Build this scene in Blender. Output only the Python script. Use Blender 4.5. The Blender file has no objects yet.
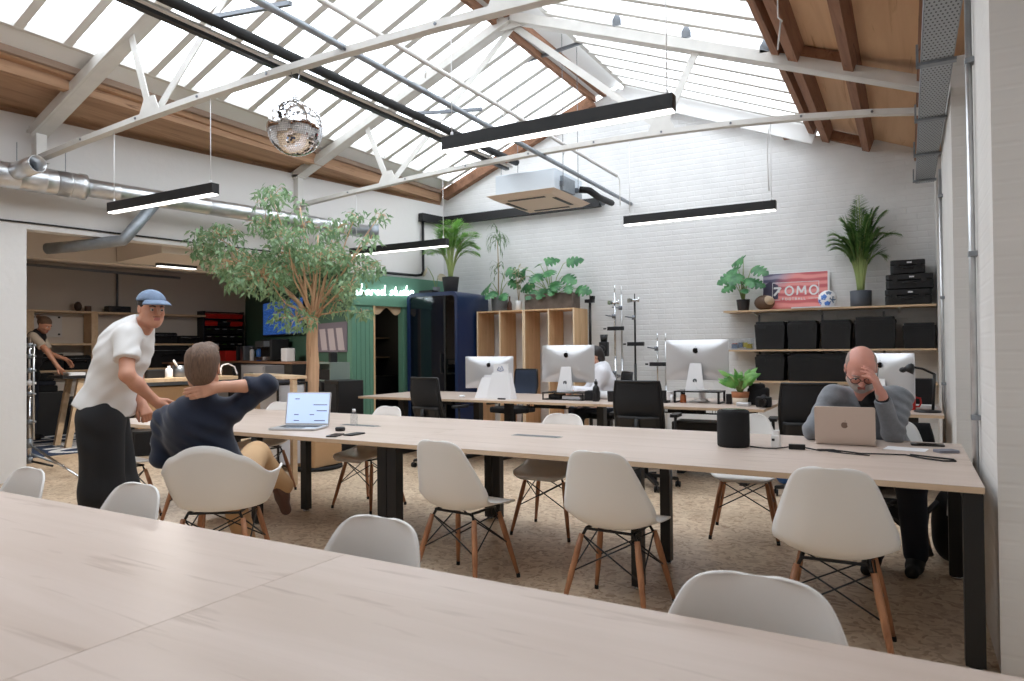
WORLD_STRENGTH = 4.5; EXPOSURE = 0.15
import bpy, bmesh, math, random
import numpy as np
from mathutils import Vector, Matrix, Euler
PI = math.pi
SC = bpy.context.scene
COL = SC.collection
rnd = random.Random(7)

# ------------------------------------------------------------------ helpers
class MB:
    """collects shapes and links them as ONE mesh object"""
    def __init__(s):
        s.v = []; s.f = []; s.m = []; s.sm = []; s.mi = 0; s.smooth = False
    def _add(s, vs, fs, smooth=None):
        b = len(s.v); s.v.extend([tuple(p) for p in vs])
        sm = s.smooth if smooth is None else smooth
        for f in fs:
            s.f.append(tuple(i + b for i in f)); s.m.append(s.mi); s.sm.append(sm)
        return s
    def box(s, c, d, rz=0, mat=None, top=1.0):
        x, y, z = d[0]/2, d[1]/2, d[2]/2
        vs = [Vector((sx*x*(top if sz > 0 else 1), sy*y*(top if sz > 0 else 1), sz*z)) for sz in (-1, 1) for sx, sy in ((-1,-1),(1,-1),(1,1),(-1,1))]
        M = mat if mat else Matrix.Rotation(rz, 3, 'Z')
        c = Vector(c)
        return s._add([M @ p + c for p in vs], [(3,2,1,0),(4,5,6,7),(0,1,5,4),(1,2,6,5),(2,3,7,6),(3,0,4,7)], False)
    def bb(s, x0, x1, y0, y1, z0, z1):
        return s.box(((x0+x1)/2, (y0+y1)/2, (z0+z1)/2), (abs(x1-x0), abs(y1-y0), abs(z1-z0)))
    def rbox(s, c, d, r=0.02, rz=0, seg=3, axis='Z', mat=None):
        """box with rounded vertical edges (axis = extrusion axis)"""
        ax = 'XYZ'.index(axis); o = [i for i in range(3) if i != ax]
        a, b, h = d[o[0]]/2, d[o[1]]/2, d[ax]/2
        r = min(r, a*.99, b*.99); pts = []
        for k, (sx, sy) in enumerate(((1,1),(-1,1),(-1,-1),(1,-1))):
            for j in range(seg+1):
                an = PI/2*k + PI/2*j/seg
                pts.append((sx*(a-r)+r*math.cos(an), sy*(b-r)+r*math.sin(an)))
        n = len(pts); vs = []
        for hh in (-h, h):
            for p in pts:
                q = [0,0,0]; q[o[0]] = p[0]; q[o[1]] = p[1]; q[ax] = hh; vs.append(Vector(q))
        M = mat if mat else Matrix.Rotation(rz, 3, 'Z'); c = Vector(c)
        fs = [(i, (i+1) % n, n+(i+1) % n, n+i) for i in range(n)]
        vs = [M @ p + c for p in vs]
        s._add(vs, fs, False)
        b0 = len(s.v) - 2*n
        s.f.append(tuple(b0+i for i in reversed(range(n)))); s.m.append(s.mi); s.sm.append(False)
        s.f.append(tuple(b0+n+i for i in range(n))); s.m.append(s.mi); s.sm.append(False)
        return s
    def cyl(s, p0, p1, r0, r1=None, seg=12, caps=True, smooth=True):
        r1 = r0 if r1 is None else r1
        p0, p1 = Vector(p0), Vector(p1); d = (p1-p0)
        if d.length < 1e-7: return s
        d.normalize(); a = d.orthogonal().normalized(); b = d.cross(a)
        vs = [p + (a*math.cos(2*PI*i/seg) + b*math.sin(2*PI*i/seg))*r for p, r in ((p0, r0), (p1, r1)) for i in range(seg)]
        s._add(vs, [(i, (i+1) % seg, seg+(i+1) % seg, seg+i) for i in range(seg)], smooth)
        if caps:
            n = len(s.v) - 2*seg
            s.f.append(tuple(n+i for i in reversed(range(seg)))); s.m.append(s.mi); s.sm.append(False)
            s.f.append(tuple(n+seg+i for i in range(seg))); s.m.append(s.mi); s.sm.append(False)
        return s
    def tube(s, pts, r, seg=8, caps=True):
        pts = [Vector(p) for p in pts]; n = len(pts)
        rs = r if isinstance(r, (list, tuple)) else [r]*n
        t0 = (pts[1]-pts[0]).normalized(); a = t0.orthogonal().normalized(); vs = []
        for i, p in enumerate(pts):
            t = (pts[min(i+1, n-1)] - pts[max(i-1, 0)]).normalized()
            a = (a - t*a.dot(t)); a = a.normalized() if a.length > 1e-6 else t.orthogonal().normalized()
            b = t.cross(a)
            for k in range(seg):
                an = 2*PI*k/seg; vs.append(p + (a*math.cos(an)+b*math.sin(an))*rs[i])
        fs = [(i*seg+k, i*seg+(k+1) % seg, (i+1)*seg+(k+1) % seg, (i+1)*seg+k) for i in range(n-1) for k in range(seg)]
        if caps: fs += [tuple(reversed(range(seg))), tuple((n-1)*seg+k for k in range(seg))]
        return s._add(vs, fs, True)
    def lathe(s, prof, c=(0,0,0), seg=20, M=None):
        c = Vector(c); vs = []
        for r, z in prof:
            for k in range(seg):
                p = Vector((r*math.cos(2*PI*k/seg), r*math.sin(2*PI*k/seg), z))
                vs.append((M @ p if M else p) + c)
        n = len(prof)
        fs = [(i*seg+k, i*seg+(k+1) % seg, (i+1)*seg+(k+1) % seg, (i+1)*seg+k) for i in range(n-1) for k in range(seg)]
        if prof[0][0] > 1e-5: fs.append(tuple(reversed(range(seg))))
        if prof[-1][0] > 1e-5: fs.append(tuple((n-1)*seg+k for k in range(seg)))
        return s._add(vs, fs, True)
    def ball(s, c, r, seg=16, M=None):
        rr = r if isinstance(r, (list, tuple)) else (r, r, r)
        n = seg//2; prof = []; c = Vector(c); vs = []
        for i in range(n+1):
            th = PI*i/n
            for k in range(seg):
                p = Vector((rr[0]*math.sin(th)*math.cos(2*PI*k/seg), rr[1]*math.sin(th)*math.sin(2*PI*k/seg), -rr[2]*math.cos(th)))
                vs.append((M @ p if M else p) + c)
        fs = [(i*seg+k, i*seg+(k+1) % seg, (i+1)*seg+(k+1) % seg, (i+1)*seg+k) for i in range(n) for k in range(seg)]
        return s._add(vs, fs, True)
    def prism(s, poly, d0, d1, axis='Y'):
        """poly of 2D points extruded along axis from d0 to d1; axis Y: (x,z); X: (y,z); Z: (x,y)"""
        n = len(poly)
        def mk(p, d): return {'Y': (p[0], d, p[1]), 'X': (d, p[0], p[1]), 'Z': (p[0], p[1], d)}[axis]
        vs = [mk(p, d0) for p in poly] + [mk(p, d1) for p in poly]
        fs = [(i, (i+1) % n, n+(i+1) % n, n+i) for i in range(n)] + [tuple(reversed(range(n))), tuple(n+i for i in range(n))]
        return s._add(vs, fs, False)
    def beam(s, p0, p1, w, h, up=(0,0,1)):
        """rectangular bar from p0 to p1, w across, h along up"""
        p0, p1 = Vector(p0), Vector(p1); t = (p1-p0).normalized(); u = Vector(up)
        u = (u - t*u.dot(t)).normalized(); a = t.cross(u)
        vs = [p + a*sx*w/2 + u*sz*h/2 for p in (p0, p1) for sx, sz in ((-1,-1),(1,-1),(1,1),(-1,1))]
        return s._add(vs, [(3,2,1,0),(4,5,6,7),(0,1,5,4),(1,2,6,5),(2,3,7,6),(3,0,4,7)], False)
    def quad(s, *ps, smooth=False): return s._add(ps, [tuple(range(len(ps)))], smooth)
    def hexa(s, bot, top):
        vs = list(bot) + list(top)
        return s._add(vs, [(3,2,1,0),(4,5,6,7),(0,1,5,4),(1,2,6,5),(2,3,7,6),(3,0,4,7)], False)
    def grid(s, P, nu, nv, close=False):
        vs = [P(i/(nu-1), j/(nv-1)) for i in range(nu) for j in range(nv)]
        return s._add(vs, [(i*nv+j, (i+1)*nv+j, (i+1)*nv+j+1, i*nv+j+1) for i in range(nu-1) for j in range(nv-1)], True)
    def build(s, name, mat, parent=None, world=False, bevel=0, solid=0, sub=0, loc=None, fixn=True):
        me = bpy.data.meshes.new(name)
        me.from_pydata(s.v, [], s.f)
        mats = mat if isinstance(mat, (list, tuple)) else [mat]
        for m in mats: me.materials.append(m)
        me.polygons.foreach_set('material_index', s.m)
        me.polygons.foreach_set('use_smooth', s.sm)
        if fixn:
            bm = bmesh.new(); bm.from_mesh(me); bmesh.ops.recalc_face_normals(bm, faces=bm.faces); bm.to_mesh(me); bm.free()
        me.update()
        o = bpy.data.objects.new(name, me); COL.objects.link(o)
        if loc is not None: o.location = loc
        if parent is not None:
            o.parent = parent
            if world:
                Mi = parent_world(parent).inverted(); me.transform(Mi)
        elif world:
            # put the origin at the foot of the shape
            xs = [p[0] for p in s.v]; ys = [p[1] for p in s.v]; zs = [p[2] for p in s.v]
            c = Vector(((min(xs)+max(xs))/2, (min(ys)+max(ys))/2, min(zs)))
            me.transform(Matrix.Translation(-c)); o.location = c
        if solid:
            md = o.modifiers.new('solid', 'SOLIDIFY'); md.thickness = solid; md.offset = 0
        if bevel:
            md = o.modifiers.new('bevel', 'BEVEL'); md.width = bevel; md.segments = 2; md.limit_method = 'ANGLE'; md.angle_limit = math.radians(40)
        if sub:
            md = o.modifiers.new('sub', 'SUBSURF'); md.levels = sub; md.render_levels = sub
        return o

def parent_world(o):
    M = Matrix.LocRotScale(o.location, o.rotation_euler, o.scale)
    return parent_world(o.parent) @ M if o.parent else M

def tag(o, label=None, cat=None, group=None, kind=None):
    if label: o['label'] = label
    if cat: o['category'] = cat
    if group: o['group'] = group
    if kind: o['kind'] = kind
    return o

def thing(name, label, cat, loc=(0,0,0), rz=0, group=None, kind=None):
    o = bpy.data.objects.new(name, None); COL.objects.link(o)
    o.empty_display_size = .1
    o.location = loc; o.rotation_euler = (0, 0, rz)
    return tag(o, label, cat, group, kind)

def dup(root, loc, rz=0, label=None, group=None):
    r = root.copy(); COL.objects.link(r); r.location = loc; r.rotation_euler = (0, 0, rz)
    if label: r['label'] = label
    if group: r['group'] = group
    for ch in list(root.children):
        c = ch.copy(); COL.objects.link(c); c.parent = r
        for g in list(ch.children):
            d = g.copy(); COL.objects.link(d); d.parent = c
    return r

def struct(name, mb, mat, **k):
    o = mb.build(name, mat, **k)
    if o.parent is None: o['kind'] = 'structure'
    return o

# ------------------------------------------------------------------ camera geometry of the room
FPX = 696.0; YAW, PITCH, ROLL = [math.radians(a) for a in (29.656, .778, -.519)]
CAMZ = 1.3
def cam_axes():
    cy, sy, cp, sp = math.cos(YAW), math.sin(YAW), math.cos(PITCH), math.sin(PITCH)
    f = Vector((-sy*cp, cy*cp, sp)); r = Vector((cy, sy, 0)); u = r.cross(f)
    c, s_ = math.cos(ROLL), math.sin(ROLL)
    return c*r + s_*u, -s_*r + c*u, f
AX = cam_axes(); CP = Vector((0, 0, CAMZ))
def ray(x, y): return AX[0]*((x-512)/FPX) - AX[1]*((y-340.5)/FPX) + AX[2]
def atz(x, y, z): d = ray(x, y); return CP + d*((z-CAMZ)/d.z)
def aty(x, y, Y): d = ray(x, y); return CP + d*(Y/d.y)
def atx(x, y, X): d = ray(x, y); return CP + d*(X/d.x)
def atd(x, y, D): return CP + ray(x, y)*D          # D metres in front of the eye

cam = bpy.data.cameras.new('camera'); cam_o = bpy.data.objects.new('camera', cam); COL.objects.link(cam_o)
cam.sensor_width = 36; cam.lens = 36*FPX/1024; cam.clip_start = .05; cam.clip_end = 200
cam_o.matrix_world = Matrix(((AX[0].x, AX[1].x, -AX[2].x, 0), (AX[0].y, AX[1].y, -AX[2].y, 0), (AX[0].z, AX[1].z, -AX[2].z, CAMZ), (0,0,0,1)))
cam.dof.use_dof = True; cam.dof.focus_distance = 4.6; cam.dof.aperture_fstop = 5.0
SC.camera = cam_o

# ------------------------------------------------------------------ materials
def new_mat(name):
    m = bpy.data.materials.new(name); m.use_nodes = True
    return m, m.node_tree.nodes, m.node_tree.links, m.node_tree.nodes['Principled BSDF']
def srgb(r, g, b):
    return tuple(((c/255)/12.92 if c/255 <= .04045 else (((c/255)+.055)/1.055)**2.4) for c in (r, g, b)) + (1,)
def plain(name, rgb, rough=.5, metal=0, noise=0, nscale=20, bump=0, bscale=60, spec=None, stretch=None, coat=0, sheen=0):
    m, N, L, B = new_mat(name)
    col = srgb(*rgb)
    B.inputs['Base Color'].default_value = col; B.inputs['Roughness'].default_value = rough; B.inputs['Metallic'].default_value = metal
    if spec is not None: B.inputs['Specular IOR Level'].default_value = spec
    if coat: B.inputs['Coat Weight'].default_value = coat
    if sheen: B.inputs['Sheen Weight'].default_value = sheen
    tc = N.new('ShaderNodeTexCoord'); mp = N.new('ShaderNodeMapping'); L.new(tc.outputs['Object'], mp.inputs['Vector'])
    if stretch: mp.inputs['Scale'].default_value = stretch
    if noise:
        t = N.new('ShaderNodeTexNoise'); t.inputs['Scale'].default_value = nscale; t.inputs['Detail'].default_value = 5
        L.new(mp.outputs['Vector'], t.inputs['Vector'])
        r = N.new('ShaderNodeValToRGB'); r.color_ramp.elements[0].position = .3; r.color_ramp.elements[1].position = .7
        lo = tuple(max(0, c*(1-noise)) for c in col[:3])+(1,); hi = tuple(min(1, c*(1+noise)) for c in col[:3])+(1,)
        r.color_ramp.elements[0].color = lo; r.color_ramp.elements[1].color = hi
        L.new(t.outputs['Fac'], r.inputs['Fac']); L.new(r.outputs['Color'], B.inputs['Base Color'])
    if bump:
        t = N.new('ShaderNodeTexNoise'); t.inputs['Scale'].default_value = bscale; t.inputs['Detail'].default_value = 4
        L.new(mp.outputs['Vector'], t.inputs['Vector'])
        b = N.new('ShaderNodeBump'); b.inputs['Strength'].default_value = bump; b.inputs['Distance'].default_value = .01
        L.new(t.outputs['Fac'], b.inputs['Height']); L.new(b.outputs['Normal'], B.inputs['Normal'])
    return m

def wood(name, a, b, c=None, axis='X', scale=1.0, rough=.5, knots=0, spec=.4):
    """long grain along axis"""
    m, N, L, B = new_mat(name)
    tc = N.new('ShaderNodeTexCoord'); mp = N.new('ShaderNodeMapping'); L.new(tc.outputs['Object'], mp.inputs['Vector'])
    s = {'X': (.5, 7, 7), 'Y': (7, .5, 7), 'Z': (7, 7, .5)}[axis]; mp.inputs['Scale'].default_value = tuple(k*scale for k in s)
    n1 = N.new('ShaderNodeTexNoise'); n1.inputs['Scale'].default_value = 1.6; n1.inputs['Detail'].default_value = 8; n1.inputs['Roughness'].default_value = .62; n1.inputs['Distortion'].default_value = .7
    L.new(mp.outputs['Vector'], n1.inputs['Vector'])
    r = N.new('ShaderNodeValToRGB'); e = r.color_ramp.elements
    e[0].position = .32; e[0].color = srgb(*b); e[1].position = .62; e[1].color = srgb(*a)
    L.new(n1.outputs['Fac'], r.inputs['Fac'])
    out = r.outputs['Color']
    if c:
        n2 = N.new('ShaderNodeTexNoise'); n2.inputs['Scale'].default_value = 5; n2.inputs['Detail'].default_value = 6; n2.inputs['Distortion'].default_value = 1.2
        L.new(mp.outputs['Vector'], n2.inputs['Vector'])
        r2 = N.new('ShaderNodeValToRGB'); r2.color_ramp.elements[0].position = .60; r2.color_ramp.elements[0].color = (0,0,0,1); r2.color_ramp.elements[1].position = .74; r2.color_ramp.elements[1].color = (1,1,1,1)
        L.new(n2.outputs['Fac'], r2.inputs['Fac'])
        mx = N.new('ShaderNodeMix'); mx.data_type = 'RGBA'; L.new(r2.outputs['Color'], mx.inputs['Factor']); L.new(out, mx.inputs[6]); mx.inputs[7].default_value = srgb(*c)
        out = mx.outputs[2]
    L.new(out, B.inputs['Base Color'])
    B.inputs['Roughness'].default_value = rough; B.inputs['Specular IOR Level'].default_value = spec
    return m

def brick(name, rgb, axes=('X', 'Z'), strength=.5):
    m, N, L, B = new_mat(name)
    tc = N.new('ShaderNodeTexCoord'); sp = N.new('ShaderNodeSeparateXYZ'); cb = N.new('ShaderNodeCombineXYZ')
    L.new(tc.outputs['Object'], sp.inputs[0]); L.new(sp.outputs[axes[0]], cb.inputs['X']); L.new(sp.outputs[axes[1]], cb.inputs['Y'])
    nz = N.new('ShaderNodeTexNoise'); nz.inputs['Scale'].default_value = 3; nz.inputs['Detail'].default_value = 4
    L.new(cb.outputs[0], nz.inputs['Vector'])
    br = N.new('ShaderNodeTexBrick'); L.new(cb.outputs[0], br.inputs['Vector'])
    br.inputs['Scale'].default_value = 1; br.inputs['Brick Width'].default_value = .225; br.inputs['Row Height'].default_value = .075
    br.inputs['Mortar Size'].default_value = .012; br.inputs['Mortar Smooth'].default_value = .9
    br.inputs['Color1'].default_value = (1,1,1,1); br.inputs['Color2'].default_value = (.86,.86,.86,1); br.inputs['Mortar'].default_value = (.35,.35,.35,1)
    n2 = N.new('ShaderNodeTexNoise'); n2.inputs['Scale'].default_value = 22; n2.inputs['Detail'].default_value = 5; L.new(cb.outputs[0], n2.inputs['Vector'])
    ad = N.new('ShaderNodeMath'); ad.operation = 'MULTIPLY_ADD'; ad.inputs[1].default_value = .7
    L.new(n2.outputs['Fac'], ad.inputs[0]); L.new(br.outputs['Color'], ad.inputs[2])
    bp = N.new('ShaderNodeBump'); bp.inputs['Strength'].default_value = strength; bp.inputs['Distance'].default_value = .012
    L.new(ad.outputs[0], bp.inputs['Height']); L.new(bp.outputs['Normal'], B.inputs['Normal'])
    c = srgb(*rgb); r = N.new('ShaderNodeValToRGB'); e = r.color_ramp.elements
    e[0].position = .3; e[0].color = tuple(k*.93 for k in c[:3])+(1,); e[1].position = .65; e[1].color = c
    L.new(nz.outputs['Fac'], r.inputs['Fac']); L.new(r.outputs['Color'], B.inputs['Base Color'])
    B.inputs['Roughness'].default_value = .6
    return m

def floor_mat():
    m, N, L, B = new_mat('strand_board')
    tc = N.new('ShaderNodeTexCoord'); mp = N.new('ShaderNodeMapping'); L.new(tc.outputs['Object'], mp.inputs['Vector'])
    w = N.new('ShaderNodeTexNoise'); w.inputs['Scale'].default_value = 6; w.inputs['Detail'].default_value = 3; L.new(mp.outputs['Vector'], w.inputs['Vector'])
    va = N.new('ShaderNodeVectorMath'); va.operation = 'MULTIPLY_ADD'; va.inputs[1].default_value = (.25,.25,.25); L.new(w.outputs['Color'], va.inputs[0]); L.new(mp.outputs['Vector'], va.inputs[2])
    v = N.new('ShaderNodeTexVoronoi'); v.inputs['Scale'].default_value = 36; L.new(va.outputs[0], v.inputs['Vector'])
    hs = N.new('ShaderNodeSeparateColor'); L.new(v.outputs['Color'], hs.inputs[0])
    r = N.new('ShaderNodeValToRGB'); e = r.color_ramp.elements
    e[0].position = 0; e[0].color = srgb(176,146,116); e[1].position = 1; e[1].color = srgb(226,206,180)
    x = e.new(.45); x.color = srgb(214,190,163)
    L.new(hs.outputs[0], r.inputs['Fac'])
    g = N.new('ShaderNodeTexNoise'); g.inputs['Scale'].default_value = 1.3; g.inputs['Detail'].default_value = 6; L.new(mp.outputs['Vector'], g.inputs['Vector'])
    r2 = N.new('ShaderNodeValToRGB'); r2.color_ramp.elements[0].position = .35; r2.color_ramp.elements[0].color = (.72,.70,.68,1); r2.color_ramp.elements[1].position = .6; r2.color_ramp.elements[1].color = (1,1,1,1)
    L.new(g.outputs['Fac'], r2.inputs['Fac'])
    mx = N.new('ShaderNodeMix'); mx.data_type = 'RGBA'; mx.blend_type = 'MULTIPLY'; mx.inputs['Factor'].default_value = .8
    L.new(r.outputs['Color'], mx.inputs[6]); L.new(r2.outputs['Color'], mx.inputs[7]); L.new(mx.outputs[2], B.inputs['Base Color'])
    B.inputs['Roughness'].default_value = .42
    return m

def emit(name, rgb, strength):
    m, N, L, B = new_mat(name)
    B.inputs['Base Color'].default_value = srgb(*rgb); B.inputs['Emission Color'].default_value = srgb(*rgb); B.inputs['Emission Strength'].default_value = strength
    return m

def pane_mat():
    m, N, L, B = new_mat('rooflight_pane'); N.remove(B)
    t = N.new('ShaderNodeBsdfTransparent'); t.inputs['Color'].default_value = (.97,.98,1,1)
    d = N.new('ShaderNodeBsdfTranslucent'); d.inputs['Color'].default_value = (.9,.9,.9,1)
    x = N.new('ShaderNodeMixShader'); x.inputs[0].default_value = .22
    L.new(t.outputs[0], x.inputs[1]); L.new(d.outputs[0], x.inputs[2]); L.new(x.outputs[0], N['Material Output'].inputs['Surface'])
    return m

def glass_mat(name, tint=(1,1,1), op=.12, rough=.02):
    m, N, L, B = new_mat(name); N.remove(B)
    t = N.new('ShaderNodeBsdfTransparent'); t.inputs['Color'].default_value = tint+(1,)
    g = N.new('ShaderNodeBsdfGlossy'); g.inputs['Roughness'].default_value = rough
    x = N.new('ShaderNodeMixShader'); x.inputs[0].default_value = op
    L.new(t.outputs[0], x.inputs[1]); L.new(g.outputs[0], x.inputs[2]); L.new(x.outputs[0], N['Material Output'].inputs['Surface'])
    return m

M = {}
M['white_brick'] = brick('white_painted_brick', (226,226,226), strength=.32)
M['white_brick_side'] = brick('white_painted_brick_side', (224,222,219), ('Y','Z'), .12)
M['plaster'] = plain('white_plaster', (222,220,218), .7, bump=.25, bscale=14)
M['floor'] = floor_mat()
M['oak_top'] = wood('pale_oak_top', (200,183,172), (190,172,159), (168,148,134), 'X', .55, .38)
M['oak_edge'] = wood('oak_edge', (206,180,152), (186,158,130), None, 'X', .8, .5)  # oak tan, with the weaker light on the sides put into the colour
M['shell'] = plain('white_shell_plastic', (232,230,227), .38, spec=.4)
M['leg_wood'] = wood('chair_leg_wood', (176,126,92), (140,94,66), None, 'Z', 2, .45)
M['leg_dark'] = wood('chair_leg_walnut', (128,76,52), (92,52,36), None, 'Z', 2, .45)
M['black_metal'] = plain('black_metal', (17,17,19), .42)
M['black_plastic'] = plain('black_plastic', (15,15,18), .5)
M['black_soft'] = plain('black_fabric', (20,20,23), .9, bump=.2, bscale=300)
M['mesh_fabric'] = plain('chair_mesh', (24,24,27), .8, bump=.3, bscale=500)
M['plywood'] = wood('roof_plywood', (218,182,146), (200,160,124), (176,134,100), 'Y', .35, .7)
M['timber'] = wood('brown_timber', (152,112,88), (122,86,66), (94,66,52), 'Y', .8, .8)
M['soffit'] = wood('soffit_boards', (188,152,122), (162,126,100), (128,96,76), 'Y', .7, .8)
M['timber_grey'] = wood('weathered_timber', (168,146,130), (138,116,102), None, 'Y', .8, .85)
M['white_paint'] = plain('white_paint', (228,228,228), .5)
M['white_steel'] = plain('white_painted_steel', (214,212,208), .5, noise=.05, nscale=8)
M['galv'] = plain('galvanised_steel', (206,208,210), .30, .85, noise=.12, nscale=9)
M['galv_dull'] = plain('dull_galvanised', (150,156,162), .5, .7, noise=.12, nscale=12)
M['grey_metal'] = plain('grey_metal', (120,124,130), .4, .8)
M['chrome'] = plain('chrome', (210,212,215), .15, 1)
M['alu'] = plain('aluminium', (214,215,218), .32, .65)
M['gold_alu'] = plain('warm_aluminium', (206,190,178), .4, .35)
M['rubber'] = plain('black_rubber', (16,16,17), .75)
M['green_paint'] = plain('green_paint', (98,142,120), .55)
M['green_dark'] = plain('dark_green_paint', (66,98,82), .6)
M['navy'] = plain('navy_lacquer', (28,46,82), .3, spec=.5)
M['navy_glass'] = plain('dark_booth_glass', (14,20,32), .08, spec=.7)
M['ply_light'] = wood('birch_plywood', (224,188,146), (204,164,122), (184,144,104), 'Z', .8, .55)
M['ply_light_x'] = wood('birch_plywood_shelf', (216,190,158), (196,166,132), None, 'X', .8, .5)
M['cardboard'] = plain('cardboard', (178,142,104), .8)
M['paper'] = plain('white_paper', (232,232,234), .7)
M['concrete'] = plain('weathered_planter_wood', (104,92,84), .8, noise=.3, nscale=9)
M['store_wall'] = plain('store_wall', (212,204,196), .8, bump=.2, bscale=10)
M['light_diff'] = emit('linear_light_diffuser', (255,252,246), 3.0)
M['neon'] = emit('neon_tube', (240,250,255), 5)
M['pane'] = pane_mat()
M['glass'] = glass_mat('clear_glass')
M['clear_plastic'] = glass_mat('clear_plastic', (.93,.95,.97), .16, .15)
M['terracotta'] = plain('terracotta', (196,132,96), .8)
M['stone_cream'] = plain('cream_glaze', (222,206,186), .5)
M['pot_grey'] = plain('dark_grey_pot', (72,76,84), .6)
M['pot_black'] = plain('black_nursery_pot', (44,42,44), .6)
M['pot_stone'] = plain('grey_stone_pot', (112,116,122), .7, noise=.15, nscale=25)
M['soil'] = plain('soil', (52,38,30), .95)
M['red'] = plain('red_plastic', (196,40,34), .4)
M['blue'] = plain('blue_plastic', (58,110,186), .4)
M['blue_grey'] = plain('blue_grey_plastic', (96,118,146), .5); M['yellow'] = plain('yellow_plastic', (226,208,72), .5)
M['mesh_navy'] = plain('navy_mesh', (44,54,74), .8, bump=.3, bscale=500)
# ------------------------------------------------------------------ the shell of the room
WS = .17                                     # the left wall runs at a slant
def Xw(t): return -8.566 + WS*t
WL = math.hypot(1, WS); WU = Vector((WS/WL, 1/WL, 0)); WN = Vector((1/WL, -WS/WL, 0))    # along, into the room
def wl(t, d=0, z=0):                         # t = world Y on the wall face, d = metres out of the wall into the room
    return Vector((Xw(t), t, z)) + WN*d
YB = 9.8
# floor
mb = MB(); mb.bb(-15.0, 1.2, -4.2, 13.0, -.1, 0); struct('floor', mb, M['floor'])
# back wall with its gable
RZ0, RX0, RS = 5.30, -3.8, .405              # glass plane of the roof
def zl(X): return RZ0 + RS*(X-RX0)
def zr(X): return RZ0 - RS*(X-RX0)
mb = MB(); mb.prism([(-7.05, 0), (.75, 0), (.75, 3.62), (-1.1, 4.08), (-3.72, 5.2), (-6.9, 3.98), (-7.05, 3.76)], YB, YB+.2, 'Y'); struct('wall_back', mb, M['white_brick'])
# left wall: pier, header over the wide opening
ZT, ZH, T0, T1 = 3.78, 2.60, 3.77, 7.83
def wseg(mb, t0, t1, z0, z1, d0=-.18, d1=0):
    mb.hexa([wl(t0, d0, z0), wl(t0, d1, z0), wl(t1, d1, z0), wl(t1, d0, z0)], [wl(t0, d0, z1), wl(t0, d1, z1), wl(t1, d1, z1), wl(t1, d0, z1)])
mb = MB(); wseg(mb, -4.0, T0, 0, ZT); wseg(mb, T0, 9.78, ZH, ZT); wseg(mb, 7.83, 9.78, 2.476, ZH)
struct('wall_left', mb, M['plaster'])
# right wall with piers
mb = MB()
mb.bb(.55, .75, -4, YB, 0, 3.62)
for a, b in ((3.36, 4.3), (6.1, 7.9), (9.3, YB)):
    mb.bb(.30, .552, a, b, 0, 3.45)
struct('wall_right', mb, M['white_brick_side'])
mb = MB(); mb.bb(-12.4, .75, -4.2, -4.0, 0, 5.4); struct('wall_front', mb, M['plaster'])
# plywood roof over the right wall, soffit over the left wall
XR = -1.02
mb = MB(); mb.prism([(XR, zr(XR)+.0), (.78, zr(.78)), (.78, zr(.78)+.06), (XR, zr(XR)+.06)], -4.0, YB+.1, 'Y'); struct('ceiling_right', mb, M['plywood'])
ZU = 4.05
mb = MB()
mb.hexa([(-6.88, -4, ZU), wl(-4, -.1, 3.78), wl(9.79, -.1, 3.78), (-6.88, 9.79, ZU)], [(-6.88, -4, ZU+.05), wl(-4, -.1, 3.84), wl(9.79, -.1, 3.84), (-6.88, 9.79, ZU+.05)])
struct('ceiling_left', mb, M['soffit'])
# timbers of the soffit and of the right-hand roof
mb = MB(); mb.bb(-6.97, -6.885, -4, 9.78, ZU-.07, ZU-.01); struct('trim_1', mb, M['timber_grey'])
mb = MB(); mb.beam((-7.18, -4, 3.93), (-6.98, 9.7, 3.93), .10, .16); struct('trim_2', mb, M['soffit'])
mb = MB(); mb.hexa([(-6.90, -4, 4.035), (-6.62, -4, 4.135), (-6.62, 9.7, 4.135), (-6.90, 9.7, 4.035)], [(-6.90, -4, 4.075), (-6.62, -4, 4.175), (-6.62, 9.7, 4.175), (-6.90, 9.7, 4.075)]); struct('trim_3', mb, M['white_paint'])
def purlin(n, x, w, h, y0=-4, y1=YB, dz=0, m='timber'):
    mb = MB(); mb.beam((x, y0, zr(x)-h/2+dz), (x, y1, zr(x)-h/2+dz), w, h, (0.38,0,1)); struct('trim_%d' % n, mb, M[m])
purlin(4, -1.02, .07, .14); purlin(5, -.86, .09, .17); purlin(6, -.40, .085, .17); purlin(7, .16, .085, .15)
mb = MB()
for y in (4.5, 6.9, 9.75):
    mb.beam((-.86, y, zr(-.86)-.08), (-.40, y, zr(-.40)-.08), .07, .12)
struct('trim_8', mb, M['timber'])
# ridge: white boards between two brown timbers
mb = MB(); mb.bb(-3.97, -3.90, -4, YB, 5.11, 5.27); struct('trim_9', mb, M['timber'])
mb = MB(); mb.bb(-4.13, -4.07, -4, YB, 5.06, 5.2); struct('trim_10', mb, M['timber'])
mb = MB(); mb.bb(-4.07, -3.97, -4, YB, 5.14, 5.22); struct('trim_11', mb, M['white_paint'])
mb = MB(); mb.quad((-3.90, -4, 5.2), (-3.55, -4, 5.33), (-3.55, YB, 5.33), (-3.90, YB, 5.2)); mb.quad((-4.1, -4, 5.2), (-3.8, -4, 5.42), (-3.8, YB, 5.42), (-4.1, YB, 5.2)); mb.quad((-3.8, -4, 5.42), (-3.55, -4, 5.33), (-3.55, YB, 5.33), (-3.8, YB, 5.42))
struct('trim_12', mb, M['white_paint'], solid=.03)
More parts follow.
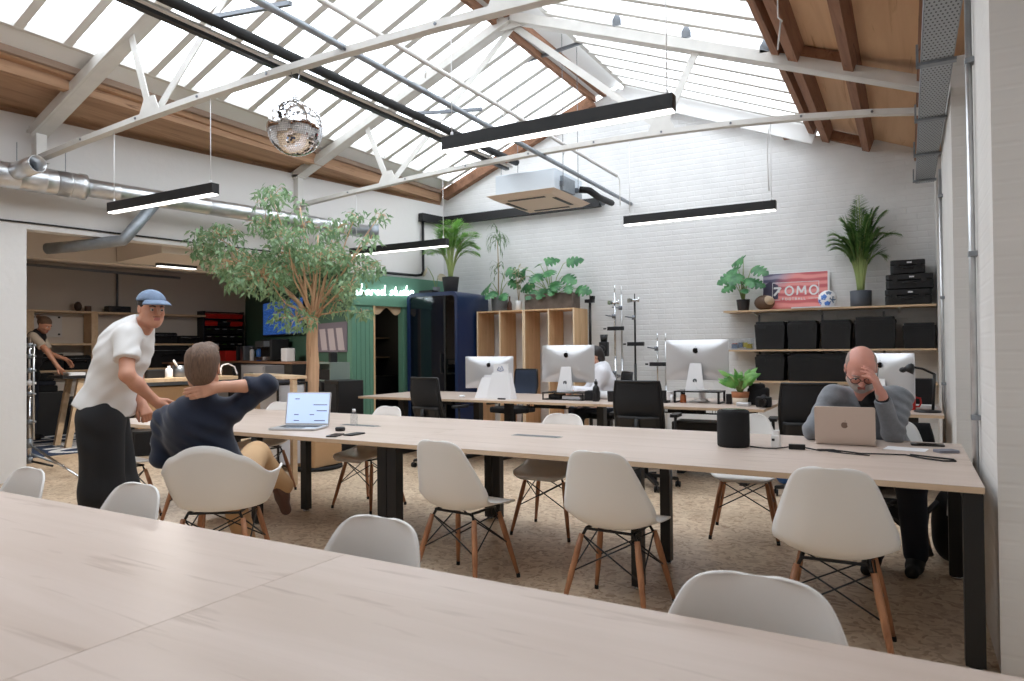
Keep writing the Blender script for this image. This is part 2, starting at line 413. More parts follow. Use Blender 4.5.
# gable edge boards: white on the right, brown on the left
mb = MB(); mb.beam((-3.6, YB-.14, zr(-3.6)-.13), (-.99, YB-.14, zr(-.99)-.13), .03, .26, (.38,0,1)); mb.beam((-3.6, YB-.03, zr(-3.6)-.10), (-1.05, YB-.03, zr(-1.05)-.10), .03, .16, (.38,0,1)); struct('trim_13', mb, M['white_paint'])
mb = MB(); mb.beam((-6.85, YB-.06, zl(-6.85)-.12), (-4.1, YB-.06, zl(-4.1)-.12), .12, .16, (-.38,0,1)); struct('trim_14', mb, M['timber'])
mb = MB()
for x in (-2.9, -2.05, -1.35): mb.box((x, YB-.04, zr(x)-.22), (.09, .08, .07))
struct('trim_15', mb, M['timber'])
# glazing: one pane field each side with its bars
def glazing(name, x0, x1, zf, side):
    mb = MB(); mb.quad((x0, SKY0, zf(x0)), (x1, SKY0, zf(x1)), (x1, 9.85, zf(x1)), (x0, 9.85, zf(x0)))
    o = struct(name, mb, M['pane'])
    b = MB(); y = 9.56
    while y > SKY0:
        b.beam((x0, y, zf(x0)-.015), (x1, y, zf(x1)-.015), .08, .065, (-.38*side, 0, 1)); y -= .405
    for x in (x0, x1): b.bb(x-.03, x+.03, SKY0, 9.68, zf(x)-.04, zf(x)+.02)
    c = b.build('glazing_bars', M['white_steel'], o)
    return o
SKY0 = -.5
for nm, x0, x1, zf in (('ceiling_front_left', -6.64, -4.1, zl), ('ceiling_front_right', -3.56, -1.06, zr)):
    mb = MB(); mb.prism([(x0, zf(x0)), (x1, zf(x1)), (x1, zf(x1)+.06), (x0, zf(x0)+.06)], -4.1, SKY0, 'Y'); struct(nm, mb, M['white_paint'])
glazing('window_1', -6.64, -4.10, zl, 1)
glazing('window_2', -3.56, -1.06, zr, -1)

# ------------------------------------------------------------------ store room behind the left opening
SD = 4.9
mb = MB(); wseg(mb, 1.6, 9.3, 0, 2.9, -SD-.15, -SD); struct('wall_store_back', mb, M['store_wall'])
mb = MB(); mb.hexa([wl(1.5, -SD, 0), wl(1.5, -.18, 0), wl(1.6, -.18, 0), wl(1.6, -SD, 0)], [wl(1.5, -SD, 2.9), wl(1.5, -.18, 2.9), wl(1.6, -.18, 2.9), wl(1.6, -SD, 2.9)]); struct('wall_store_side', mb, M['store_wall'])
mb = MB(); wseg(mb, 1.5, 9.8, 2.82, 2.88, -SD-.15, -.18); struct('ceiling_store', mb, M['store_wall'])
mb = MB(); wseg(mb, 1.6, 7.8, 2.50, 2.82, -1.75, -1.55); struct('trim_16', mb, M['store_wall'])
mb = MB(); wseg(mb, 5.2, 7.83, 2.52, 2.82, -1.5, -.18); struct('trim_17', mb, M['store_wall'])
# green partition and kiosk front
GA, GB = wl(7.83, -.02, 0), wl(8.93, -SD, 0)
GU = (GB-GA).normalized(); GN = Vector((GU.y, -GU.x, 0)); GN = -GN if GN.y > 0 else GN      # along the green wall, out of it into the store
def gw(s_, o=0, z=0): return GA + GU*s_ + GN*o + Vector((0,0,z))
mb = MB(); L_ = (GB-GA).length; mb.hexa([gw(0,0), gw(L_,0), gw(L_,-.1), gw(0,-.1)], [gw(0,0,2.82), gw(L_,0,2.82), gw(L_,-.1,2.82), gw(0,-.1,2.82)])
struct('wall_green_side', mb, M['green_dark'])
mb = MB()
wseg(mb, 7.83, 8.25, 0, 2.0, -.08, .02)
for k in range(5): wseg(mb, 7.835+k*.083, 7.835+k*.083+.076, 0.03, 1.97, .018, .035)
wseg(mb, 8.83, 9.75, 0, 2.0, -.08, .03)
wseg(mb, 7.83, 9.75, 2.0, 2.475, -.08, .05)
struct('wall_green_front', mb, M['green_paint'])
mb = MB(); wseg(mb, 8.235, 8.262, 0, 2.0, .0, .045); struct('trim_18', mb, M['ply_light'])
mb = MB(); wseg(mb, 7.83, 8.26, 0, .04, .03, .05); struct('trim_19', mb, M['white_paint'])
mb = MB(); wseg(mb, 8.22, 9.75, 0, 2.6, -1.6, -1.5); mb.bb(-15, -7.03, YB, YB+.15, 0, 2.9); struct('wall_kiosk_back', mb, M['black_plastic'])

# ------------------------------------------------------------------ light
w = bpy.data.worlds.new('overcast'); SC.world = w; w.use_nodes = True
bg = w.node_tree.nodes['Background']; bg.inputs['Color'].default_value = (.885, .945, 1, 1); bg.inputs['Strength'].default_value = WORLD_STRENGTH
for i, (x0, x1, zf) in enumerate(((-6.64, -4.1, zl), (-3.56, -1.06, zr))):
    ld = bpy.data.lights.new('skylight_portal', 'AREA'); ld.shape = 'RECTANGLE'
    lo = bpy.data.objects.new('skylight_portal', ld); COL.objects.link(lo)
    c = Vector(((x0+x1)/2, (SKY0+9.7)/2, (zf(x0)+zf(x1))/2 + .05)); t = Vector((x1-x0, 0, zf(x1)-zf(x0)))
    ld.size = t.length; ld.size_y = 9.7-SKY0; t.normalize(); n = t.cross(Vector((0,1,0)))
    if n.z < 0: n = -n
    y = n.cross(t)
    lo.matrix_world = Matrix(((t.x, y.x, n.x, c.x), (t.y, y.y, n.y, c.y), (t.z, y.z, n.z, c.z), (0,0,0,1)))
    ld.cycles.is_portal = True
SC.view_settings.view_transform = 'Standard'; SC.view_settings.look = 'None'; SC.view_settings.gamma = 1
SC.view_settings.use_curve_mapping = False; SC.view_settings.exposure = EXPOSURE
SC.cycles.use_denoising = True; SC.cycles.max_bounces = 10; SC.cycles.diffuse_bounces = 6; SC.cycles.transparent_max_bounces = 16
SC.cycles.sample_clamp_indirect = 8; SC.cycles.caustics_reflective = False; SC.cycles.caustics_refractive = False
# ------------------------------------------------------------------ roof trusses (white painted steel)
def angle_bar(mb, p0, p1, w=.07, t=.012, up=(0,0,1)):
    """an L-section: one leg flat, one leg standing"""
    p0, p1 = Vector(p0), Vector(p1); d = (p1-p0).normalized(); u = Vector(up); u = (u-d*u.dot(d)).normalized(); a = d.cross(u)
    mb.beam(p0, p1, w, t, u); mb.beam(p0+u*(w/2)-a*0, p1+u*(w/2)-a*0, t, w, u)
def truss(Y, lab, foot, apex, rfoot, chordL, chordM, chordR, nodes, base):
    t = thing('roof_truss', lab, 'roof truss', (apex[0], Y, 0), 0, 'roof trusses')
    P = lambda x, z, dy=0: Vector((x, Y+dy, z))
    mb = MB()
    for dy in (-.045, .045): mb.beam(P(*foot, dy), P(*apex, dy), .07, .10, (0,0,1))
    mb.beam(P(foot[0], foot[1]-.05), P(apex[0], apex[1]-.05), .105, .012)
    mb.build('rafter', M['white_steel'], t, world=True)
    mb = MB()
    for dy in (-.045, .045): mb.beam(P(*apex, dy), P(*rfoot, dy), .07, .10, (0,0,1))
    mb.beam(P(rfoot[0], rfoot[1]-.05), P(apex[0], apex[1]-.05), .105, .012)
    mb.build('rafter', M['white_steel'], t, world=True)
    mb = MB(); pts = [chordL, chordM, chordR]
    n = 10; poly = []
    for i in range(n+1):                      # slightly cambered tie
        s = i/n; a = (1-s)**2; b = 2*s*(1-s); c = s*s; k = [2*chordM[j]-.5*(chordL[j]+chordR[j]) for j in (0,1)]
        poly.append((a*chordL[0]+b*k[0]+c*chordR[0], a*chordL[1]+b*k[1]+c*chordR[1]))
    for i in range(n):
        mb.beam(P(*poly[i]), P(*poly[i+1]), .075, .05)
    bo = mb.build('tie_bar', M['white_steel'], t, world=True)
    for i in range(1, n):
        q = P(*poly[i]); mb = MB(); mb.cyl(q+Vector((0,-.045,.0)), q+Vector((0,.045,.0)), .012, seg=6); mb.build('bolt', M['grey_metal'], bo, world=True)
    def chz(x):
        for i in range(n):
            if poly[i][0] <= x <= poly[i+1][0]:
                s = (x-poly[i][0])/(poly[i+1][0]-poly[i][0]); return poly[i][1]+s*(poly[i+1][1]-poly[i][1])
        return chordL[1]
    for (xn, xt, zt, toapex) in nodes:
        zn = chz(xn)+.02
        mb = MB(); mb.beam(P(xn, zn, -.02), P(xt, zt, -.02), .012, .075, (1,0,0)); mb.build('post', M['white_steel'], t, world=True)
        if toapex:
            mb = MB(); mb.beam(P(xn+.03, zn, .02), P(apex[0]+(.0), apex[1]-.08, .02), .012, .075, (1,0,0)); mb.build('strut', M['white_steel'], t, world=True)
        mb = MB(); mb.prism([(xn-.16, zn-.03), (xn+.16, zn-.03), (xn+.07, zn+.14), (xn-.07, zn+.14)], Y-.03, Y-.018, 'Y'); mb.build('gusset', M['white_steel'], t, world=True)
    mb = MB(); mb.prism([(apex[0]-.22, apex[1]-.13), (apex[0]+.22, apex[1]-.13), (apex[0]+.05, apex[1]+.06), (apex[0]-.05, apex[1]+.06)], Y-.03, Y-.018, 'Y'); mb.build('gusset', M['white_steel'], t, world=True)
    if base:
        mb = MB(); mb.beam(P(base, foot[1]+.02), P(base, chordL[1]-.02), .10, .10, (1,0,0)); mb.box((base, Y, foot[1]-.0), (.16, .16, .03)); mb.box((base-.02, Y, chordL[1]-.03), (.2, .13, .025)); mb.build('wall_post', M['white_steel'], t, world=True)
    return t, chz
A2 = (-3.91, 5.12)
t2, chz2 = truss(6.94, 'white steel roof truss nearer the far gable wall, over the long communal table', (-7.40, 3.74), A2, (.28, 3.50), (-7.42, 3.33), (-2.9, 3.52), (.28, 3.30), [(-5.74, -6.10, 4.24, 1), (-2.16, -1.80, 4.26, 1)], -7.36)
t1, chz1 = truss(3.79, 'white steel roof truss nearest the camera, cut by the top of the photo', (-7.74, 3.58), A2, (.28, 3.50), (-7.80, 3.30), (-3.5, 3.48), (.28, 3.30), [(-5.83, -6.13, 4.26, 1), (-2.16, -1.80, 4.26, 1)], -7.72)

# ------------------------------------------------------------------ pendant linear lights
def pendant(xa, xb, Y, lab, hang, z=2.78, group='black linear pendant lights', chz=None):
    z0 = z-.085; t = thing('pendant_light', lab, 'pendant light', ((xa+xb)/2, Y, z0), 0, group)
    mb = MB(); mb.bb(xa, xb, Y-.035, Y+.035, z-.062, z); mb.bb(xa, xb, Y-.035, Y-.028, z0, z-.062); mb.bb(xa, xb, Y+.028, Y+.035, z0, z-.062); mb.bb(xa, xa+.006, Y-.028, Y+.028, z0, z-.062); mb.bb(xb-.006, xb, Y-.028, Y+.028, z0, z-.062)
    mb.build('housing', M['black_metal'], t, world=True)
    mb = MB(); mb.bb(xa+.006, xb-.006, Y-.028, Y+.028, z0-.012, z-.07); mb.build('diffuser', M['light_diff'], t, world=True)
    for x in hang:
        zt = chz(x) if chz else hang[x]
        mb = MB(); mb.cyl((x, Y, z-.002), (x, Y, zt), .0035, seg=6); mb.cyl((x, Y, z), (x, Y, z+.03), .009, seg=8); mb.build('suspension_cable', M['white_paint'], t, world=True)
    return t
pa, pb = aty(444.5, 138.6, 3.79), aty(674, 94, 3.79)
pendant(pa.x, pb.x, 3.79, 'largest black linear pendant with glowing underside, in front of the air conditioner', [pa.x+.06, pb.x-.04], (pa.z+pb.z)/2, chz=chz1)
pa, pb = aty(110.5, 203.5, 3.79), aty(215.5, 183, 3.79)
pendant(pa.x, pb.x, 3.79, 'black linear pendant hanging in front of the silver duct at far left', [pa.x+.06, pb.x-.06], (pa.z+pb.z)/2, chz=chz1)
pa, pb = aty(624.5, 216.5, 6.94), aty(776, 200.7, 6.94)
pendant(pa.x, pb.x, 6.94, 'black linear pendant against the white brick wall, right of the air conditioner', [pa.x+.06, pb.x-.04], (pa.z+pb.z)/2, chz=chz2)
pb = aty(447.4, 238.5, 6.94)
pendant(pb.x-1.55, pb.x, 6.94, 'black linear pendant with its left end hidden in the tree leaves', [pb.x-1.45, pb.x-.06], pb.z, chz=chz2)
# the white lead curling off the tie bar above the right-hand pendant
mb = MB(); x = -1.12
mb.tube([(x, 6.94, 3.38), (x-.012, 6.93, 3.33), (x-.02, 6.925, 3.25), (x-.015, 6.93, 3.0), (x-.008, 6.935, 2.79)], .006, 6)
tag(mb.build('power_lead', M['white_paint'], world=True), 'white power lead dropping to the pendant before the brick wall', 'cable')

# ------------------------------------------------------------------ mirror ball
bc = aty(295.2, 128.5, 3.79); R = .208
t = thing('mirror_ball', 'silver mirror ball hanging from the near roof truss above the tree', 'mirror ball', (bc.x, bc.y, bc.z-R))
m, N, L, B = new_mat('mirror_tiles'); B.inputs['Metallic'].default_value = 1; B.inputs['Roughness'].default_value = .04; B.inputs['Base Color'].default_value = (.9,.9,.92,1)
M['mirror'] = m
mb = MB(); nb = 42
for i in range(nb):                                   # rows of small flat mirrors
    t0, t1_ = PI*i/nb, PI*(i+1)/nb; nn = max(4, int(2*nb*math.sin((t0+t1_)/2)))
    for k in range(nn):
        a0, a1 = 2*PI*k/nn, 2*PI*(k+1)/nn; g = .04
        ta, tb, aa, ab = t0+(t1_-t0)*g, t1_-(t1_-t0)*g, a0+(a1-a0)*g, a1-(a1-a0)*g
        pt = lambda th, an: bc + Vector((math.sin(th)*math.cos(an), math.sin(th)*math.sin(an), -math.cos(th)))*R
        mb.quad(pt(ta, aa), pt(ta, ab), pt(tb, ab), pt(tb, aa))
mb.build('mirror_tiles', M['mirror'], t, world=True)
mb = MB(); mb.ball(bc, R*.985, 24); mb.build('core', M['grey_metal'], t, world=True)
mb = MB(); mb.cyl(bc+Vector((0,0,R-.005)), bc+Vector((0,0,R+.03)), .02); mb.build('cap', M['chrome'], t, world=True)
mb = MB(); zc = chz1(bc.x)
mb.tube([bc+Vector((0,0,R+.02)), Vector((bc.x-.01, 3.79, bc.z+R+.10)), Vector((bc.x-.045, 3.79, zc))], .003, 6); mb.tube([bc+Vector((0,0,R+.02)), Vector((bc.x+.06, 3.79, zc))], .003, 6)
mb.build('hanging_wire', M['chrome'], t, world=True)

# ------------------------------------------------------------------ pipes that run along the roof
TX, TZ = -4.31, 3.60
t = thing('service_track', 'black insulated pipe and cable track running under the rooflight to the air conditioner', 'pipe', (TX, 4, TZ))
mb = MB(); mb.tube([(TX+.07, -2, TZ+.05), (TX+.07, 7.6, TZ+.05)], .042, 10); mb.build('insulated_pipe', M['rubber'], t, world=True)
mb = MB(); mb.bb(TX-.02, TX+.02, -2, 7.6, TZ-.01, TZ+.01); mb.build('conduit', M['white_steel'], t, world=True)
mb = MB(); mb.bb(TX-.09, TX-.035, -2, 7.6, TZ-.03, TZ+.03); mb.build('cable_rail', M['black_metal'], t, world=True)
PX, PZ = -3.53, 3.57
mb = MB(); mb.cyl((PX, -2, PZ), (PX, YB-.01, PZ-.13), .026, seg=10)
tag(mb.build('grey_conduit', M['galv_dull'], world=True), 'grey steel pipe running under the rooflight to the white brick wall', 'pipe')
t = thing('white_conduit', 'thin white pipe running just above the grey steel pipe', 'pipe', (-3.50, 4, 3.7))
mb = MB(); mb.cyl((-3.48, -2, 3.74), (-3.48, 9.1, 3.70), .021, seg=8); mb.tube([(-3.48, 9.1, 3.70), (-3.47, 9.16, 3.68), (-3.47, 9.18, 3.5), (-3.47, 9.18, 3.3)], .008, 6); mb.build('pipe_run', M['white_steel'], t, world=True)
for y in (4.7, 6.0, 7.4):
    mb = MB(); mb.cyl((-3.49, y, 3.59), (-3.48, y, 3.73), .006, seg=6); mb.build('hanger', M['white_steel'], t, world=True)
for y, lb in ((3.27, 'grey cross strut tying the black track to the grey pipe, nearer'), (5.65, 'grey cross strut tying the black track to the grey pipe, farther')):
    mb = MB(); mb.beam((TX-.02, y, TZ+.115), (PX+.0, y, PZ+.045), .03, .03)
    tag(mb.build('cross_strut', M['grey_metal'], world=True), lb, 'strut', 'struts between the roof pipes')
# beam clamp flags on the right-hand rafter
for px, py in ((619, 20), (688, 32), (766, 47)):
    d = ray(px, py); q = CP + d*(6.94/d.y); mb = MB(); mb.prism([(q.x-.045, q.z-.08), (q.x+.045, q.z-.08), (q.x+.045, q.z-.02), (q.x, q.z+.07), (q.x-.045, q.z-.02)], 6.86, 6.9, 'Y')
    tag(mb.build('beam_clamp', M['grey_metal'], world=True), 'small grey clamp standing on the right-hand rafter under the rooflight', 'clamp', 'clamps on the right rafter')

# ------------------------------------------------------------------ air conditioner cassette
AXc, AYc, AZ = -4.15, 8.05, 3.20
t = thing('air_conditioner', 'white ceiling cassette air conditioner hung before the brick gable', 'air conditioner', (AXc, AYc, AZ))
mb = MB(); mb.bb(AXc-.42, AXc+.42, AYc-.42, AYc+.42, AZ+.045, AZ+.33); mb.build('casing', M['galv_dull'] if False else plain('ac_casing', (206,214,222), .5, .15), t, world=True, bevel=.01)
mb = MB(); mb.hexa([(AXc-.40, AYc-.47, AZ), (AXc+.40, AYc-.47, AZ), (AXc+.40, AYc+.47, AZ), (AXc-.40, AYc+.47, AZ)], [(AXc-.48, AYc-.55, AZ+.05), (AXc+.48, AYc-.55, AZ+.05), (AXc+.48, AYc+.55, AZ+.05), (AXc-.48, AYc+.55, AZ+.05)])
pn = mb.build('panel', plain('ac_panel', (226,208,190), .5), t, world=True)
for dx, dy, w_, h_ in ((0,-.36,.52,.05), (0,.36,.52,.05), (-.34,0,.05,.52), (.34,0,.05,.52)):
    mb = MB(); mb.bb(AXc+dx-w_/2, AXc+dx+w_/2, AYc+dy-h_/2, AYc+dy+h_/2, AZ-.006, AZ+.004); mb.build('louvre', M['black_plastic'], pn, world=True)
for dx, dy in ((-.46,-.2), (.46,.2), (.46,-.25), (-.46,.25)):
    mb = MB(); mb.box((AXc+dx*.95, AYc+dy, AZ+.16), (.05,.04,.06)); mb.cyl((AXc+dx, AYc+dy, AZ+.13), (AXc+dx, AYc+dy, zl(AXc+dx)-.05 if AXc+dx < -4.1 else zr(AXc+dx)-.03), .004, seg=6); mb.build('hanger_rod', M['grey_metal'], t, world=True)
mb = MB(); mb.bb(AXc+.42, AXc+.46, AYc-.25, AYc+.1, AZ+.08, AZ+.26); mb.build('valve_box', M['galv_dull'], t, world=True)
mb = MB(); mb.tube([(AXc+.46, AYc+.25, AZ+.18), (AXc+.58, AYc+.28, AZ+.16), (AXc+.46, AYc+.9, AZ+.20), (AXc+.40, 9.58, 3.44)], .045, 8)
tag(mb.build('insulated_hose', M['rubber'], world=True), 'black insulated hose from the air conditioner to the wall trunking', 'pipe')
# bar on the ridge that carries the rods
mb = MB(); mb.beam((-4.35, 8.0, 5.08), (-3.45, 8.0, 5.16), .035, .035); tag(mb.build('ridge_bar', M['grey_metal'], world=True), 'short grey bar across the ridge timbers', 'bar')
# black trunking on the gable wall and down the left wall
t = thing('pipe_trunking', 'black pipe trunking crossing the brick gable below the air conditioner', 'pipe', (-5.4, 9.7, 3.4))
mb = MB(); mb.beam((-6.86, 9.70, 3.50), (-3.98, 9.70, 3.50), .10, .13); mb.build('wall_run', M['black_plastic'], t, world=True)
a, b = wl(9.20, .06, 3.50), wl(9.72, .06, 3.50)
mb = MB(); mb.beam(a, b, .10, .13); mb.build('side_run', M['black_plastic'], t, world=True)
mb = MB(); q = wl(9.26, .05, 0)
mb.tube([(q.x, q.y, 3.48), (q.x, q.y, 2.62), wl(9.22, .05, 2.55), wl(9.1, .05, 2.53), wl(8.3, .05, 2.52)], .022, 8); mb.build('drop_pipe', M['black_plastic'], t, world=True)
mb = MB(); mb.ball((-3.93, 9.68, 3.50), (.05,.06,.06), 12); mb.build('end_cap', M['grey_metal'], t, world=True)

# ------------------------------------------------------------------ silver ventilation duct on the left wall
t = thing('ventilation_duct', 'silver spiral duct along the top of the left wall', 'duct', wl(5, .32, 2.9))
DZ = 3.06
mb = MB(); rr = []; tt = -2.0; pts = []; rad = []
def ring(tt, r): pts.append(wl(tt, .32, DZ)); rad.append(r)
while tt < 3.95: ring(tt, .128); ring(tt+.10, .128); ring(tt+.105, .132); ring(tt+.115, .132); ring(tt+.12, .128); tt += .22
mb.tube(pts, rad, 20); mb.build('wide_run', M['galv'], t, world=True)
mb = MB(); mb.tube([wl(3.93, .32, DZ), wl(4.13, .32, DZ), wl(4.14, .32, DZ), wl(4.20, .32, DZ), wl(4.21, .32, DZ)], [.128, .128, .136, .136, .100], 20); mb.build('reducer', M['galv'], t, world=True)
mb = MB(); pts = []; rad = []; tt = 4.2
while tt < 7.7: ring(tt, .097); ring(tt+.3, .097); ring(tt+.305, .1); ring(tt+.325, .1); ring(tt+.33, .097); tt += .5
pts.append(wl(7.9, .34, DZ)); rad.append(.097)
mb.tube(pts, rad, 18); mb.build('narrow_run', M['galv'], t, world=True)
mb = MB(); q = wl(7.9, .34, DZ); mb.cyl(q, q+WU*.12+WN*.1, .10, .105, 18, caps=False); mb.build('outlet', M['galv_dull'], t, world=True, solid=.006)
# side take-off with an open round end
a = wl(3.55, .30, DZ+.02); b = a + WU*.10 + WN*.46 + Vector((0,0,.04))
mb = MB(); mb.tube([a, a+(b-a)*.45, b], [.085, .082, .080], 18, caps=False); mb.build('branch_outlet', M['galv'], t, world=True, solid=.006)
mb = MB(); mb.cyl(a+(b-a)*.55, a+(b-a)*.56, .078, seg=18); mb.build('damper', M['grey_metal'], t, world=True)
# drop into the store
mb = MB(); a = wl(4.92, .30, DZ-.05); b = wl(4.62, .20, 2.56); c = wl(4.28, -.25, 2.50); d = wl(4.10, -.5, 2.48)
mb.tube([a, a+(b-a)*.93, b+Vector((0,0,-.0)), b+(c-b)*.12, c, d], .062, 14); mb.build('branch_drop', M['galv_dull'], t, world=True)
for x0 in (3.60, 4.02):
    q = wl(x0, .32, 0); mb = MB(); mb.cyl((q.x, q.y, DZ-.1), (q.x, q.y, 3.4), .004, seg=6); mb.build('hanger', M['galv_dull'], t, world=True)
# thin black cable clipped along the header
mb = MB(); mb.tube([wl(2.6, .012, 2.66), wl(4.0, .012, 2.665), wl(6, .012, 2.655), wl(7.6, .012, 2.66)], .010, 6)
tag(mb.build('wall_cable', M['black_plastic'], world=True), 'thin black cable clipped above the wide storeroom opening', 'cable')

# ------------------------------------------------------------------ perforated cable tray over the right wall
m, N, L, B = new_mat('perforated_tray')
tc = N.new('ShaderNodeTexCoord'); mp = N.new('ShaderNodeMapping'); mp.inputs['Scale'].default_value = (44, 22, 1); L.new(tc.outputs['Object'], mp.inputs['Vector'])
br = N.new('ShaderNodeTexBrick'); br.inputs['Scale'].default_value = 1; br.inputs['Brick Width'].default_value = 1; br.inputs['Row Height'].default_value = 1; br.inputs['Mortar Size'].default_value = .32; br.inputs['Mortar Smooth'].default_value = .1
br.inputs['Color1'].default_value = (.03,.03,.035,1); br.inputs['Color2'].default_value = (.03,.03,.035,1); br.inputs['Mortar'].default_value = (.42,.45,.48,1)
L.new(mp.outputs['Vector'], br.inputs['Vector']); L.new(br.outputs['Color'], B.inputs['Base Color']); B.inputs['Metallic'].default_value = .5; B.inputs['Roughness'].default_value = .5
M['tray'] = m
t = thing('cable_tray', 'grey perforated cable tray under the eaves over the right wall', 'cable tray', (.24, 5, 3.1))
TZ2 = 3.16
mb = MB(); mb.bb(.105, .275, -2, 9.2, TZ2, TZ2+.004); mb.build('tray_base', M['tray'], t, world=True)
mb = MB(); mb.bb(.098, .105, -2, 9.2, TZ2, TZ2+.07); mb.bb(.275, .282, -2, 9.2, TZ2, TZ2+.07); mb.build('tray_flange', M['galv_dull'], t, world=True)
for y in (2.1, 3.9, 5.3, 6.6, 7.8, 9.0):
    mb = MB(); mb.bb(.08, .297, y-.03, y+.03, TZ2-.022, TZ2-.002); mb.bb(.07, .085, y-.03, y+.03, TZ2-.022, TZ2+.12); mb.build('bracket', M['galv_dull'], t, world=True)
# vertical conduits on the piers
for y, r, z0, z1, lb in ((4.08, .015, 0, 3.13, 'grey steel conduit up the near white pier beside the long table'), (7.6, .014, 0, 2.95, 'grey steel conduit up the far white pier')):
    t = thing('conduit', lb, 'conduit', (.28, y, z0), 0, 'conduits on the right-hand piers')
    mb = MB(); mb.cyl((.278, y, z0), (.278, y, z1), r, seg=10); mb.build('pipe_run', M['galv'], t, world=True)
    for z in (.95, 1.75, 2.7):
        mb = MB(); mb.bb(.262, .30, y-.03, y+.03, z-.012, z+.012); mb.build('clip', M['galv_dull'], t, world=True)
mb = MB(); q = aty(778, 20, 5.4); mb.tube([(q.x, 5.4, q.z+.3), (q.x, 5.4, q.z+.02), (q.x+.03, 5.4, q.z-.02), (q.x+.02, 5.4, q.z), (q.x-.005, 5.4, q.z-.22)], .006, 6)
tag(mb.build('hanging_string', M['white_paint'], world=True), 'white cord with a small knot hanging off the brown purlin', 'cord')
# ------------------------------------------------------------------ long communal tables
def table(x0, x1, y0, y1, lab, legs, z=.74, th=.026):
    t = thing('communal_table', lab, 'table', ((x0+x1)/2, (y0+y1)/2, 0), 0, 'communal tables')
    mb = MB(); mb.bb(x0+.0004, x1-.0004, y0, y1, z-th, z-.0015); mb.build('tabletop', M['oak_edge'], t, world=True)
    mb = MB(); mb.bb(x0+.0008, x1-.0008, y0+.001, y1-.001, z-.0025, z); mb.build('top_veneer', M['oak_top'], t, world=True)
    mb = MB(); mb.bb(x0+.06, x1-.06, y0+.28, y0+.33, z-th-.05, z-th); mb.bb(x0+.06, x1-.06, y1-.33, y1-.28, z-th-.05, z-th)
    for x in legs['frames']: mb.bb(x-.03, x+.03, y0+.05, y1-.05, z-th-.05, z-th)
    mb.build('underframe', M['black_metal'], t, world=True)
    for (x, y, w_) in legs['legs']:
        mb = MB(); mb.bb(x-w_/2, x+w_/2, y-w_/2, y+w_/2, .018, z-th); lg = mb.build('leg', M['black_metal'], t, world=True)
        mb = MB(); mb.cyl((x, y, 0), (x, y, .012), w_*.42, seg=12); mb.cyl((x, y, .01), (x, y, .02), .012, seg=8); mb.build('foot', M['chrome'], lg, world=True)
    return t
XJ = -2.79
table(XJ, .255, 3.312, 4.735, 'long oak communal table, the end by the right-hand pier with the black speaker on it', {'frames': (XJ+.04, -1.29, .215), 'legs': [(.216, 3.365, .07), (.216, 4.63, .07), (XJ+.038, 3.365, .07), (XJ+.038, 4.60, .06), (-1.29, 3.63, .06), (-1.29, 4.14, .06)]})
table(-5.84, XJ, 3.312, 4.735, 'long oak communal table, the end near the tree with the open laptop on it', {'frames': (XJ-.04, -4.295, -5.80), 'legs': [(XJ-.038, 3.365, .07), (XJ-.038, 4.60, .06), (-4.295, 3.63, .06), (-4.295, 4.12, .06), (-5.80, 3.365, .07), (-5.80, 4.64, .07)]})
table(-4.40, -1.36, -.06, 1.449, 'pale oak table filling the foreground, its far-left half', {'frames': (-1.40, -2.88, -4.36), 'legs': [(-1.40, 0, .07), (-1.40, 1.39, .07), (-4.36, 0, .07), (-4.36, 1.39, .07)]})
table(-1.36, .27, -.06, 1.449, 'pale oak table filling the foreground, its near-right half', {'frames': (-1.32, .23), 'legs': [(-1.32, 0, .07), (-1.32, 1.39, .07), (.225, 0, .07), (.225, 1.39, .07)]})

# ------------------------------------------------------------------ moulded shell chairs on dowel legs
def cr(vals, u):
    n = len(vals)-1; x = min(max(u, 0), 1)*n; i = min(int(x), n-1); f = x-i
    g = lambda k: vals[min(max(k, 0), n)]
    p0, p1, p2, p3 = g(i-1), g(i), g(i+1), g(i+2)
    return tuple(.5*((2*b)+(-a+c)*f+(2*a-5*b+4*c-d)*f*f+(-a+3*b-3*c+d)*f**3) for a, b, c, d in zip(p0, p1, p2, p3))
SIDE = [(.222,.402,.135,0), (.222,.425,.185,.0), (.165,.438,.222,.006), (.06,.432,.235,.022), (-.05,.424,.242,.045), (-.14,.427,.248,.07), (-.195,.462,.252,.09), (-.225,.525,.244,.095), (-.243,.60,.222,.08), (-.257,.68,.195,.058), (-.268,.75,.168,.038), (-.274,.79,.142,.026), (-.277,.81,.105,.018), (-.278,.816,.055,.01)]
def side_shell():
    mb = MB(); nu, nv = 40, 19
    def P(u, v):
        y, z, w_, c = cr(SIDE, u); y2, z2, _, _ = cr(SIDE, min(u+.01, 1)); y1, z1, _, _ = cr(SIDE, max(u-.01, 0))
        t = Vector((0, y2-y1, z2-z1)).normalized(); n = Vector((0, t.z, -t.y))      # forward on the back, up on the seat
        if n.y < 0 and n.z < 0: n = -n
        s = 2*v-1; return Vector((w_*s*.96, y, z)) + n*(c*abs(s)**2.4)
    mb.grid(P, nu, nv); return mb
